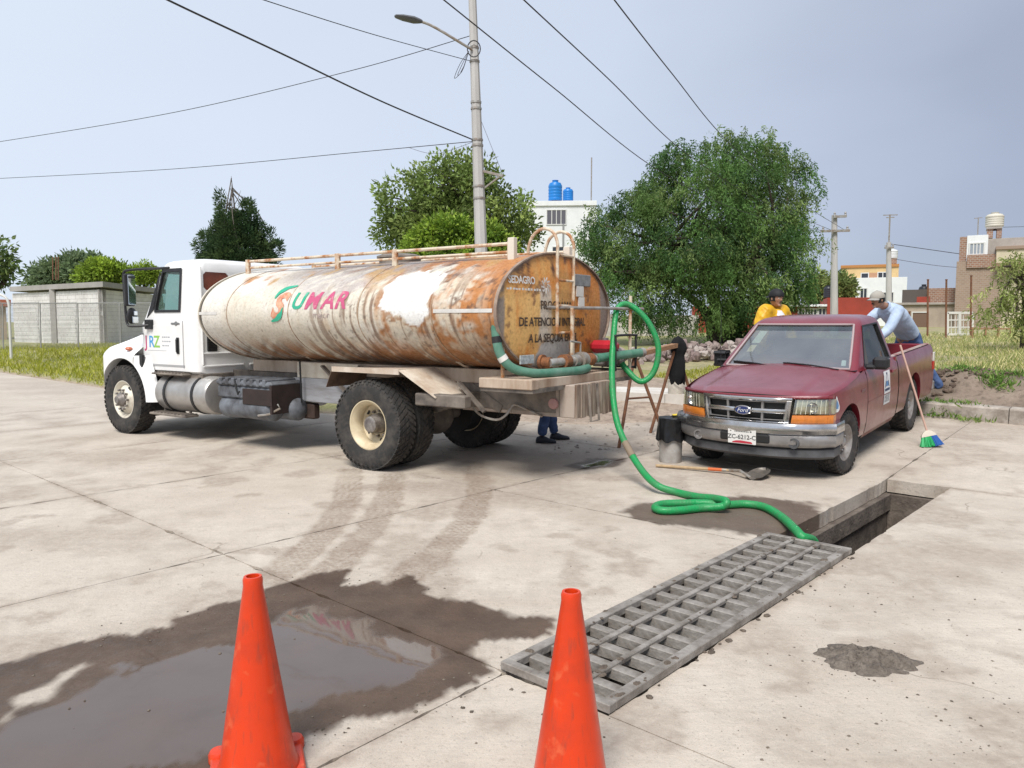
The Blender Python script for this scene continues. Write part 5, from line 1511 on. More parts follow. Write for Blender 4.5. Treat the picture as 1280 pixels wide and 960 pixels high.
# bed
bed = Q('bed_sides', RED, skin(-2.00, -3.98, lambda x: 1.085, lambda x: .36, 64, 12, '', pk))
mb = MB()
for sy in (1, -1):
    mb.box(-3.98, -2.0, sy*.735, sy*.80, 1.078, 1.10, .01)
    mb.box(-3.98, -2.0, sy*.735, sy*.75, .60, 1.08)
mb.box(-3.98, -2.0, -.735, .735, .58, .60); mb.box(-2.03, -2.0, -.735, .735, .60, 1.09)
Q('bed_liner', mat('bed_maroon', (0.24, 0.10, 0.10), .7, col2=(.40, .36, .32), scale=4), mb, bed)
mb = MB(); mb.box(-4.02, -3.97, -.80, .80, .56, 1.085, .012); Q('tailgate', RED, mb, bed)
mb = MB(); mb.box(-4.15, -4.03, -.86, .86, .40, .54, .02); mb.box(-4.05, -3.9, -.5, .5, .42, .5); Q('rear_bumper', CHRD, mb)
for sy in (1, -1):
    mb = MB(); mb.box(-4.00, -3.90, sy*.868, sy*.884, .72, .84, .006); Q('tail_light', mat('tail_red', (0.45, 0.03, 0.02), .25), mb, bed)
    mb = MB(); mb.box(-4.00, -3.90, sy*.866, sy*.884, .845, .97, .006); Q('tail_light', mat('tail_white', (0.62, 0.60, 0.55), .3), mb, bed)
# greenhouse
GH = []
for z, xr, xf, hw in ((1.06, -1.965, -.40, .815), (1.075, -1.965, -.42, .805), (1.15, -1.955, -.52, .785), (1.30, -1.935, -.73, .735), (1.45, -1.91, -.935, .685), (1.54, -1.885, -1.06, .655), (1.585, -1.86, -1.14, .625), (1.615, -1.82, -1.22, .58), (1.635, -1.74, -1.32, .50), (1.645, -1.62, -1.45, .30)):
    GH.append((z, xr, xf, hw, .075))
gsh = shell(GH, 5, .04)
def hexcut(b, t):
    (z0, xa, xb, h0), (z1, xc, xd, h1) = b, t
    return MB().loft([[(xa, -h0, z0), (xb, -h0, z0), (xb, h0, z0), (xa, h0, z0)], [(xc, -h1, z1), (xd, -h1, z1), (xd, h1, z1), (xc, h1, z1)]])
c1 = hexcut((1.095, -.9, .3, .715), (1.535, -1.5, -.5, .575))
SW = [(-.74, 1.105), (-1.115, 1.53), (-1.72, 1.53), (-1.80, 1.105)]
c2 = prism_y(SW, -1.2, 1.2)
c3 = MB().box(-2.2, -1.75, -.55, .55, 1.16, 1.48, .05)
gh_me = boolean_cut(gsh.mesh('cab_roof', None, 0, fix=False), [c1, c2, c3], RED)
gh = link('cab_roof', gh_me, pk)
def wsx(z): return float(np.interp(z, [1.06, 1.075, 1.15, 1.30, 1.45, 1.54], [-.40, -.42, -.52, -.73, -.935, -1.06]))-.012
def ws_fn(u, v):
    z = 1.085+(1.545-1.085)*v; h = .725+(.585-.725)*v; y = (u*2-1)*h
    return (wsx(z)+.012*(1-(u*2-1)**2), y, z)
mb = MB(); mb.grid(ws_fn, 16, 8); Q('windshield', WGL, mb, gh)
# grey seal round the windshield
mb = MB(); loop = [Vector(ws_fn(u, 0)) for u in np.linspace(0, 1, 13)]+[Vector(ws_fn(1, v)) for v in np.linspace(.1, 1, 6)]+[Vector(ws_fn(u, 1)) for u in np.linspace(.95, 0, 12)]+[Vector(ws_fn(0, v)) for v in np.linspace(.9, 0, 6)]
mb.tube([p+Vector((.012, 0, .006)) for p in loop], .013, 6, False); Q('windshield_seal', mat('seal_grey', (0.36, 0.28, 0.28), .6), mb, gh)
mb = MB(); mb.grid(lambda u, v: tuple(Vector(ws_fn(u, .86+.14*v))+Vector((.003, 0, .002))), 16, 2); Q('sun_band', glass('tint_band', (0.35, 0.45, 0.5), .12), mb, gh)
def ghy(z): return float(np.interp(z, [1.075, 1.15, 1.30, 1.45, 1.54], [.805, .785, .735, .685, .655]))
for sy in (1, -1):
    pane('side_window', [(x, sy*(ghy(z)-.022), z) for x, z in SW], SGL, gh)
    fo = frame_of(SW, 1.05); fi = frame_of(SW, .97); V_ = []
    for (poly, dy) in ((fo, .006), (fi, .006), (fi, -.03)): V_ += [(x, sy*(ghy(z)+dy), z) for x, z in poly]
    Q('window_seal', BLKP, MB().add(V_, [(r*4+k, r*4+(k+1) % 4, (r+1)*4+(k+1) % 4, (r+1)*4+k) for r in range(2) for k in range(4)]), gh, 0)
    mb = MB(); mb.bar((-.86, sy*(ghy(1.10)-.01), 1.105), (-1.0, sy*(ghy(1.4)-.01), 1.40), .035, .02); Q('vent_post', BLKP, mb, gh)
pane('rear_window', [(-1.93, -.55, 1.16), (-1.93, .55, 1.16), (-1.915, .55, 1.48), (-1.915, -.55, 1.48)], SGL, gh)
# papers on the windshield
def wsticker(u0, u1, v0, v1, m, name='windshield_sticker'):
    mb = MB(); mb.grid(lambda u, v: tuple(Vector(ws_fn(u0+(u1-u0)*u, v0+(v1-v0)*v))+Vector((-.006, 0, -.003))), 4, 4); Q(name, m, mb, gh, 0)
wsticker(.07, .15, .55, .85, mat('pale_sticker2', (0.68, 0.66, 0.52), .6, var=.3, scale=30))
wsticker(.08, .14, .34, .50, mat('orange_sticker', (0.66, 0.50, 0.30), .6))
wsticker(.93, .965, .08, .20, mat('paper', (0.75, 0.73, 0.68)))
# hood
def hood_fn(u, v):
    q = v*2-1; y_edge_r = .80; x_r = -.47; xf = None
    ye = side_y(-.47+1.05*u, zt_f(-.47+1.05*u))-.003
    y = q*ye
    x = x_r+(xfront(y)-.035-x_r)*u
    edge = zt_f(min(x, .6)) if True else 0
    crown = .055*(1-q*q)*(1-.45*u)+.012*(1-u)
    dome = .014*(1-float(sstep(.50, .56, np.array(abs(y)))))*float(sstep(0, .15, np.array(u)))
    drop = -.028*max(0, (u-.86)/.14)**2
    rnd = -.02*max(0, (abs(q)-.94)/.06)**2
    return (x, y, edge+.004+crown+dome+drop+rnd)
mb = MB(); mb.grid(hood_fn, 40, 48); hoodp = Q('hood', RED, mb, smooth=50)
for q_ in (0, 1):
    mb = MB(); mb.tube([Vector(hood_fn(u, q_))+Vector((0, 0, -.001)) for u in np.linspace(0, .97, 24)], .0045, 5); Q('hood_gap', DARK, mb, hoodp)
mb = MB(); mb.tube([Vector(hood_fn(1, v))+Vector((.004, 0, -.002)) for v in np.linspace(0, 1, 30)], .005, 5); Q('hood_gap', DARK, mb, hoodp)
mb = MB(); mb.grid(lambda u, v: (-.40-.12*u, (v*2-1)*.80, 1.075+.01*u), 2, 8); Q('cowl', BLKP, mb)
# fascia pieces: patches that follow the curved nose
def patch(y0, y1, z0, z1, dx, m, name, par=None, depth=.05, ny=10, nz=3, slope=0.0, smooth=35, bev=.010, trap=0.30):
    mb = MB()
    def P_(y, z, d):
        k = 1+trap*(z-.76)*max(0, 1-max(0, abs(y)-.45)/.35)*min(1, abs(y)/.3)
        y = y*k; return (xfront(y)+dx+d+slope*(z-z0), y, z)
    ys = np.linspace(y0, y1, ny+1); zs = np.linspace(z0, z1, nz+1)
    def fn(u, v):
        y = y0+(y1-y0)*u; z = z0+(z1-z0)*v
        e_ = min(u, 1-u)*abs(y1-y0); f_ = min(v, 1-v)*abs(z1-z0)
        d = -bev if (e_ < 1e-6 or f_ < 1e-6) else 0
        return P_(y, z, d)
    mb.grid(fn, ny, nz)
    loop = [(y, z0) for y in ys]+[(y1, z) for z in zs[1:]]+[(y, z1) for y in ys[::-1][1:]]+[(y0, z) for z in zs[::-1][1:-1]]
    n = len(loop); V_ = [P_(y, z, -bev) for y, z in loop]+[P_(y, z, -depth) for y, z in loop]
    mb.add(V_, [(k, (k+1) % n, n+(k+1) % n, n+k) for k in range(n)])
    return Q(name, m, mb, par, smooth)
patch(-.80, .80, .55, .90, -.07, DARK, 'nose_backing', None, .05, 16)
patch(-.83, .83, .885, .918, -.018, RED, 'nose_panel', None, .06, 20)
gl = patch(-.475, .475, .622, .648, .028, CHR, 'grille', None, .08, 12)
patch(-.475, .475, .862, .900, .020, CHR, 'grille_rim', gl, .08, 12)
patch(-.475, -.430, .645, .866, .024, CHR, 'grille_rim', gl, .08, 3); patch(.430, .475, .645, .866, .024, CHR, 'grille_rim', gl, .08, 3)
patch(-.430, .430, .735, .778, .014, CHR, 'grille_bar', gl, .06, 12)
patch(-.42, .42, .66, .85, -.045, mat('grille_black', (.012, .012, .012), .6), 'grille_back', gl, .02, 8)
for yy0 in (-.19, .19): patch(yy0-.012, yy0+.012, .65, .862, .0, CHRD, 'grille_post', gl, .05, 1)
for (z0, z1) in ((.660, .668), (.845, .853)): patch(-.42, .42, z0, z1, -.005, CHRD, 'grille_wire', gl, .03, 10, 1)
for yy0 in (-.42, .42): patch(yy0-.008, yy0+.008, .66, .855, -.004, CHRD, 'grille_wire', gl, .03, 1, 1)
mb = MB(); mb.lathe([(.001, .012), (.088, .012), (.098, .006), (.1, 0), (.1, -.03)], 32, T(.735+.034, 0, .757) @ rot('Y', 90) @ Matrix.Diagonal((.52, 1, 1, 1))); ov = Q('emblem_ring', CHR, mb, gl)
mb = MB(); mb.lathe([(.001, .016), (.080, .016), (.082, .010)], 32, T(.735+.034, 0, .757) @ rot('Y', 90) @ Matrix.Diagonal((.50, 1, 1, 1))); Q('emblem', mat('emblem_blue', (0.012, 0.03, 0.13), .25, coat=.4), mb, gl)
t_ = text_mb('Ford', .062, shear=.35, align='CENTER').xform(Matrix(((0, 0, 1, .735+.0515), (1, 0, 0, 0), (0, 1, 0, .738), (0, 0, 0, 1)))); Q('emblem_letters', mat('emblem_silver', (.7, .7, .7), .3), t_, gl, 0)
for sy in (1, -1):
    a, b = (.495, .845) if sy > 0 else (-.845, -.495)
    hl = patch(a, b, .728, .882, .002, LENS, 'headlight', None, .09, 10, 4, -.10)
    patch(a+.006, b-.006, .732, .878, -.035, REFL, 'reflector', hl, .04, 10, 4, -.10)
    yc_ = (a+b)/2; mb = MB(); mb.lathe([(.001, .0), (.025, .002), (.045, .012), (.058, .030)], 20, T(xfront(yc_)-.030, yc_, .80) @ rot('Y', 90)); Q('bulb_bowl', CHR, mb, hl)
    patch(a, b, .640, .720, .016, AMB, 'turn_signal', hl, .09, 10, 3, -.05)
    # wrap round the corner
    for (z0, z1, m_, nm) in ((.728, .882, LENS, 'headlight_corner'), (.640, .720, AMB, 'signal_corner')):
        mb = MB(); mb.grid(lambda u, v: (.535-.13*u, sy*(side_y(.535-.13*u, z0+(z1-z0)*v)+.006), z0+.005+(z1-z0-.02)*v), 4, 2); Q(nm, m_, mb, hl)
    for k in range(7): patch(a+.03+.042*k, a+.034+.042*k, .735, .876, .004, mat('lens_rib', (.62, .62, .52), .15, coat=.6), 'lens_rib', hl, .006, 1, 3, -.10, bev=.0)
# bumper: chrome upper roll, silver lower apron, black spoiler
def bump_ring(z_list, dx_list, m, name, wrap_x, hw=.885):
    mb = MB(); n = 40
    def fn(u, v):
        k = v*(len(z_list)-1); i = min(int(k), len(z_list)-2); f = k-i
        z = z_list[i]*(1-f)+z_list[i+1]*f; dx = dx_list[i]*(1-f)+dx_list[i+1]*f
        q = (u*2-1); y = hw*math.sin(q*math.pi/2*.999) if abs(q) < 1 else math.copysign(hw, q)
        tt = abs(q)
        y = math.copysign(min(hw, hw*tt*1.18), q) if tt > 0 else 0
        over = max(0, tt*1.18-1)
        x = xfront(min(abs(y), .86))+.075+dx if over <= 0 else xfront(.86)+.075+dx-over/.18*wrap_x
        r = max(0, min(1, (tt*1.18-.85)/.15)) if over <= 0 else 1
        y2 = abs(y)+dx*r*.6
        return (x-.02*r, math.copysign(y2, q), z)
    mb.grid(fn, n, (len(z_list)-1)*2); return Q(name, m, mb, None, 40)
bp = bump_ring([.648, .640, .600, .535, .525], [-.10, .0, .02, .014, .0], CHR, 'front_bumper', .27)
lw = bump_ring([.523, .510, .43, .39, .375], [-.012, .0, .0, -.03, -.09], CHRD, 'bumper_apron', .25)
bump_ring([.375, .36, .285, .255], [-.10, -.06, -.05, -.10], VAL, 'air_dam', .20)
# intake slot, plate, fog lamp socket
XB = .735+.075
mb = MB(); mb.box(XB-.05, XB+.006, -.24, .30, .425, .515, .012); Q('bumper_slot', mat('slot_black', (.015, .015, .015), .7), mb, lw)
for yy0 in (-.53, .53):
    mb = MB(); xx = xfront(yy0)+.078; mb.lathe([(.055, -.02), (.055, .008), (.038, .008), (.034, -.012), (.001, -.014)], 20, T(xx, yy0, .44) @ rot('Y', 90)); Q('fog_socket', CHRD if yy0 < 0 else VAL, mb, lw)
pl_ = MB().box(XB+.008, XB+.014, -.145, .165, .40, .555, .003); plate = Q('licence_plate', mat('plate_white', (0.72, 0.71, 0.68), .45, var=.08), pl_)
t_ = text_mb('ZC-6212-C', .066, bold=.0015, align='CENTER').xform(Matrix(((0, 0, 1, XB+.0155), (1, 0, 0, .01), (0, 1, 0, .452), (0, 0, 0, 1)))); Q('plate_number', mat('plate_ink', (.10, .10, .10), .6), t_, plate, 0)
mb = MB(); mb.prism([(-.10, .408), (.13, .408), (.115, .428), (.0, .436), (-.05, .432), (-.09, .420)], XB+.0145, XB+.0155, Matrix(((0, 0, 1, 0), (1, 0, 0, 0), (0, 1, 0, 0), (0, 0, 0, 1)))); Q('plate_mark', mat('plate_red', (.45, .03, .05), .6), mb, plate, 0)
mb = MB()
for k in range(9): mb.box(XB+.0145, XB+.0155, -.07+.018*k, -.058+.018*k, .527, .537)
mb.box(XB+.0145, XB+.0155, .10, .118, .528, .543); mb.box(XB+.0145, XB+.0155, -.12, -.105, .53, .54); Q('plate_print', mat('plate_ink', (.1, .1, .1)), mb, plate, 0)
# wipers, antenna
for (ya, yb2, o) in ((-.62, -.12, 0), (.0, .56, 0)):
    mb = MB(); a = Vector((wsx(1.10)+.07, yb2+.06, 1.085)); b = Vector((wsx(1.14)+.03, ya, 1.135)); c = Vector((wsx(1.12)+.035, ya+.30, 1.115))
    mb.tube([a, (a+b)*.5+Vector((.03, 0, .015)), b], .008, 6); mb.bar(b+Vector((0, -.04, .0)), c, .02, .012); Q('wiper', BLKP, mb)
mb = MB(); mb.tube([(-.34, -.76, 1.03), (-.36, -.76, 1.80)], .0035, 6); mb.lathe([(.015, 0), (.012, .03), (.004, .04)], 10, T(-.34, -.76, 1.02)); Q('antenna', BLKP, mb)
# stickers
mb = MB(); mb.grid(lambda u, v: (-1.28-.27*u, side_y(-1.4, .575+.40*v)+.006, .575+.40*v), 2, 8); stk = Q('door_sticker', mat('sticker_white', (.66, .67, .68), .5), mb, pk, 0)
def on_door(poly, m, name, dy=.008):
    mb = MB(); n = len(poly); mb.add([(x, side_y(x, z)+dy, z) for x, z in poly], [tuple(range(n))]); return Q(name, m, mb, stk, 0)
NAVY = mat('sticker_navy', (.035, .05, .10), .6)
on_door([(-1.32, .78), (-1.345, .78), (-1.405, .93), (-1.42, .93), (-1.485, .78), (-1.51, .78), (-1.435, .955), (-1.39, .955)], NAVY, 'sticker_figure')
on_door([(-1.36, .79), (-1.47, .79), (-1.45, .85), (-1.38, .85)], mat('sticker_blue', (.10, .22, .42), .6), 'sticker_figure')
on_door([(-1.31, .735), (-1.52, .735), (-1.52, .765), (-1.31, .765)], NAVY, 'sticker_line'); on_door([(-1.31, .60), (-1.52, .60), (-1.52, .695), (-1.31, .695)], mat('sticker_grey', (.16, .16, .17), .6, col2=(.5, .5, .5), scale=40), 'sticker_line')
drop = [(.40, .905), (.365, .84), (.345, .79), (.35, .755), (.38, .735), (.42, .735), (.45, .755), (.455, .79), (.435, .84)]
def on_fender(poly, m, dy, name, par=None):
    mb = MB(); n = len(poly); mb.add([(x, side_y(x, z)+dy, z) for x, z in poly], [tuple(range(n))]); return Q(name, m, mb, par, 0)
d0 = on_fender([(x-.03, z) for x, z in drop], mat('sticker_white', (.66, .67, .68)), .006, 'drop_sticker')
on_fender([(.37+(x-.40)*.62, .845+(z-.86)*.55) for x, z in drop], mat('sticker_blue', (.10, .22, .42)), .008, 'drop_mark', d0); on_fender([(.345, .77), (.395, .77), (.395, .782), (.345, .782)], mat('sticker_blue', (.1, .22, .42)), .008, 'drop_mark', d0)
mb = MB(); mb.box(-.52, -.38, side_y(-.45, .86)+.001, side_y(-.45, .86)+.007, .845, .875, .002); Q('fender_badge', mat('badge_dull', (.16, .08, .08), .5), mb)
# interior
mb = MB(); mb.box(-.90, -.46, -.70, .70, .86, 1.075, .06); Q('dashboard', mat('dash_pale', (0.30, 0.32, 0.31), .6), mb, gh)
mb = MB(); mb.box(-1.75, -1.30, -.68, .68, .70, .92, .06); mb.box(-1.86, -1.70, -.66, .66, .9, 1.32, .06); Q('bench_seat', mat('seat_cloth', (0.10, 0.10, 0.11), .95), mb, gh)
Ms = T(-1.08, .36, 1.10) @ rot('Y', 65)
mb = MB(); mb.tube([Ms @ Vector((.18*math.cos(a*math.pi/12), .18*math.sin(a*math.pi/12), 0)) for a in range(25)], .014, 8, False); mb.tube([Ms @ Vector((-.17, 0, 0)), Ms @ Vector((.17, 0, 0))], .014, 6); mb.tube([Ms @ Vector((0, 0, 0)), (-.8, .36, 1.0)], .02, 6); Q('steering_wheel', BLKP, mb, gh)
mb = MB(); mb.box(-1.12, -1.08, -.10, .10, 1.42, 1.47, .01); Q('inner_mirror', BLKP, mb, gh)
# running gear
mb = MB()
for sy in (1, -1): mb.box(-4.0, .55, sy*.40-.04, sy*.40+.04, .30, .42)
mb.tube([(0, -.65, .33), (0, .65, .33)], .05, 8); mb.tube([(-2.84, -.65, .35), (-2.84, .65, .35)], .055, 8); mb.sphere((-2.84, .1, .35), .15, 12, 8); mb.box(-.6, .4, -.3, .3, .28, .5)
Q('chassis', DARK, mb)
for (xc, r, zc) in ARCH:
    for sy in (1, -1): Q('wheel_well', DARK, MB().lathe([(r+.005, -.20), (r+.005, .10)], 18, T(xc, sy*.72, zc) @ rot('X', -90*sy), R(-10) if sy < 0 else R(170), R(190) if sy < 0 else R(370)))
for sy in (1, -1):
    mb = MB(); mb.box(-.475, -.455, sy*.60, sy*.83, .20, .48, .004); Q('mud_flap', BLKP, mb)
RUBP = mat('pickup_tyre_rubber', (0.035, 0.033, 0.032), .85, col2=(0.10, 0.085, 0.072), scale=9, vlo=.5, vhi=.75)
ptyre = tyre_mesh('tyre', .70, .225, .195, 34, .014, m=RUBP, seg=48)
prim = disc_rim_mesh('rim', mat('steel_wheel_grey', (0.36, 0.35, 0.34), .5, metal=.4, col2=(.22, .19, .17), scale=9), .195, .225, .045, .055, .0)
phub = bolts_mesh('hub_cap', 5, .085, .04, .07, .011, CHRD, [(.05, .04), (.05, .075), (.035, .085), (.001, .088)])
phol = holes_mesh(7, .125, .028, .022)
for (xx, yy0, sy) in ((0, .735, 1), (0, -.735, -1), (-2.84, .735, 1), (-2.84, -.735, -1)):
    w = empty('wheel'); w.parent = pk
    w.matrix_local = T(xx, yy0, .35) @ (rot('Z', 180) if sy < 0 else Matrix()) @ (rot('Z', -4) if xx == 0 and sy > 0 else Matrix()) @ rot('Y', random.uniform(0, 60))
    for nm, me_ in [('tyre', ptyre), ('rim', prim), ('hub_cap', phub)]+[('hand_hole', q_) for q_ in phol]: link(nm, me_, w)

# ================================================================== LOOSE THINGS
def tkw(x, y, z): return TKM @ Vector((x, y, z))
GREEN = mat('green_hose', (0.010, 0.27, 0.075), .5, col2=(0.045, 0.20, 0.075), scale=11, vlo=.42, vhi=.72, bump=.25, bscale=40, rvar=.12)
TEALH = mat('teal_hose', (0.06, 0.19, 0.13), .6)
hp = [at(776, 452, 8.95), at(784, 463, 8.90), at(801, 477, 8.80), at(817, 465, 8.80), at(823, 436, 8.82), at(813, 407, 8.86), at(797, 388, 8.9), at(782, 380, 8.92), at(771, 388, 8.86), at(767, 420, 8.7), at(765, 455, 8.50), at(766, 492, 8.25), at(772, 530, 8.0), at(786, 562, 7.75), at(804, 590, 7.45), at(822, 607, 7.2)]
g = lambda a, b, z=.036: gnd(a, b, z)
hp += [g(845, 615), g(872, 621, .05), g(893, 623, .08), g(908, 627, .10), g(903, 633, .06), g(878, 635), g(848, 638), g(826, 638), g(819, 634), g(829, 630), g(856, 629), g(882, 629), g(906, 631), g(932, 630), g(956, 634), g(978, 647), g(994, 662, .065), g(1003, 671, .055), Vector((*xy(5.74, -2.09), -.02)), Vector((*xy(5.68, -2.06), -.16)), Vector((*xy(5.70, -2.05), -.40)), Vector((*xy(5.8, -2.05), -.66))]
green = empty('green_hose', gnd(905, 630)); green.location.z = 0
mb = MB(); mb.tube(catmull([p-green.location for p in hp], 7), .034, 14); mb.build('hose_tube', GREEN, green)
rp = catmull([p-green.location for p in hp], 40); mbr = MB(); acc = 0.0
for i in range(1, len(rp)-1):
    acc += (rp[i]-rp[i-1]).length
    if acc > .028:
        acc = 0.0; t_ = (rp[i+1]-rp[i-1]).normalized(); mbr.tube([rp[i]-t_*.006, rp[i], rp[i]+t_*.006], [.0338, .0358, .0338], 12, False)
ro = mbr.build('hose_ribs', GREEN, green, 60, fix=False); ro['kind'] = 'stuff'
pts = catmull([p-green.location for p in hp], 7)
k0 = 7*13
mb = MB(); mb.tube([pts[k0-2], pts[k0+2]], .0368, 14); mb.build('joint_band', mat('muddy_band', (0.22, 0.17, 0.12), .8), green)
mb = MB(); mb.tube([pts[0]+(pts[0]-pts[2])*.6, pts[2]], .046, 14); mb.build('coupling', GALV, green)
tag(green, 'thick bright green hose looped over the tanker rack and running into the drain', 'hose')
old = [tkw(*p) for p in ((-1.70, 1.13, 1.87), (-1.71, 1.13, 1.6), (-1.75, 1.125, 1.36), (-1.84, 1.04, 1.20), (-1.98, .84, 1.138), (-2.06, .5, 1.132), (-2.09, .12, 1.132), (-2.06, -.12, 1.145))]
oh = empty('faded_hose', tkw(-2.0, .5, 1.09))
mb = MB(); op = catmull([p-oh.location for p in old], 8); mb.tube(op, .046, 12); mb.build('hose_tube', TEALH, oh)
mb = MB(); mb.tube([op[18], op[20]], .050, 12); mb.build('tape_band', mat('paper', (.75, .73, .68)), oh)
mb = MB(); mb.tube([op[11], op[13]], .049, 12); mb.build('dark_band', BLKP, oh)
tag(oh, 'faded grey green hose bent upright on the rear deck of the tanker', 'hose')

# ---- traffic cones
ORANGE = mat('cone_orange', (0.60, 0.042, 0.006), .42, col2=(0.42, 0.036, 0.010), scale=7, rvar=.12, vlo=.46, vhi=.82, bump=.12, bscale=9, detail=9)
_nt = ORANGE.node_tree; _b = _nt.nodes['Principled BSDF']; _l = _b.inputs['Base Color'].links[0].from_socket
_tc = N(_nt, 'ShaderNodeTexCoord'); _mp = N(_nt, 'ShaderNodeMapping'); _mp.inputs['Scale'].default_value = (30, 30, 4); _nt.links.new(_tc.outputs['Object'], _mp.inputs['Vector'])
_n = N(_nt, 'ShaderNodeTexNoise'); _n.inputs['Scale'].default_value = 1.6; _n.inputs['Detail'].default_value = 8; _nt.links.new(_mp.outputs[0], _n.inputs['Vector'])
_r = N(_nt, 'ShaderNodeMapRange'); _r.inputs[1].default_value = .58; _r.inputs[2].default_value = .72; _r.inputs[4].default_value = .55; _nt.links.new(_n.outputs['Fac'], _r.inputs[0])
_m = N(_nt, 'ShaderNodeMix', data_type='RGBA'); _m.inputs[7].default_value = (.22, .05, .028, 1); _nt.links.new(_r.outputs[0], _m.inputs[0]); _nt.links.new(_l, _m.inputs[6])
_n2 = N(_nt, 'ShaderNodeTexNoise'); _n2.inputs['Scale'].default_value = 16; _n2.inputs['Detail'].default_value = 6; _nt.links.new(_tc.outputs['Object'], _n2.inputs['Vector'])
_r2 = N(_nt, 'ShaderNodeMapRange'); _r2.inputs[1].default_value = .60; _r2.inputs[2].default_value = .70; _r2.inputs[4].default_value = .5; _nt.links.new(_n2.outputs['Fac'], _r2.inputs[0])
_m2 = N(_nt, 'ShaderNodeMix', data_type='RGBA'); _m2.inputs[7].default_value = (.64, .13, .05, 1); _nt.links.new(_r2.outputs[0], _m2.inputs[0]); _nt.links.new(_m.outputs[2], _m2.inputs[6]); _nt.links.new(_m2.outputs[2], _b.inputs['Base Color'])
def cone(loc, rz, label):
    c = empty('traffic_cone', loc, rz)
    mb = MB(); mb.lathe([(.150, .010), (.147, .030), (.138, .048), (.130, .075), (.034, .708), (.035, .730), (.031, .741), (.023, .741), (.021, .72), (.02, .66)], 48)
    mb.lathe([(.02, .66), (.12, .04)], 48)
    mb.build('cone_body', ORANGE, c)
    s = .165; rc = .05; poly = []
    for (cx, cy, a0) in ((s-rc, s-rc, 0), (-s+rc, s-rc, 90), (-s+rc, -s+rc, 180), (s-rc, -s+rc, 270)):
        for k in range(6): a = R(a0+18*k); poly.append((cx+rc*math.cos(a), cy+rc*math.sin(a)))
    mb = MB(); n = len(poly); mb.loft([[(x, y, .004) for x, y in poly], [(x, y, .022) for x, y in poly], [(x*.96, y*.96, .030) for x, y in poly]]); mb.build('base', ORANGE, c)
    for (sx, sy) in ((1, 1), (1, -1), (-1, 1), (-1, -1)):
        mb = MB(); mb.lathe([(.04, .0), (.04, .028), (.033, .04), (.001, .042)], 14, T(sx*.135, sy*.135, .001)); mb.build('foot', ORANGE, c)
    tag(c, label, 'traffic cone', 'orange traffic cones in front of the puddle')
p = at(321, 900, 2.66); cone((p.x, 2.66, .0), R(20), 'orange traffic cone standing in the edge of the grey puddle')
p = at(713, 900, 2.506); cone((p.x, 2.506, .0), R(35), 'orange traffic cone standing by the near end of the drain grate')

# ---- buckets
BUCK = mat('bucket_grey', (0.42, 0.41, 0.39), .6, col2=(0.28, 0.25, 0.22), scale=7)
BUCW = mat('bucket_white', (0.60, 0.57, 0.50), .6, col2=(0.42, 0.38, 0.32), scale=7)
BAG = mat('black_plastic_bag', (0.008, 0.008, 0.009), .28, bump=.5, bscale=12)
def bucket(loc, h, r, m, label, group, name='bucket'):
    b = empty(name, loc, random.random()*6)
    mb = MB(); mb.lathe([(.001, .0), (r*.88, .0), (r*.90, .01), (r*.965, h*.80), (r*1.03, h*.80), (r*1.03, h*.83), (r*.975, h*.84), (r*.985, h*.92), (r*1.04, h*.92), (r*1.04, h), (r*.96, h), (r*.86, .02), (.001, .02)], 32); mb.build('bucket_body', m, b)
    mb = MB(); mb.tube([(r*1.05*math.cos(a), r*1.05*math.sin(a)*1.0, h*.86-abs(math.sin(a))*h*.45) for a in np.linspace(0, math.pi, 15)], .004, 6); mb.build('handle', GALV, b)
    for s in (1, -1):
        mb = MB(); mb.lathe([(.018, 0), (.018, .012), (.001, .014)], 10, T(s*r*1.02, 0, h*.86) @ rot('Y', 90*s)); mb.build('handle_lug', m, b)
    tag(b, label, 'bucket', group); return b
p = gnd(838, 577); bucket((p.x, p.y, 0), .36, .142, BUCK, 'grey plastic bucket with a black bag over its top beside the pickup bumper', 'plastic buckets')
mb = MB()
def bagf(u, v):
    a = u*2*math.pi; r = (.168+.008*math.sin(5*a+3*v)+.005*math.sin(11*a))*(1-.10*v)*(1 if v < .97 else .2)
    z = -.10+.285*v+.012*math.sin(4*a+v*5)*(1 if .1 < v < .9 else .3)+(0 if v > .05 else .015*math.sin(7*a))
    return (r*math.cos(a), r*math.sin(a), z)
mb.grid(bagf, 48, 14, closeu=True)
bg = mb.build('rubbish_bag', BAG, loc=(p.x, p.y, .36)); tag(bg, 'glossy black plastic bag pulled over the top of the grey bucket', 'plastic bag')
mb = MB()
GLV = mat('yellow_glove', (0.62, 0.47, 0.05), .7)
mb.box(-.05, .045, -.03, .03, 0, .02, .009)
for k in range(4): mb.tube([(.04, -.024+.016*k, .011), (.075, -.026+.0175*k, .014), (.095+.006*(k in (1, 2)), -.027+.018*k, .008)], [.0085, .008, .006], 6)
mb.tube([(-.01, .028, .011), (.02, .05, .012), (.035, .054, .008)], [.009, .009, .006], 6)
gb = mb.build('glove', GLV, loc=(p.x+.06, p.y-.02, .548)); tag(gb, 'yellow work glove lying on the black bag', 'glove')
p2 = ongnd(845, 497, .17); p2.z = ground_z(p2.x, p2.y)+.07
bucket((p2.x, p2.y, p2.z), .37, .15, BUCW, 'dirty white bucket standing on the pale footpath beyond the sawhorse', 'plastic buckets')

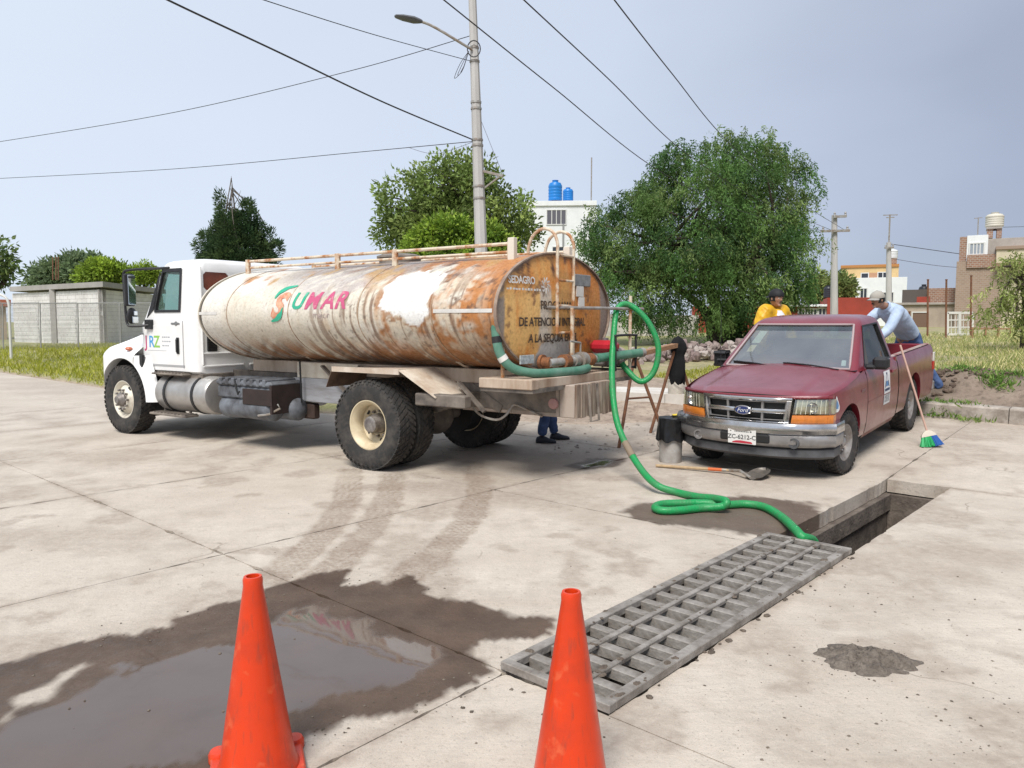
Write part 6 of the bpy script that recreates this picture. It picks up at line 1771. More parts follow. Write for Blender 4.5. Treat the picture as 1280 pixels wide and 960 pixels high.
# ---- sawhorse with plank and black cloth
WOOD = mat('weathered_wood', (0.36, 0.21, 0.11), .8, col2=(.22, .12, .07), scale=5, stretch=(1, 8, 8))
RPIPE = mat('rusty_pipe', (0.12, 0.055, 0.035), .8, col2=(.22, .10, .05), scale=12)
A1 = Vector((1.66, 10.30, 1.20)); A2 = Vector((2.36, 10.95, 1.31))
sh_ = empty('sawhorse', (2.0, 10.6, 0.1)); O_ = sh_.location
for (tp, ft_) in ((A1, (1.40, 9.86)), (A1, (2.10, 10.30)), (A2, (1.98, 10.78)), (A2, (2.78, 11.12))):
    z = ground_z(*ft_); q = Vector((ft_[0], ft_[1], z)); mb = MB(); mb.tube([tp-O_, q-O_], .022, 8); mb.build('leg', RPIPE, sh_)
mb = MB(); d = (A2-A1).normalized(); mb.bar(A1-d*.15-O_, A2+d*.1-O_, .10, .06); mb.build('beam', WOOD, sh_)
mb = MB(); mb.tube([A1*.5+Vector((1.40, 9.86, .05))*.5-O_, A1*.5+Vector((2.10, 10.30, .05))*.5-O_], .014, 6); mb.build('brace', RPIPE, sh_)
tag(sh_, 'rusty pipe sawhorse with a timber beam between tanker and pickup', 'sawhorse')
CLOTH = mat('black_cloth', (0.006, 0.006, 0.007), .95, bump=.4, bscale=20)
mb = MB()
def cl(u, v):
    a = u*2*math.pi
    w = float(np.interp(v, [0, .06, .18, .30, .42, .6, .85, 1], [.005, .065, .108, .115, .088, .112, .12, .10]))*(1+.10*math.sin(3*a+v*7)+.07*math.sin(7*a+v*3))
    z = -.68*v+(.03*math.sin(5*a) if v > .95 else 0)
    return (w*math.cos(a), w*.72*math.sin(a), z+.13)
mb.grid(cl, 36, 24, closeu=True)
c_ = mb.build('draped_cloth', CLOTH, loc=A2+d*.05); tag(c_, 'black jacket hung over the right end of the sawhorse', 'jacket')

# ---- shovel
a = gnd(820, 582, .02); b = gnd(912, 588, .04); c1_ = gnd(938, 597, .03)
sv = empty('shovel', gnd(880, 588)); O_ = sv.location
mb = MB(); mb.tube([a-O_, b-O_], .017, 10); mb.build('handle', mat('ash_wood', (0.46, 0.33, 0.19), .7, var=.3, scale=6, stretch=(1, 6, 6)), sv)
mb = MB(); mb.tube([b-O_-(b-a)*.28, b-O_-(b-a)*.10], .0185, 10); mb.build('paint_band', mat('orange_band', (.55, .12, .03), .6), sv)
mb = MB(); mb.tube([b-O_-(b-a)*.10, b-O_, (b+c1_)*.5-O_+Vector((0, 0, .035)), c1_-O_], [.019, .018, .016, .014], 10); mb.build('socket', GALV, sv)
dr = (gnd(972, 588, .03)-c1_); dr.z = 0; dr.normalize(); sd_ = Vector((-dr.y, dr.x, 0))
mb = MB()
def blade(u, v):
    w = .105*float(np.interp(u, [0, .1, .6, .85, 1], [.55, .95, 1.0, .75, .05])); q = v*2-1
    p_ = c1_-O_+dr*(.02+.30*u)+sd_*(w*q)+Vector((0, 0, -.028+.065*u+.028*q*q))
    return tuple(p_)
mb.grid(blade, 14, 8); mb.grid(lambda u, v: tuple(Vector(blade(u, v))-Vector((0, 0, .004))), 14, 8); mb.build('blade', mat('shovel_steel', (0.24, 0.215, 0.19), .5, metal=.5, var=.4, scale=14), sv)
tag(sv, 'wooden handled shovel lying on the concrete in front of the pickup', 'shovel')

# ---- broom leaning on the pickup
bt = pkw(-2.02, .905, 1.12); bh = ongnd(1165, 559); bh.z = hz(bh.x, bh.y)
br = empty('broom', bh); ax = (bt-bh).normalized()
mb = MB(); mb.tube([ax*.17, bt-bh+ax*.12], .013, 8); mb.build('handle', mat('broom_stick', (0.52, 0.34, 0.27), .6, var=.2), br)
side = Vector((PX.x, PX.y, 0)).normalized(); side = (Vector((1, -.25, 0))).normalized(); nn = ax.cross(side).normalized(); side = nn.cross(ax)
Mb = Matrix(((side.x, nn.x, ax.x, 0), (side.y, nn.y, ax.y, 0), (side.z, nn.z, ax.z, 0), (0, 0, 0, 1)))
mb = MB(); mb.loft([[tuple(Mb @ Vector((x, y, z))) for x, y in ((-w, -t_), (w, -t_), (w, t_), (-w, t_))] for (w, t_, z) in ((.085, .024, .135), (.08, .024, .16), (.05, .02, .19), (.02, .018, .21))]); mb.build('head_block', mat('broom_block', (.55, .50, .42), .6), br)
for (m_, lo, hi) in ((mat('bristle_green', (0.03, 0.36, 0.12), .6), 0, .62), (mat('bristle_blue', (0.04, 0.13, 0.40), .6), .62, 1)):
    mb = MB()
    for k in range(170):
        u = random.uniform(lo, hi); y = random.uniform(-1, 1)
        a_ = Mb @ Vector(((u-.5)*.165, y*.02, .137)); b_ = Mb @ Vector(((u-.5)*.25+random.gauss(0, .006), y*.045, random.uniform(.0, .02)))
        b_.z = max(b_.z, .003); mb.bar(a_, b_, .006, .006)
    o = mb.build('bristles', m_, br, 0); o['kind'] = 'stuff'
tag(br, 'push broom with green and blue bristles leaning on the pickup bed', 'broom')

# ================================================================== PEOPLE
SKIN = mat('skin_tan', (0.40, 0.215, 0.14), .5, var=.15, scale=14)
def eval_mesh(o):
    dg = bpy.context.evaluated_depsgraph_get(); dg.update()
    me = bpy.data.meshes.new_from_object(o.evaluated_get(dg)); bpy.data.objects.remove(o); return me
def skin_mesh(nodes, edges, sub=2):
    names = list(nodes); ix = {n: i for i, n in enumerate(names)}
    me = bpy.data.meshes.new('tmp'); me.from_pydata([tuple(nodes[n][0]) for n in names], [(ix[a], ix[b]) for a, b in edges], [])
    o = bpy.data.objects.new('tmp', me); COL.objects.link(o)
    md = o.modifiers.new('s', 'SKIN'); md.use_smooth_shade = True
    me.skin_vertices.new() if not me.skin_vertices else None
    sv_ = me.skin_vertices[0].data
    for i, n in enumerate(names):
        r = nodes[n][1]; sv_[i].radius = r if hasattr(r, '__len__') else (r, r); sv_[i].use_root = (i == 0)
    o.modifiers.new('u', 'SUBSURF').levels = sub; o.modifiers['u'].render_levels = sub
    return eval_mesh(o)
def to_mb(me):
    mb = MB(); mb.add([tuple(v.co) for v in me.vertices], [tuple(p.vertices) for p in me.polygons]); return mb
def remesh(mb, vox, m, name, parent, loc_off, smooth_it=2):
    me = mb.mesh('tmp', None, 0, fix=False); o = bpy.data.objects.new('tmp', me); COL.objects.link(o)
    r = o.modifiers.new('r', 'REMESH'); r.mode = 'VOXEL'; r.voxel_size = vox; r.use_smooth_shade = True
    s = o.modifiers.new('c', 'SMOOTH'); s.iterations = smooth_it; s.factor = .5
    me2 = eval_mesh(o); me2.materials.clear(); me2.materials.append(m)
    if name in ('shirt', 'trousers', 'raincoat'):
        q = MB(); q.v = [tuple(v.co) for v in me2.vertices]; wrinkle(q, .030 if name != 'raincoat' else .045, 8, 5); me2.vertices.foreach_set('co', np.array(q.v, np.float32).ravel()); me2.update()
    ob = link(name, me2, parent); return ob
def hand_mb(w, d, palm_n, out):
    """hand from the wrist w along d; palm normal palm_n; five fingers, relaxed curl"""
    d = Vector(d).normalized(); n = Vector(palm_n).normalized(); n = (n-d*n.dot(d)).normalized(); s = d.cross(n)*out
    out_mb = MB()
    nodes = {'w': (w, .026), 'p': (w+d*.05, (.038, .024)), 'k': (w+d*.09, (.040, .018))}
    out_mb = to_mb(skin_mesh(nodes, [('w', 'p'), ('p', 'k')], 1))
    for k, (o, l) in enumerate(((-.030, .068), (-.010, .078), (.011, .073), (.030, .058))):
        b = w+d*.085+s*(-o); mid = b+d*l*.5+n*.012; tip = b+d*l*.85+n*.04
        out_mb.tube(catmull([b, mid, tip], 3), [.0095]*4+[.009, .0085, .0075][:3], 6)
    b = w+d*.03+s*.03; out_mb.tube(catmull([b, b+s*.03+d*.03+n*.005, b+s*.036+d*.06+n*.02], 3), [.012]*3+[.0105]*2+[.010, .008], 6)
    return out_mb
def frame_from(fwd, up):
    f = Vector(fwd).normalized(); u = Vector(up); u = (u-f*u.dot(f)).normalized(); l = u.cross(f)
    return Matrix(((f.x, l.x, u.x, 0), (f.y, l.y, u.y, 0), (f.z, l.z, u.z, 0), (0, 0, 0, 1)))
def head_mb(c, M):
    mb = MB()
    def hf(u, v):
        a = u*2*math.pi; t = math.pi*v; x = math.sin(t)*math.cos(a); y = math.sin(t)*math.sin(a); z = math.cos(t)
        rx, ry, rz = .098, .076, .118
        if z < -.15: k = (-.15-z)/.85; rx *= 1-.22*k; ry *= 1-.28*k
        px_ = x*rx+(.012 if (z < -.5 and x > 0) else 0); 
        return tuple(M @ Vector((px_, y*ry, z*rz))+c)
    mb.grid(hf, 24, 18, closeu=True)
    Mt = Matrix.Translation(c) @ M
    mb.loft([[tuple(Mt @ Vector(p)) for p in ((.088, -w, z), (.088+dp, 0, z), (.088, w, z), (.06, 0, z))] for (w, dp, z) in ((.008, .004, .018), (.011, .014, -.004), (.016, .026, -.024), (.012, .012, -.034))])
    mb.sphere(c+(M.to_3x3() @ Vector((.084, 0, .022))), (.016, .055, .009), 10, 6, M.to_3x3().to_4x4())
    mb.sphere(c+(M.to_3x3() @ Vector((.080, 0, -.056))), (.014, .026, .008), 10, 6, M.to_3x3().to_4x4())
    mb.sphere(c+(M.to_3x3() @ Vector((.072, 0, -.095))), (.022, .030, .018), 10, 6, M.to_3x3().to_4x4())
    for s in (1, -1): mb.sphere(c+(M.to_3x3() @ Vector((-.005, s*.077, -.005))), (.018, .008, .030), 8, 6, M.to_3x3().to_4x4())
    return mb
EYE = mat('eye_white', (.62, .60, .56), .3); PUP = mat('eye_dark', (.015, .01, .008), .2); HAIR = mat('hair_black', (.012, .010, .009), .7)
def shoe_mb(ank, toe, w=.045, z0=None):
    a = Vector(ank); t = Vector(toe); z = z0 if z0 is not None else min(a.z, t.z)-.06
    d = (t-a); d.z = 0; d.normalize(); s = Vector((-d.y, d.x, 0)); base = Vector((a.x, a.y, z))
    mb = MB(); rings = []
    for (x, ww, h) in ((-.075, .020, .05), (-.06, .036, .085), (-.01, .042, .105), (.05, .043, .095), (.10, .047, .070), (.15, .050, .058), (.185, .042, .048), (.205, .018, .030)):
        rings.append([tuple(base+d*x+s*(ww*math.cos(k*math.pi/6))+Vector((0, 0, max(0.002, h*(.5+.5*math.sin(k*math.pi/6)))))) for k in range(12)])
    mb.loft(rings); return mb
def wrinkle(mb, amp, fr, seed):
    V = np.array(mb.v); n = fbm(V[:, 0]*fr+V[:, 2]*fr*.9, V[:, 1]*fr-V[:, 2]*fr*.7, seed)-.5; n2 = fbm(V[:, 0]*fr*2.4-V[:, 2]*fr*2, V[:, 1]*fr*2.2+V[:, 2]*fr, seed+3)-.5
    d = (n*amp+n2*amp*.5)[:, None]*np.array([1, 1, .35]); mb.v = [tuple(p) for p in (V+d)]; return mb
def torso_cloth(j, f, hem, sleeve_r, look, extra=0.0, low=None):
    ax = (j['shL']-j['shR']).normalized(); P_ = [low if low is not None else j['pel']*hem+j['wai']*(1-hem), j['wai']*.5+j['che']*.5 if hem < .5 else j['wai'], j['che'], j['che'].lerp(j['nb'], .55), j['nb']-(j['nb']-j['che']).normalized()*.02]
    W_ = [.172*f, .172*f, .190*f, .165*f, .07]; D_ = [.128*f, .125*f, .130*f, .105*f, .065]
    pts = catmull(P_, 6); n = len(pts); rings = []
    for i, p in enumerate(pts):
        t = i/(n-1)*(len(W_)-1); w = float(np.interp(t, range(len(W_)), W_))+extra; d = float(np.interp(t, range(len(D_)), D_))+extra
        tan = (pts[min(i+1, n-1)]-pts[max(i-1, 0)]).normalized(); a = (ax-tan*ax.dot(tan)).normalized(); b = tan.cross(a)
        rings.append([p+a*(w*math.cos(k*math.pi/14))+b*(d*math.sin(k*math.pi/14)) for k in range(28)])
    mb = MB(); mb.loft(rings)
    for s in 'LR':
        sh, el, wr = j['sh'+s], j['el'+s], j['wr'+s]; inn = sh.lerp(j['che'], .45); end = el.lerp(wr, .90)
        pp = catmull([inn, sh, el, end], 6); m_ = len(pp); r_ = [float(np.interp(i/(m_-1)*3, [0, 1, 2, 3], [.10, .082, sleeve_r+.010, sleeve_r-.006]))+extra for i in range(m_)]; mb.tube(pp, r_, 18)
        mb.sphere(sh, .088+extra, 16, 10)
    bm_ = mb.mesh('t', None, 0); sub = to_mb(bm_)
    return sub
def person(loc, J, label, shirt, trous, shoes, look, extra=None, group=None, head_up=(0, 0, 1), open_coat=False, sleeve_r=.052, moust=False, shirt_fat=1.0, hem=.75):
    """J: joint positions in the world"""
    root = empty('person', loc); O = Vector(loc)
    j = {k: Vector(v)-O for k, v in J.items()}
    body_n = {'pel': (j['pel'], (.13, .105)), 'wai': (j['wai'], (.125, .10)), 'che': (j['che'], (.150, .115)), 'nb': (j['nb'], .062), 'hd': (j['head']-Vector((0, 0, .05)), .052)}
    E_ = [('pel', 'wai'), ('wai', 'che'), ('che', 'nb'), ('nb', 'hd')]
    for s in 'LR':
        body_n.update({'sh'+s: (j['sh'+s], .062), 'el'+s: (j['el'+s], .042), 'wr'+s: (j['wr'+s], .029), 'hi'+s: (j['hi'+s], .085), 'kn'+s: (j['kn'+s], .056), 'an'+s: (j['an'+s], .040)})
        E_ += [('che', 'sh'+s), ('sh'+s, 'el'+s), ('el'+s, 'wr'+s), ('pel', 'hi'+s), ('hi'+s, 'kn'+s), ('kn'+s, 'an'+s)]
    mb = to_mb(skin_mesh(body_n, E_, 2))
    Mh = frame_from(look, head_up); hc = j['head']
    h = head_mb(hc, Mh); mb.add(h.v, h.f)
    for s, o_ in (('L', 1), ('R', -1)):
        hm = hand_mb(j['wr'+s], j['wr'+s]-j['el'+s], Vector(look)*.2+Vector((0, 0, -.4))+(j['pel']-j['wr'+s])*.5, o_); mb.add(hm.v, hm.f)
    body = remesh(mb, .0105, SKIN, 'body', root, O, 1)
    m3 = Mh.to_3x3()
    for s in (1, -1):
        e1 = MB().sphere(hc+m3 @ Vector((.079, s*.031, .004)), .0125, 10, 8).build('eye', EYE, root)
        MB().sphere(hc+m3 @ Vector((.0885, s*.031, .004)), .0055, 8, 6).build('pupil', PUP, e1)
        mb = MB(); mb.tube([hc+m3 @ Vector((.095, s*.014, .026)), hc+m3 @ Vector((.094, s*.032, .031)), hc+m3 @ Vector((.083, s*.05, .024))], .0055, 6); mb.build('eyebrow', HAIR, root)
    if moust:
        mb = MB(); mb.tube([hc+m3 @ Vector((.090, -.026, -.050)), hc+m3 @ Vector((.104, 0, -.043)), hc+m3 @ Vector((.090, .026, -.050))], [.005, .009, .005], 8); mb.build('moustache', HAIR, root)
    # hair shell
    mb = MB()
    def hair(u, v):
        a = u*2*math.pi; t = math.pi*.62*v; x = math.sin(t)*math.cos(a); y = math.sin(t)*math.sin(a); z = math.cos(t)
        if x > .45 and z < .45: x = .45+(x-.45)*.2; 
        return tuple(hc+m3 @ Vector((x*.104-.004, y*.082, z*.122+.004)))
    mb.grid(hair, 24, 12, closeu=True); mb.build('hair', HAIR, root)
    # shirt: torso loft, shoulder caps and sleeves fused into one cloth surface
    f = shirt_fat
    sm = torso_cloth(j, f, hem, sleeve_r, look)
    sob = remesh(sm, .011, shirt, 'shirt', root, O, 1)
    n3 = {'pel': (j['pel'], (.158, .130)), 'wai': (j['pel']*.55+j['wai']*.45, (.150, .122))}; e3 = [('pel', 'wai')]
    for s in 'LR':
        n3.update({'hi'+s: (j['hi'+s], .112), 'kn'+s: (j['kn'+s], .084), 'an'+s: (j['an'+s]+Vector((0, 0, .0)), .074)}); e3 += [('pel', 'hi'+s), ('hi'+s, 'kn'+s), ('kn'+s, 'an'+s)]
    tm = to_mb(skin_mesh(n3, e3, 3))
    tm.v = [tuple(Vector(v)+Vector((1, 1, .2))*float((fbm(np.array([v[0]*11]), np.array([v[2]*13+v[1]*6]), 9)[0]-.5)*.026)) for v in tm.v]
    remesh(tm, .012, trous, 'trousers', root, O, 1)
    for s in 'LR':
        shoe_mb(j['an'+s], j['to'+s], z0=j['an'+s].z-.085).build('shoe', shoes, root, 50)
    tag(root, label, 'person', group)
    return root, O, hc, Mh, j, sob
JEANS = mat('blue_jeans', (0.035, 0.075, 0.19), .85, col2=(0.08, 0.13, 0.26), scale=8)
BOOT = mat('work_boot', (0.30, 0.24, 0.16), .8, var=.4, scale=12)
def cap(root, hc, Mh, m, brim_dir, name='cap', brim_m=None, tilt=0):
    mb = MB(); m3 = Mh.to_3x3() @ Matrix.Rotation(tilt, 3, 'Y')
    def cf(u, v):
        a = u*2*math.pi; t = math.pi*.54*v; return tuple(hc+m3 @ Vector((math.sin(t)*math.cos(a)*.113, math.sin(t)*math.sin(a)*.093, math.cos(t)*.098+.040)))
    mb.grid(cf, 28, 12, closeu=True); c_ = mb.build(name, m, root)
    mb = MB()
    def bf(u, v):
        a = (u-.5)*2.3; r = .100+.085*v*math.cos(a*.75)
        x = math.cos(a)*r; y = math.sin(a)*min(r, .115)*.86
        return tuple(hc+m3 @ Vector((brim_dir*x, y, .040-.02*v-.018*(math.sin(a))**2)))
    mb.grid(bf, 16, 5); mb.grid(lambda u, v: tuple(Vector(bf(u, v))-Vector((0, 0, .005))), 16, 5); mb.build('cap_brim', brim_m or m, c_)
    mb = MB(); mb.sphere(hc+m3 @ Vector((0, 0, .138)), .008, 8, 6); mb.build('cap_button', m, c_)
    return c_
# --- man in a yellow raincoat beyond the pickup
q = at(968, 372, 10.75); gx_, gy_ = q.x, q.y; gz = ground_z(gx_, gy_)
top_z = at(968, 361, 10.75).z; hz_ = top_z-.135
fwd = Vector((.55, -.83, 0)).normalized(); lf = Vector((-fwd.y, fwd.x, 0))
B = Vector((gx_, gy_, 0)); gz = hz_-1.66
def bp_(f, l, z): v = B+fwd*f+lf*l; return (v.x, v.y, gz+z)
J = dict(head=bp_(.03, 0, 1.66), nb=bp_(0, 0, 1.53), che=bp_(0, 0, 1.36), wai=bp_(0, 0, 1.12), pel=bp_(0, 0, .97),
         shL=bp_(0, .19, 1.47), shR=bp_(0, -.19, 1.47), elL=bp_(.02, .28, 1.18), elR=bp_(.02, -.28, 1.18), wrL=bp_(.16, .24, .94), wrR=bp_(.16, -.24, .94),
         hiL=bp_(0, .09, .90), hiR=bp_(0, -.09, .90), knL=bp_(.02, .10, .50), knR=bp_(.02, -.10, .50), anL=bp_(0, .11, .085), anR=bp_(0, -.11, .085), toL=bp_(.15, .12, .0), toR=bp_(.15, -.12, .0))
YEL = mat('yellow_raincoat', (0.72, 0.42, 0.015), .45, col2=(.58, .31, .01), scale=7); WSH = mat('white_tshirt', (.62, .64, .68), .8)
look = Vector((.42, -.80, -.05)).normalized()
root, O, hc, Mh, j, sob = person((gx_, gy_, gz), J, 'man in a yellow raincoat and black cap standing beyond the pickup cab', WSH, JEANS, BOOT, look, moust=True)
cap(root, hc, Mh, mat('black_cap', (.010, .010, .012), .7), -1)
# raincoat fused from torso and sleeves, worn open over the white shirt
cm = torso_cloth(j, 1.10, .9, .082, look, .022, low=j['pel']-Vector((0, 0, .22)))
co = remesh(cm, .012, YEL, 'raincoat', root, O, 1)
mb = MB(); ring = [j['nb']+fwd*(.085*math.cos(a)+.0)+lf*(.115*math.sin(a))+Vector((0, 0, -.035+.03*math.cos(a+math.pi)*-1*0+(.045 if math.cos(a) < 0 else -.03*math.cos(a)))) for a in np.linspace(.55, 2*math.pi-.55, 22)]
mb.tube(ring, [.028]+[.042]*20+[.028], 10); mb.build('collar', YEL, co)
def front(u, v):
    w = .070+.035*v; z = -.22+.35*v; y = (u*2-1)*w*(1 if v < .93 else .8)
    return tuple(j['che']+fwd*(.200-.045*(u*2-1)**2-.085*max(0, z/.13)**1.2)+lf*(y-.01)+Vector((0, 0, z)))
mb = MB(); mb.grid(front, 14, 14); so_ = mb.build('shirt_front', WSH, sob); md = so_.modifiers.new('t', 'SOLIDIFY'); md.thickness = .01; md.offset = -1
# blue print across the shirt chest
mb = MB()
for (zz, w, m_) in ((1.255, .085, 0), (1.225, .09, 1)):
    pass
cz = j['che']+Vector((0, 0, .0))
mb.grid(lambda u, v: tuple(cz+fwd*(.206-.045*(u*2-1)**2*.5-.012*v)+lf*((u*2-1)*.07-.01)+Vector((0, 0, .028*v-.0))), 10, 2); mb.build('shirt_print', mat('print_blue', (.03, .06, .20), .7), sob)

# --- man in a light blue shirt leaning over the tailgate
gz2 = .44
J = dict(head=at(1097, 375, 11.22), nb=(5.54, 11.36, 1.885), che=(5.76, 11.50, 1.75), wai=(6.00, 11.68, 1.57), pel=(6.16, 11.82, 1.42),
         shL=(5.70, 11.28, 1.80), shR=(5.60, 11.64, 1.80), elL=(5.52, 11.16, 1.55), elR=(5.32, 11.60, 1.56), wrL=(5.30, 11.10, 1.38), wrR=(5.10, 11.40, 1.40),
         hiL=(6.24, 11.76, 1.33), hiR=(6.10, 11.92, 1.33), knL=(6.50, 11.86, .92), knR=(6.1, 12.12, .87), anL=(6.70, 11.82, .60), anR=(6.06, 12.36, .55), toL=(6.88, 11.78, .5), toR=(5.95, 12.1, .5))
SHB = mat('light_blue_shirt', (0.44, 0.53, 0.66), .8, col2=(.35, .44, .58), scale=6)
look2 = Vector((-.93, -.30, -.12)).normalized()
root, O, hc, Mh, j, sob = person((6.2, 12.0, gz2), J, 'man in light blue shirt and grey cap leaning over the pickup tailgate', SHB, JEANS, BOOT, look2, moust=True, shirt_fat=1.12, sleeve_r=.064, hem=.62)
cap(root, hc, Mh, mat('grey_cap', (.34, .32, .28), .8), 1, brim_m=mat('dark_brim', (.30, .29, .27), .7))
mb = MB()
def coll(u, v):
    a = u*2*math.pi; up = (j['head']-j['nb']).normalized(); s1 = up.cross(look2).normalized(); f1 = s1.cross(up)
    return tuple(j['nb']-up*.02+(f1*math.cos(a)+s1*math.sin(a))*(.075+.014*v)+up*(.05*(1-v)))
mb.grid(coll, 20, 3, closeu=True); mb.build('collar', SHB, sob)
# --- worker behind the tank, of whom only the legs show
q = gnd(677, 553, 0.0); q2 = gnd(690, 548, 0)
B = Vector((q.x+.06, q.y+.05, 0)); gz = ground_z(B.x, B.y); fwd = Vector((.80, .10, 0)).normalized(); lf = Vector((-fwd.y, fwd.x, 0))
J = dict(head=bp_(.03, 0, 1.62), nb=bp_(0, 0, 1.46), che=bp_(0, 0, 1.30), wai=bp_(0, 0, 1.09), pel=bp_(0, 0, .95),
         shL=bp_(0, .18, 1.40), shR=bp_(0, -.18, 1.40), elL=bp_(.0, .24, 1.12), elR=bp_(.02, -.24, 1.12), wrL=bp_(.10, .25, .88), wrR=bp_(.12, -.25, .88),
         hiL=bp_(0, .09, .88), hiR=bp_(0, -.09, .88), knL=bp_(.05, .10, .48), knR=bp_(.0, -.09, .48), anL=bp_(.16, .16, .085), anR=bp_(-.08, -.10, .085), toL=bp_(.30, .16, .0), toR=bp_(.10, -.14, .0))
person((B.x, B.y, gz), J, 'person in blue jeans and dark trainers standing behind the tanker, only legs visible', mat('grey_shirt', (.3, .3, .3), .8), JEANS, mat('dark_trainers', (.035, .04, .05), .7), fwd)

# ================================================================== VEGETATION
def leaf_material(name):
    m = bpy.data.materials.new(name); m.use_nodes = True
    nt = m.node_tree; b = nt.nodes['Principled BSDF']; out = nt.nodes['Material Output']
    an = N(nt, 'ShaderNodeAttribute', attribute_name='leafcol')
    nt.links.new(an.outputs['Color'], b.inputs['Base Color']); b.inputs['Roughness'].default_value = .55; b.inputs['Specular IOR Level'].default_value = .3
    tr = N(nt, 'ShaderNodeBsdfTranslucent'); nt.links.new(an.outputs['Color'], tr.inputs['Color'])
    mx = N(nt, 'ShaderNodeMixShader'); mx.inputs[0].default_value = .38
    nt.links.new(b.outputs[0], mx.inputs[1]); nt.links.new(tr.outputs[0], mx.inputs[2]); nt.links.new(mx.outputs[0], out.inputs['Surface'])
    return m
LEAF = leaf_material('foliage')
BARK = mat('bark', (0.085, 0.065, 0.05), .95, col2=(.04, .03, .024), scale=7, bump=.6, bscale=14, stretch=(1, 1, .3))
BARKG = mat('grey_bark', (0.16, 0.14, 0.12), .95, var=.4, scale=7)
def leaves_mesh(name, P_, D_, L_, W_, C_):
    """P leaf base points, D unit leaf directions, L lengths, W widths, C colours"""
    n = len(P_); r = rng.normal(size=(n, 3)); s = np.cross(D_, r); s /= np.linalg.norm(s, axis=1)[:, None]+1e-9
    nn = np.cross(s, D_)
    V = np.empty((n, 4, 3)); mid = P_+D_*L_[:, None]*.45+nn*(L_*.06)[:, None]
    V[:, 0] = P_; V[:, 1] = mid+s*W_[:, None]*.5; V[:, 2] = P_+D_*L_[:, None]; V[:, 3] = mid-s*W_[:, None]*.5
    F = np.arange(n*4).reshape(n, 4)
    me = npmesh(name, V.reshape(-1, 3), F, LEAF, smooth=False)
    colattr(me, 'leafcol', np.repeat(C_, 4, axis=0)); return me
def unit(a): return a/(np.linalg.norm(a, axis=1)[:, None]+1e-9)
def blob_points(blobs, n, shell_lo=.55):
    vol = np.array([r[0]*r[1]*r[2] for c, r in blobs])**.75; pr = vol/vol.sum()
    k = rng.choice(len(blobs), n, p=pr)
    d = unit(rng.normal(size=(n, 3))); rad = shell_lo+(1-shell_lo)*rng.random(n)**.6
    C = np.array([tuple(b[0]) for b in blobs])[k]; Rr = np.array([tuple(b[1]) for b in blobs])[k]
    return C+d*rad[:, None]*Rr, d
def crown(style, blobs, nclump, per, ll, lw, cols, clump_r=.45, seed=1):
    P0, D0 = blob_points(blobs, nclump)
    cols = np.array(cols)*1.8*np.array([1.06, 1.0, .90]); ck = rng.integers(0, len(cols), nclump); br = .6+.75*rng.random(nclump)
    Ps, Ds, Cs = [], [], []
    if style == 'weep':
        for _ in range(per//12):
            # one hanging strand of leaflets per clump and pass
            off = unit(rng.normal(size=(nclump, 3)))*(rng.random(nclump)**.4)[:, None]*clump_r*np.array([1, 1, .75]); st_ = P0+off
            outd = unit(D0+rng.normal(size=(nclump, 3))*.5)*np.array([1, 1, .3]); ln = .26+.40*rng.random(nclump)
            for k in range(12):
                t = k/11
                p = st_+outd*(ln*.45*math.sin(t*1.4))[:, None]; p[:, 2] -= ln*t*t*.95
                sd = rng.normal(size=(nclump, 3))*.5; d = unit(sd+np.array([0, 0, -.55])+outd*.3)
                Ps.append(p+rng.normal(size=p.shape)*.03); Ds.append(d); Cs.append(cols[ck]*(br*(.9+.2*rng.random(nclump)))[:, None])
    else:
        for _ in range(per):
            off = unit(rng.normal(size=(nclump, 3)))*(rng.random(nclump)**.5)[:, None]*clump_r
            if style == 'conifer': d = unit(off/clump_r+D0*.8+np.array([0, 0, .25]))
            else: d = unit(off/clump_r+D0*.35+rng.normal(size=(nclump, 3))*.6)
            Ps.append(P0+off); Ds.append(d); Cs.append(cols[ck]*(br*(.8+.4*rng.random(nclump)))[:, None])
    if style == 'weep' and nclump > 100:      # dense inner foliage
        Pi, Di = blob_points([(c, tuple(q*.82 for q in r)) for c, r in blobs], nclump*14, .1)
        Ps.append(Pi); Ds.append(unit(rng.normal(size=Pi.shape)+np.array([0, 0, -.5]))); Cs.append(cols[rng.integers(0, len(cols), len(Pi))])
    Pn = np.concatenate(Ps); n = len(Pn)
    return leaves_mesh('crown', Pn, np.concatenate(Ds), ll*(.7+.6*rng.random(n)), lw*(.7+.6*rng.random(n)), np.concatenate(Cs)), P0
def tree(name, label, base, trunks, style, blobs, nclump, per, ll, lw, cols, clump_r=.45, limbs=14, bark=BARK, cat='tree', group=None, twig=.02):
    base = Vector(base); r_ = empty(name, base)
    bl = [(Vector(c)-base, r) for c, r in blobs]
    me, P0 = crown(style, bl, nclump, per, ll, lw, cols, clump_r); link('crown', me, r_)
    mb = MB()
    heads = []
    for (pts, r0, r1) in trunks:
        pp = catmull([Vector(p)-base for p in pts], 5); n = len(pp); mb.tube(pp, [r0+(r1-r0)*i/(n-1) for i in range(n)], 10); heads.append((pp[int(n*.55)], pp[-1], r1))
    for k in range(limbs):
        h = heads[k % len(heads)]; t = Vector(P0[rng.integers(0, len(P0))]); s_ = h[0].lerp(h[1], random.random()); m_ = (s_+t)*.5+Vector((random.gauss(0, .15), random.gauss(0, .15), random.uniform(0, .3)))
        pp = catmull([s_, m_, t], 4); n = len(pp); mb.tube(pp, [h[2]*.8*(1-i/n)+twig for i in range(n)], 6)
    mb.build('trunk', bark, r_)
    tag(r_, label, cat, group); return r_
def pblob(cx, cy, rx, ry, Y, dy=0.0, k=.8):
    c = at(cx, cy, Y+dy); s = Y/950; return (c, (rx*s, max(rx, ry)*s*k, ry*s))
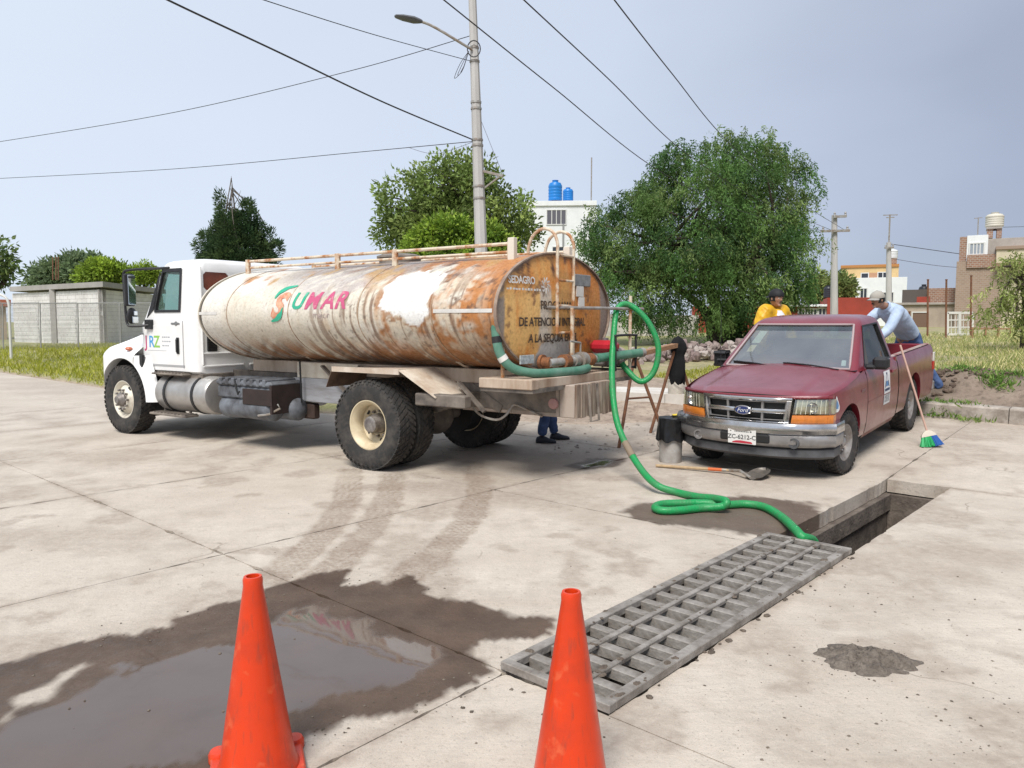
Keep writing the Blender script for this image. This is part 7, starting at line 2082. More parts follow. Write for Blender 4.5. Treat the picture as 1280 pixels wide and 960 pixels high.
def gpt(px, Y):
    p = at(px, 410, Y); return Vector((p.x, p.y, ground_z(p.x, p.y)-.1))
# big pepper tree
Yp = 30
bl = [pblob(a, b, c, d, Yp, e_) for a, b, c, d, e_ in ((900, 250, 95, 70, 0), (962, 232, 52, 55, .5), (850, 300, 85, 75, -1), (775, 312, 50, 62, 0), (940, 320, 72, 78, -.5), (800, 365, 58, 45, -1), (870, 360, 70, 50, -1.2),
      (985, 330, 32, 70, .5), (756, 290, 30, 40, .5), (925, 198, 52, 30, .3), (868, 212, 42, 34, .5), (822, 245, 34, 30, .5), (945, 385, 60, 32, 0), (745, 335, 22, 40, 0), (990, 210, 22, 32, .6))]
b0 = gpt(905, Yp)
tree('pepper_tree', 'large drooping dark green pepper tree behind the pickup', b0,
     [([b0, at(900, 400, Yp), at(885, 350, Yp), at(870, 290, Yp)], .34, .12), ([gpt(893, Yp-.3), at(885, 395, Yp), at(860, 370, Yp), at(800, 330, Yp)], .26, .09), ([b0, at(918, 385, Yp), at(940, 330, Yp), at(950, 260, Yp)], .28, .10), ([gpt(920, Yp+.4), at(930, 390, Yp), at(960, 350, Yp), at(985, 300, Yp)], .2, .07)],
     'weep', bl, 460, 264, .145, .046, [(.050, .105, .030), (.075, .135, .040), (.035, .080, .026), (.11, .165, .06)], .62, 26, group=None)
# open leafy tree behind the lamp post
Yq = 27
bl = [pblob(a, b, c, d, Yq) for a, b, c, d in ((560, 235, 50, 36), (510, 260, 38, 42), (495, 290, 25, 28), (600, 250, 42, 40), (640, 270, 28, 38), (560, 285, 70, 35), (655, 295, 18, 22), (585, 212, 28, 18), (478, 296, 12, 16))]
b0 = gpt(570, Yq)
tree('leafy_tree', 'tall airy green tree behind the lamp post', b0, [([b0, at(568, 350, Yq), at(562, 290, Yq), at(555, 230, Yq)], .2, .05), ([b0, at(580, 330, Yq), at(610, 270, Yq)], .15, .04)], 'leaf', bl, 300, 60, .17, .085,
     [(.10, .15, .045), (.125, .18, .055), (.15, .20, .065), (.07, .105, .03)], .40, 40)
Yr = 23.5
bl = [pblob(a, b, c, d, Yr) for a, b, c, d in ((560, 300, 40, 26), (530, 312, 26, 22), (600, 305, 34, 24), (628, 318, 20, 18), (575, 330, 60, 25))]
b0 = gpt(575, Yr)
tree('round_tree', 'bright yellow green round shrub in front of the airy tree', b0, [([b0, at(575, 370, Yr), at(574, 320, Yr)], .12, .05)], 'leaf', bl, 360, 60, .13, .075, [(.13, .20, .025), (.10, .165, .022), (.17, .24, .04), (.06, .11, .015)], .30, 12, cat='shrub')
# cypress with a bare leader
Yc = 36
bl = [pblob(a, b, c, d, Yc) for a, b, c, d in ((297, 322, 48, 9), (297, 309, 42, 9), (296, 297, 36, 9), (298, 286, 28, 9), (292, 276, 18, 8), (316, 273, 7, 12), (281, 262, 5, 12), (311, 262, 4, 10), (277, 247, 2.5, 8), (325, 285, 6, 9), (266, 288, 6, 9), (345, 312, 5, 8), (251, 310, 5, 9), (337, 297, 5, 8), (258, 298, 5, 8), (297, 335, 50, 14))]
b0 = gpt(298, Yc)
tree('cypress_tree', 'dark cypress with a bare dead leader behind the truck cab', b0, [([b0, at(298, 330, Yc), at(294, 270, Yc), at(289, 220, Yc)], .13, .008)], 'conifer', bl, 520, 60, .16, .052, [(.022, .048, .022), (.035, .065, .03), (.05, .08, .035)], .26, 10, bark=BARKG)
t_ = [o for o in bpy.data.objects if o.name.startswith('cypress_tree')][0]
mb = MB()
for (a, b, c, d) in ((291, 262, 282, 240), (292, 258, 301, 238), (290, 250, 287, 232), (293, 268, 305, 245), (290, 266, 276, 238)):
    mb.tube([at(a, b, Yc)-t_.location, at((a+c)/2+1, (b+d)/2, Yc)-t_.location, at(c, d, Yc)-t_.location], [.022, .014, .006], 5)
mb.build('dead_branches', BARKG, t_)
# far and small trees
def simple_tree(name, label, px, Y, blobs, n, per, ll, lw, cols, cr, style='leaf', group=None, cat='tree'):
    b0 = gpt(px, Y); bl = [pblob(*q, Y) for q in blobs]; tp = at(px, blobs[0][1], Y)
    return tree(name, label, b0, [([b0, (b0+tp)*.5, tp], .02*Y/8, .05)], style, bl, n, per, ll, lw, cols, cr, 12, cat=cat, group=group)
HZG = [(.10, .15, .085), (.13, .18, .10), (.085, .125, .075)]
simple_tree('distant_tree', 'hazy grey green tree far behind the block wall', 95, 85, [(100, 338, 28, 18), (70, 345, 22, 14), (118, 335, 12, 14), (48, 350, 12, 9)], 240, 50, .5, .25, HZG, 1.0)
simple_tree('garden_tree', 'bright green shrub showing above the block wall', 133, 46, [(130, 340, 26, 12), (115, 346, 16, 9), (150, 343, 15, 10)], 200, 45, .22, .11, [(.17, .24, .03), (.13, .20, .025), (.09, .14, .02)], .4, cat='shrub')
simple_tree('garden_tree', 'small bright green shrub seen through the cab mirror frame', 180, 46, [(178, 342, 12, 10), (188, 345, 10, 8)], 90, 40, .2, .1, [(.15, .22, .03), (.11, .17, .022)], .35, cat='shrub')
simple_tree('sparse_tree', 'sparse dark tree at the left edge of the street', -14, 26, [(-10, 325, 14, 26), (4, 322, 8, 18), (-8, 350, 14, 10), (2, 343, 9, 9)], 30, 34, .2, .09, [(.05, .085, .03), (.08, .12, .04)], .4)
simple_tree('pale_tree', 'pale green tree between the pepper tree and red wall', 1045, 44, [(1045, 365, 20, 18), (1030, 372, 16, 14), (1020, 355, 12, 16)], 160, 44, .26, .10, [(.12, .17, .06), (.16, .20, .075), (.08, .115, .04)], .5)
bl = [(1262, 345, 24, 30), (1250, 370, 16, 22), (1275, 380, 22, 24), (1240, 395, 18, 12), (1290, 340, 22, 40), (1262, 398, 30, 12)]
b0 = gpt(1283, 24); tree('weeping_tree', 'light green weeping tree at the right edge of the field', b0, [([b0, at(1282, 380, 24), at(1278, 335, 24)], .16, .05)], 'weep', [pblob(*q, 24) for q in bl], 40, 72, .17, .045, [(.17, .21, .075), (.13, .17, .055), (.20, .23, .095)], .4, 12)

# grass and weeds
def blades(name, label, pts, hmin, hmax, cols, w=.010, lean=.35, per=1):
    P_ = np.repeat(np.array(pts), per, axis=0); n = len(P_)
    P_ = P_+np.concatenate([rng.normal(size=(n, 2))*.05, np.zeros((n, 1))], 1)
    d = unit(np.concatenate([rng.normal(size=(n, 2))*lean, np.ones((n, 1))], 1)); L_ = hmin+(hmax-hmin)*rng.random(n)
    cols = np.array(cols)*2.0; C_ = cols[rng.integers(0, len(cols), n)]*(.7+.6*rng.random(n))[:, None]
    me = leaves_mesh(name, P_, d, L_, np.full(n, w)*(.6+.8*rng.random(n)), C_)
    tag(link(name, me), label, kind='stuff')
def scatter(px0, px1, Y0, Y1, n, cond):
    Y_ = Y0+(Y1-Y0)*rng.random(n*3); px = px0+(px1-px0)*rng.random(n*3); x = (px-640)/950*Y_
    s = x*DS.x+Y_*DS.y; t = x*DT.x+Y_*DT.y; d = s-np.interp(t, S_T, S_S)
    ok = (d > .05) & cond(x, Y_, s, t, d)
    x, Y_ = x[ok][:n], Y_[ok][:n]
    return np.stack([x, Y_, ground_zv(x, Y_)-.01], -1)
LUSH = [(.15, .165, .014), (.18, .195, .018), (.12, .13, .010), (.25, .24, .055), (.20, .20, .024)]
DRY = [(.20, .21, .07), (.30, .27, .13), (.14, .17, .05), (.38, .33, .19), (.11, .14, .04)]
blades('verge_grass', 'tall green grass on the verge beside the block wall', scatter(-120, 420, 15, 38, 9000, lambda x, y, s, t, d: t < -9.5), .05, .24, LUSH, .020, .5, 4)
gr = lambda x, y, s, t, d: terrain_grass(s, t, x, y) > rng.random(len(x))*.9+.1
blades('field_grass', 'short green grass behind the sawhorse and stone pile', scatter(660, 960, 14, 33, 7000, lambda x, y, s, t, d: (t > -9) & gr(x, y, s, t, d)), .04, .15, LUSH+DRY[:2], .022, .5, 4)
blades('dry_weeds', 'dry yellowish weeds over the vacant lot at right', scatter(930, 1420, 12.5, 36, 9000, lambda x, y, s, t, d: gr(x, y, s, t, d)), .05, .24, DRY, .016, .6, 4)
# clumps of green weeds on the kerb soil, broad leaves
wp = []
for (t0, s_off, n) in ((-2.9, .12, 70), (-2.7, .05, 50), (-2.45, .16, 30), (-2.3, 1.1, 40), (-1.4, 1.0, 60), (-1.8, 2.2, 40), (-1.0, 2.0, 60), (-2.6, 1.9, 50), (-.6, .8, 60), (-2.0, 1.5, 60), (-1.2, 1.6, 60), (-.3, 1.5, 60), (-2.75, 1.2, 40), (-2.2, .9, 80), (-1.6, 1.9, 90), (-.9, 1.2, 90), (-2.5, 2.4, 80), (-.5, 2.4, 90), (.2, 1.2, 80), (-1.3, 2.7, 80)):
    for _ in range(n):
        t = t0+random.gauss(0, .14); s_ = road_edge(t)+s_off+random.gauss(0, .07)
        if s_ < road_edge(t)-.05: continue
        x, y = xy(s_, t); wp.append((x, y, max(ground_z(x, y), float(hs(s_))+.02)))
for _ in range(14): wp.append((*xy(road_edge(-2.3)-.12+random.gauss(0, .05), -2.35+random.gauss(0, .15)), float(hs(road_edge(-2.3)))))
blades('kerb_weeds', 'leafy green weeds growing over the kerb beside the pickup', wp, .04, .15, [(.06, .12, .02), (.085, .15, .03), (.13, .17, .05)], .022, .9, 3)
# clods of dug soil on the mound
CLOD = mat('dark_clods', (0.095, 0.066, 0.048), .95, col2=(.16, .12, .09), scale=6, bump=.6, bscale=20)
mb = MB()
for _ in range(700):
    px = random.uniform(1168, 1330); Yc_ = random.uniform(11.6, 14.5); x = (px-640)/950*Yc_; s, t = st(x, Yc_)
    if s-float(np.interp(t, S_T, S_S)) < .35 or math.exp(-((s-13.5)/.75)**2) < random.random(): continue
    r = random.choice([.02, .03, .03, .04, .06]); z = ground_z(x, Yc_)
    c = Vector((x, Yc_, z+r*.25)); M = Matrix.Rotation(random.random()*6, 4, 'Z')
    o = len(mb.v); mb.sphere(c, (r*random.uniform(.8, 1.3), r, r*random.uniform(.5, .8)), 7, 5, M); mb.v[o:] = [tuple(Vector(v)+Vector((random.gauss(0, r*.12), random.gauss(0, r*.12), random.gauss(0, r*.10)))) for v in mb.v[o:]]
tag(mb.build('soil_clods', CLOD, smooth=0, fix=False), 'dark clods of dug soil on the mound behind the kerb', kind='stuff')
# stone pile
pile = empty('stone_pile', gpt(880, 21)); O_ = pile.location
STN = [mat('stone_a', (.34, .27, .24), .9, var=.4, scale=5), mat('stone_b', (.25, .185, .17), .9, var=.4, scale=5), mat('stone_c', (.44, .38, .34), .9, var=.3, scale=5)]
smesh = []
for k in range(9):
    mb = MB(); mb.sphere((0, 0, 0), (1, .8, .6), 7, 5); mb.v = [tuple(Vector(v)*random.uniform(.75, 1.15)) for v in mb.v]
    # keep seam closed
    smesh.append(mb.mesh('stone', STN[k % 3], 0))
for _ in range(300):
    px = random.uniform(742, 940); Y_ = random.gauss(21.5, .55); x = (px-640)/950*Y_
    h = max(0, .48*math.exp(-((Y_-21.5)/.75)**2)*(.35+.65*float(sstep(800, 870, np.array(px)))))*random.random()
    o = link('stone', smesh[random.randint(0, 8)], pile); sz = random.uniform(.09, .20); o.scale = (sz, sz, sz); o.rotation_euler = (random.random()*6, random.random()*6, random.random()*6)
    o.location = Vector((x, Y_, ground_z(x, Y_)+h+.03))-O_
tag(pile, 'long low heap of reddish broken stones beside the pepper tree', 'stone pile')

# ================================================================== BUILDINGS
def wallmat(name, c, c2=None, sc=1.2, bump=0.0): return mat(name, c, .9, col2=c2 or tuple(v*.82 for v in c), scale=sc, bump=bump, bscale=30, world_co=False)
PANE = mat('dark_pane', (0.03, 0.035, 0.045), .12, coat=.3); WFR = mat('window_frame_white', (.60, .60, .58), .6)
class Bld:
    def __init__(s, name, label, Y, cat='building', group=None, px=None):
        s.Y = Y; s.px = px; s.r = empty(name); tag(s.r, label, cat, group); s.set = False
    def place(s, pxc):
        c = at(s.px or pxc, 402, s.Y); s.o = Vector((c.x, c.y, 0)); s.n = Vector((c.x, c.y, 0)).normalized(); s.l = Vector((s.n.y, -s.n.x, 0))
        s.r.location = s.o; s.r.rotation_euler = (0, 0, math.atan2(s.l.y, s.l.x)); s.set = True
    def hit(s, px, py, dy):
        d = ray(px, py); p0 = s.o+s.n*dy; k = (p0-Vector((0, 0, CAM_H))).dot(s.n)/d.dot(s.n); p = Vector((0, 0, CAM_H))+d*k; return p, (p-s.o).dot(s.l), p.z
    def box(s, name, px0, px1, yt, yb, m, dy=0.0, depth=4.0, parent=None):
        if not s.set: s.place((px0+px1)/2)
        pa, xa, z1 = s.hit(px0, yt, dy); pb, xb, z0 = s.hit(px1, min(yb, 470), dy); _, _, z1b = s.hit(px1, yt, dy); z1 = (z1+z1b)/2
        if yb >= 999: z0 = min(ground_z(pa.x, pa.y), ground_z(pb.x, pb.y))-.4
        mb = MB(); mb.box(xa, xb, dy, dy+depth, z0, z1, .01); return mb.build(name, m, parent or s.r, 0)
    def window(s, px0, px1, yt, yb, dy=0.0, fm=None, bars=0, pm=None):
        _, ax, az = s.hit(px0, yt, dy); _, bx_, bz = s.hit(px1, yb, dy); fw = .07
        mb = MB()
        for (x0, x1, z0, z1) in ((ax-fw, bx_+fw, bz-fw, bz), (ax-fw, bx_+fw, az, az+fw), (ax-fw, ax, bz, az), (bx_, bx_+fw, bz, az)): mb.box(x0, x1, dy-.06, dy+.02, z0, z1)
        for k in range(bars):
            xx = ax+(bx_-ax)*(k+1)/(bars+1); mb.box(xx-.03, xx+.03, dy-.05, dy+.02, bz, az)
        w = mb.build('window', fm or WFR, s.r, 0)
        mb = MB(); mb.box(ax, bx_, dy-.025, dy-.004, bz, az); mb.build('pane', pm or PANE, w, 0); return w
def water_tank(name, label, px, yb, yt, w, Y, m, group=None):
    c = at(px, yb, Y); t = at(px, yt, Y); r = w/950*Y/2; h = t.z-c.z
    o = empty(name, c); mb = MB(); prof = [(.001, 0), (r*.96, 0), (r, h*.05)]
    for k in range(4): prof += [(r, h*(.10+.15*k)), (r*.965, h*(.13+.15*k)), (r*.965, h*(.17+.15*k)), (r, h*(.20+.15*k))]
    prof += [(r, h*.74), (r*.80, h*.88), (r*.42, h*.93), (r*.42, h), (.001, h)]
    mb.lathe(prof, 24); mb.build('tank_body', m, o); mb = MB(); mb.lathe([(r*.46, h*.985), (r*.46, h*1.02), (.001, h*1.03)], 18); mb.build('lid', m, o)
    tag(o, label, 'water tank', group); return o
CREAM = wallmat('wall_cream', (.62, .55, .40)); WHW = wallmat('wall_white', (.74, .76, .76), (.66, .68, .68)); REDW = wallmat('wall_red', (.34, .055, .035), (.25, .045, .03)); YELW = wallmat('wall_yellow', (.66, .48, .24)); GRYW = wallmat('wall_grey', (.42, .38, .34), (.30, .27, .24))
def brickmat(name, c1, c2, mort, scale):
    m = bpy.data.materials.new(name); m.use_nodes = True; nt = m.node_tree; b = nt.nodes['Principled BSDF']
    g_ = N(nt, 'ShaderNodeTexCoord'); mp = N(nt, 'ShaderNodeMapping'); mp.inputs['Rotation'].default_value = (math.pi/2, 0, 0); nt.links.new(g_.outputs['Object'], mp.inputs['Vector'])
    br = N(nt, 'ShaderNodeTexBrick'); br.inputs['Color1'].default_value = (*c1, 1); br.inputs['Color2'].default_value = (*c2, 1); br.inputs['Mortar'].default_value = (*mort, 1); br.inputs['Scale'].default_value = scale
    br.inputs['Mortar Size'].default_value = .03; nt.links.new(mp.outputs[0], br.inputs['Vector']); nt.links.new(br.outputs['Color'], b.inputs['Base Color']); b.inputs['Roughness'].default_value = .95; MATS[name] = m; return m
BRK = brickmat('red_brick', (.30, .165, .11), (.23, .125, .085), (.36, .31, .265), 2.2); BRKP = brickmat('rendered_brick', (.32, .235, .175), (.27, .195, .145), (.34, .275, .225), 2.2)
BLUE = mat('tank_blue', (.015, .19, .55), .4); BLACKT = mat('tank_black', (.02, .022, .03), .4); CREAMT = mat('tank_cream', (.55, .52, .44), .5)
# white house with blue tanks
b = Bld('white_house', 'white three storey house with two blue rooftop tanks behind the trees', 60)
b.box('wall', 656, 744, 256, 999, WHW, depth=8); b.box('parapet', 654, 746, 251, 256.5, WHW, -.12, 8.2); b.window(684, 707, 263, 280, bars=3, pm=mat('louvre', (.10, .10, .12), .6)); b.window(691, 704, 309, 318, pm=PANE)
b.box('drain_pipe', 703, 705, 280, 309, mat('pipe_grey', (.25, .25, .25), .6), -.1, .1)
water_tank('water_tank', 'larger bright blue water tank on the white house roof', 694, 251, 226, 17, 61, BLUE, 'blue rooftop water tanks'); water_tank('water_tank', 'smaller bright blue water tank at right on the white house roof', 710, 251, 235, 13, 62.5, BLUE, 'blue rooftop water tanks')
def pole_thing(name, label, p0, p1, r0, r1, m, cat, group=None):
    o = empty(name, p0); return o
mst = empty('antenna_mast', at(739, 250, 61)); mb = MB(); mb.tube([(0, 0, -1), at(739.5, 197, 61)-mst.location], .05, 6); mb.build('mast', GALV, mst); tag(mst, 'thin antenna mast on the white house roof', 'antenna')
# garden wall under the tree
b = Bld('garden_wall', 'pale concrete panel wall under the pepper tree', 38, 'wall')
for (a_, c_) in ((735, 765), (765.4, 800), (800.4, 838), (838.4, 872)): b.box('panel', a_, c_, 394, 999, wallmat('panel_pale', (.55, .53, .48), (.36, .34, .30)), depth=.15)
for px in (765.2, 800.2, 838.2): b.box('post', px-2, px+2, 392.5, 999, GRYW, -.05, .25)
# red house and wall
b = Bld('red_house', 'low red painted house with a white barred window right of the tree', 40)
b.box('wall', 865, 1034, 383, 999, REDW, depth=5); b.box('wall', 1034.2, 1092, 372, 999, REDW, -.3, 5.3); b.box('roof_slab', 985, 1034, 380.5, 383.2, WHW, -.3, 5.5); b.window(999, 1020, 387, 400, bars=5, pm=PANE); b.window(1024, 1031, 386, 400, bars=1)
water_tank('water_tank', 'small black water tank on the low red house', 1035, 372, 357, 11, 41.5, BLACKT, 'dark rooftop water tanks')
# yellow and white house
b = Bld('yellow_house', 'yellow house above a white ground floor behind the red wall', 62)
b.box('upper_wall', 1052, 1123, 333, 348, YELW, 1, 7); b.box('cornice', 1051, 1124, 330.8, 333.2, mat('cornice_orange', (.42, .19, .06), .8), .9, 7.2); b.box('lower_wall', 1062, 1129, 347, 999, WHW, 0, 8)
b.window(1077, 1085, 342, 347.2, 1, pm=PANE); b.window(1098, 1109, 341, 347.2, 1, pm=PANE, bars=1); b.box('plinth', 1086, 1097, 341, 348, mat('brick_patch', (.42, .24, .15), .9), .97, .1); b.window(1076, 1083, 361, 372, bars=1); b.window(1102, 1116, 366, 377, bars=1)
b.box('tank_plinth', 1109, 1121, 323, 331, BRK, 2, 1.2); water_tank('water_tank', 'white water tank on the yellow house roof', 1115, 323, 311, 13, 64.5, mat('tank_white', (.62, .64, .64), .5))
# half built block wall
b = Bld('ruined_house', 'unfinished grey brown house with a dark upper opening left of the brick building', 48)
b.box('wall', 1120, 1206, 380, 999, wallmat('render_brown', (.42, .35, .28), (.30, .25, .20)), 0, 6); b.box('upper_wall', 1160, 1206, 360, 380, BRK, .2, 5); b.box('slab', 1118, 1207, 378, 380.4, GRYW, -.15, 6.3); b.box('upper_room', 1128, 1160, 362, 378.2, mat('opening_shade', (.10, .085, .075), .9), 1.5, 3); b.box('red_panel', 1146, 1162, 371, 378.2, REDW, .05, .2); b.window(1141, 1158, 391, 412, pm=mat('boarded', (.16, .10, .07), .8)); b.box('doorway', 1112, 1124, 391, 999, mat('opening_shade', (.10, .085, .075)), -.03, .1)  # dark boxes stand in for the shade inside the upper opening and doorway
water_tank('water_tank', 'black water tank on the unfinished house', 1154, 378, 356, 12, 50, BLACKT, 'dark rooftop water tanks')
# brick building at right
b = Bld('brick_building', 'tall bare brick building with white upper room and cream roof tank at right', 46, px=1215)
b.box('wall', 1196, 1247, 326, 999, BRKP, 0, 8); b.box('brick_pier', 1200, 1209, 296, 326.3, BRK, .3, 7); b.box('upper_room', 1209.2, 1234, 294, 326.3, WHW, .25, 6); b.box('side_wall', 1234.2, 1300, 297, 326.3, GRYW, .6, 6); b.window(1213, 1229, 305, 317, .25, bars=3, pm=mat('pale_pane', (.28, .32, .36), .2))
b.box('brick_infill', 1209, 1246, 318, 334, BRK, -.12, .3); b.box('yellow_wall', 1246, 1310, 309, 328, CREAM, -.3, 7); b.box('band_slab', 1245, 1312, 327.5, 331, mat('slab_brown', (.24, .15, .10), .9), -.6, 7); b.box('lower_wall', 1247.3, 1310, 331, 999, CREAM, .2, 7); b.box('coping', 1245, 1312, 306.5, 309.3, mat('coping', (.30, .22, .17), .9), -.4, 7)  # includes a dark brown slab band between the yellow and lower walls
b.box('tank_plinth', 1234, 1241, 285, 297.3, BRK, 2, 1.2); b.box('tank_plinth', 1246, 1252, 285, 297.3, BRK, 2, 1.2); b.box('plinth_slab', 1233, 1253, 283.5, 285.3, GRYW, 1.9, 1.4)
water_tank('water_tank', 'cream water tank on brick legs at the right building roof', 1243, 283.5, 266, 20, 48.6, CREAMT)
# white steel gate and yard posts
gt = empty('steel_gate', at(1200, 418, 34)); O_ = gt.location
def gbar_(n, p, q, w): MB().bar(Vector(p)-O_, Vector(q)-O_, w).build(n, mat('gate_white', (.66, .65, .60), .6), gt)
ga, gb_, gc, gd = at(1184, 391, 34), at(1215, 391, 34), at(1215, 418, 34), at(1184, 418, 34)
for p_, q_ in ((ga, gb_), (gb_, gc), (gc, gd), (gd, ga)): gbar_('frame_bar', p_, q_, .10)
for px in (1199,): gbar_('upright', at(px, 391, 34), at(px, 418, 34), .12)
for py in (400, 409): gbar_('cross_bar', at(1184, py, 34), at(1215, py, 34), .05)
for px in (1189, 1194, 1204, 1210): gbar_('thin_bar', at(px, 391, 34), at(px, 418, 34), .025)
tag(gt, 'white steel gate standing in the weedy lot', 'gate')
for k, (px, yt, yb, lab) in enumerate(((1183, 350, 418, 'thin bare pole just left of the white gate'), (1214, 345, 400, 'thin bare pole just right of the white gate'), (1160, 350, 415, 'thin bare pole before the unfinished house'), (1137, 390, 415, 'short dark fence post beside the red wall'))):
    o = empty('yard_pole', gpt(px, 33)); tp = at(px, yt, 33); mb = MB(); mb.tube([(0, 0, 0), tp-o.location], .045, 6); mb.build('shaft', RPIPE, o); mb = MB(); mb.lathe([(.055, 0), (.055, .03), (.001, .04)], 8, T(*(tp-o.location))); mb.build('cap', RPIPE, o)
    tag(o, lab, 'pole', 'thin poles in the lot')
# low plants and rails by the lot fence
o = empty('lot_fence', gpt(1240, 32)); O_ = o.location
for px in (1216, 1232, 1248, 1264, 1280, 1296): 
    a_ = gpt(px, 32); mb = MB(); mb.bar(a_-O_, at(px, 409, 32)-O_, .07); mb.build('post', WOOD, o)
mb = MB(); mb.bar(at(1214, 411, 32)-O_, at(1300, 411, 32)-O_, .06); mb.build('rail', WOOD, o); tag(o, 'weathered low timber rail fence right of the gate', 'fence')

# block-walled yard at left
BLK = wallmat('concrete_block', (.70, .69, .665), (.58, .565, .54), 1.5); SLB = wallmat('roof_slab', (.36, .345, .325), (.28, .27, .25), 1.0)
cA = at(17, 400, 43.5); cB = at(129, 400, 38.0); cC = at(205, 400, 47.0)
shed = empty('block_shed', (cB.x, cB.y, 0)); tag(shed, 'grey concrete block shed with flat roof slab at the left', 'shed'); O_ = shed.location
zb0 = min(ground_z(cA.x, cA.y), ground_z(cB.x, cB.y))-.25; zt0 = at(129, 359, 38.0).z
def wall_of_blocks(p, q, m, part, kind_stuff):
    L_ = (Vector((q.x, q.y))-Vector((p.x, p.y))).length; d = Vector((q.x-p.x, q.y-p.y, 0)).normalized(); nrm = Vector((d.y, -d.x, 0))
    bw, bh = .42, .215; nr = int((zt0-zb0)/bh); nc = int(L_/bw)+1
    Mw = Matrix(((d.x, nrm.x, 0, p.x-O_.x), (d.y, nrm.y, 0, p.y-O_.y), (0, 0, 1, zb0), (0, 0, 0, 1)))
    mb = MB(); mb.box(0, L_, -.2, -.012, 0, nr*bh, 0, Mw); core = mb.build(part, mat('mortar', (.33, .31, .29), .95), shed, 0)
    base = None; stuff = MB()
    for r in range(nr):
        for c in range(-1, nc+1):
            x0 = c*bw+(bw/2 if r % 2 else 0); x1 = min(x0+bw-.014, L_); x0 = max(0, x0)
            if x1-x0 < .05: continue
            j = random.uniform(-.004, .004)
            b_ = MB().box(x0, x1, -.15, .0+j, r*bh+.006, (r+1)*bh-.006, 0, Mw)
            if kind_stuff: stuff.add(b_.v, b_.f)
            else: b_.build('block', m, core, 0)
    if kind_stuff: so = stuff.build('blocks', m, core, 0, fix=False); so['kind'] = 'stuff'
wall_of_blocks(cA, cB, BLK, 'front_wall', False); wall_of_blocks(cB, cC, BLK, 'end_wall', True)
def slab_poly(pts, z0, z1, m, name):
    mb = MB(); mb.prism([(p.x-O_.x, p.y-O_.y) for p in pts], z0, z1); mb.build(name, m, shed, 0)
cD = cA+(cC-cB)
ext = (cB-cC).normalized()*.25
slab_poly([cA+ext, cB+ext+(cB-cA).normalized()*.3, cC+(cB-cA).normalized()*.3, cD], zt0+.0, zt0+.26, SLB, 'roof_slab')
mb = MB(); mb.box(-.14, .14, -.14, .14, zb0, zt0, 0, T((cA.x*.5+cB.x*.5)-O_.x-.02, (cA.y*.5+cB.y*.5)-O_.y-.03, 0)); mb.build('column', SLB, shed, 0)
for px in (66, 70, 73):
    mb = MB(); q_ = at(px, 350, 42); q2 = at(px, 321, 42); mb.tube([q_-O_, q2-O_], .03, 5); mb.build('rebar', RPIPE, shed)
# wire fence in front of the shed
fn_ = empty('wire_fence', gpt(97, 33)); O_ = fn_.location; tag(fn_, 'galvanised chain link fence in front of the block shed', 'fence')
fp = [(-40, 37), (3, 36), (50, 35), (97, 34), (150, 33.4), (205, 33)]
tops = []
for px, Y_ in fp:
    a_ = gpt(px, Y_); t2 = at(px, 379, Y_); tops.append((a_-O_, t2-O_)); mb = MB(); mb.tube([a_-O_, t2-O_], .03, 6); mb.build('post', mat('fence_grey', (.30, .30, .29), .6, metal=.3), fn_)
mb = MB(); mb.tube([t for _, t in tops], .022, 6); mb.build('top_rail', mat('fence_grey', (.3, .3, .29)), fn_)
mb = MB()
for (a0, t0), (a1, t1) in zip(tops[:-1], tops[1:]):
    h = (t0-a0).z
    for k in range(40):
        for sgn in (1, -1):
            u = k/40; v0 = 0.0 if sgn > 0 else 1.0
            p_ = a0.lerp(a1, u); q_ = a0.lerp(a1, min(1, u+.12)); mb.bar(p_+Vector((0, 0, h*v0)), q_+Vector((0, 0, h*(1-v0))), .005)
w_ = mb.build('chain_mesh', mat('fence_grey', (.3, .3, .29)), fn_, 0); w_['kind'] = 'stuff'
# red roofed gatehouse at the very left
b = Bld('gatehouse', 'small red roofed gatehouse at the far left behind the fence', 48)
b.box('wall', -60, 12, 382, 999, wallmat('gate_wall', (.45, .35, .25)), 0, 4); b.box('roof', -64, 14, 374, 383, mat('roof_red', (.36, .12, .07), .8), -.3, 4.5)
hp_ = empty('hook_pipe', gpt(12, 30)); mb = MB(); mb.tube(catmull([(0, 0, 0), at(12, 400, 30)-hp_.location, at(11, 380, 30)-hp_.location, at(6, 371, 30)-hp_.location, at(-4, 367, 30)-hp_.location], 5), .05, 8); mb.build('pipe', mat('pipe_white', (.60, .60, .58), .6), hp_); mb = MB(); mb.lathe([(.09, 0), (.09, .06), (.05, .08)], 10); mb.build('collar', GALV, hp_); tag(hp_, 'white bent pipe post at the left end of the fence', 'pipe post')

# ================================================================== POLES AND WIRES
PCON = mat('pole_concrete', (.50, .49, .47), .9, col2=(.40, .385, .365), scale=2, stretch=(1, 1, .2))
WIRE = mat('cable_black', (.035, .035, .04), .6)
YL = 16
lp0 = at(607, 400, YL); lp0.z = ground_z(lp0.x, lp0.y)-.1; lp1 = at(588.5, -60, YL)
lp = empty('lamp_post', lp0); O_ = lp.location
mb = MB(); mb.tube([(0, 0, 0), lp1-O_], [.155, .072], 8); mb.build('pole', PCON, lp, 20)
def along(py): 
    t = (at(600, py, YL).z-lp0.z)/(lp1.z-lp0.z); return (lp1-lp0)*t
for py in (60, 77, 128, 136, 175, 182, 233, 248): 
    c_ = along(py); r = .155+(.072-.155)*(c_.z/(lp1-lp0).z); mb = MB(); mb.lathe([(r+.001, -.02), (r+.012, -.02), (r+.012, .02), (r+.001, .02)], 12, T(*c_)); mb.build('band', GALV, lp)
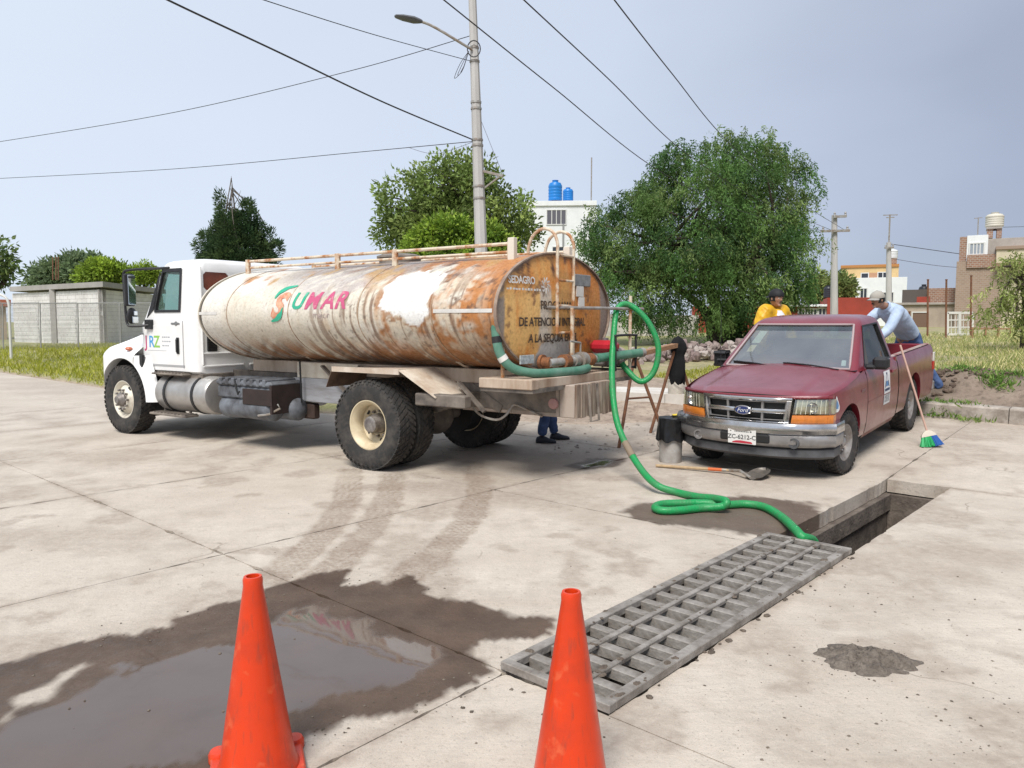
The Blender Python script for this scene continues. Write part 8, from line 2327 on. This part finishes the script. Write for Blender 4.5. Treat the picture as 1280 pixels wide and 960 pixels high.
mb = MB(); mb.tube(catmull([at(590, 62, YL-.1)-O_, at(575, 53, YL-.2)-O_, at(552, 39, YL-.3)-O_, at(535, 30, YL-.35)-O_, at(522, 26, YL-.4)-O_], 5), .028, 8); mb.build('lamp_arm', GALV, lp)
la, lb = at(528, 27, YL-.38)-O_, at(493, 20, YL-.5)-O_; dd = (lb-la); rings = []
sd_ = dd.cross(Vector((0, 0, 1))).normalized(); ud = sd_.cross(dd).normalized()
for (t, w, h) in ((0, .03, .03), (.1, .06, .045), (.3, .12, .06), (.7, .12, .05), (.95, .07, .03), (1, .02, .015)): rings.append([la+dd*t+sd_*w*math.cos(k*math.pi/6)+ud*h*math.sin(k*math.pi/6) for k in range(12)])
mb = MB(); mb.loft(rings); mb.build('luminaire', mat('lamp_grey', (.10, .105, .11), .5), lp)
mb = MB(); c_ = along(64); mb.tube([c_+Vector((.13*math.cos(a), -.14, .16*math.sin(a))) for a in np.linspace(0, 6.283, 20)], .012, 5); mb.build('cable_coil', WIRE, lp)
for k in range(3):
    mb = MB(); mb.tube(catmull([at(586, 64, YL-.1)-O_, at(575+3*k, 80, YL-.15)-O_, at(568+4*k, 98-4*k, YL-.15)-O_, at(578, 88, YL-.12)-O_, at(584, 70, YL-.1)-O_], 5), .006, 5); mb.build('loose_wire', WIRE, lp)
mb = MB(); a_ = at(601, 213, YL)-O_; b_ = at(629, 220, YL-.2)-O_; mb.bar(a_, b_, .05); mb.bar(at(603, 237, YL)-O_, at(624, 221, YL-.2)-O_, .03); mb.build('side_bracket', GALV, lp)
tag(lp, 'grey concrete lamp post with a curved arm rising behind the tanker', 'lamp post')
def cable(label, pts, r=.011, n=10):
    P_ = catmull(pts, n); o = P_[0].copy(); mb = MB(); mb.tube([p-o for p in P_], r*.68, 5); tag(mb.build('power_cable', WIRE, loc=o), label, 'cable', 'overhead cables')
cable('thick cable running from the lamp post up to the top left corner', [at(592, 175, YL), at(480, 128, 13.4), at(350, 66, 11.2), at(210, 0, 9.6), at(80, -66, 8.4)], .020)
cable('thin cable from the lamp post head to the top edge left of it', [at(591, 77, YL), at(470, 44, 13), at(330, 0, 10.5), at(220, -38, 9)], .010)
cable('upper of the two long cables leaving the lamp post to the left edge', [at(587, 45, YL), at(440, 88, 17.5), at(220, 140, 20), at(0, 177, 23), at(-160, 200, 26)], .012)
cable('lower of the two long cables leaving the lamp post to the left edge', [at(590, 177, YL), at(450, 190, 18), at(220, 211, 21.5), at(0, 223, 25), at(-160, 230, 28)], .012)
cable('short slack cable hanging under the lower left cable near the lamp post', [at(590, 178, YL), at(545, 192, YL+.4), at(512, 185, YL+.9)], .006)
cable('leftmost of the three cables passing over the street to the right', [at(490, -52, 8), at(555, 0, 9.2), at(690, 108, 12), at(825, 214, 17), at(930, 265, 24), at(1030, 289, 34)], .013)
cable('middle of the three cables passing over the street to the right', [at(600, -52, 8), at(655, 0, 9.2), at(760, 98, 12.2), at(858, 192, 17.5), at(950, 250, 25), at(1040, 288, 34)], .013)
cable('rightmost of the three cables passing over the street to the right', [at(728, -55, 8), at(768, 0, 9.4), at(840, 92, 12.6), at(908, 175, 18), at(980, 240, 26), at(1055, 287, 34)], .013)
cable('thin drop wire beside the lamp post bracket', [at(601, 150, YL), at(615, 185, YL-.1), at(629, 219, YL-.2)], .006)
def util_pole(label, px, Y, yt, arms, r, extra=None):
    b0 = gpt(px, Y); o = empty('utility_pole', b0); tp = at(px, yt, Y); mb = MB(); mb.tube([(0, 0, 0), tp-b0], [r*1.3, r*.85], 10); mb.build('pole', PCON, o)
    for (x0, x1, py, w) in arms:
        mb = MB(); a_, b_ = at(x0, py, Y-.2)-b0, at(x1, py-.8, Y-.2)-b0; mb.bar(a_, b_, w); mb.build('cross_arm', GALV, o)
        for t in (.08, .92):
            q_ = a_.lerp(b_, t); mb = MB(); mb.lathe([(.04, 0), (.06, .05), (.04, .10), (.055, .14), (.02, .2)], 8, T(*q_)); mb.build('insulator', mat('porcelain', (.25, .24, .24), .4), o)
    tag(o, label, 'utility pole', 'utility poles on the right'); return o
u = util_pole('concrete utility pole with two cross arms behind the pickup cab', 1043, 34, 269, [(1026, 1062, 289, .10), (1042, 1058, 271, .10)], .14)
u = util_pole('slender utility pole with antenna in front of the yellow house', 1111, 48, 303, [(1106, 1117, 310, .1)], .16)
o = u.location; mb = MB(); mb.tube([at(1111, 305, 48)-o, at(1112.5, 268, 48)-o], .05, 6); 
for (x0, x1, py) in ((1104, 1122, 269), (1108, 1118, 272)): mb.bar(at(x0, py, 48)-o, at(x1, py-.4, 48)-o, .05)
mb.build('antenna', GALV, u)
cable('upper cable from the slender pole to the brick building', [at(1113, 305, 48), at(1190, 316, 47), at(1290, 330, 46)], .03); cable('lower cable from the slender pole to the brick building', [at(1113, 323, 48), at(1180, 333, 47), at(1250, 336, 46)], .02); cable('cable above the brick building to the right edge', [at(1254, 284, 48), at(1330, 282, 48)], .02)
mst = empty('antenna_mast', at(1222, 297, 47)); mb = MB(); mb.tube([(0, 0, -.3), at(1223, 272, 47)-mst.location], .035, 6); mb.bar(at(1218, 273, 47)-mst.location, at(1228, 272, 47)-mst.location, .04); mb.build('mast', GALV, mst); tag(mst, 'small television antenna on the brick building roof', 'antenna')
bpy.context.view_layer.update()
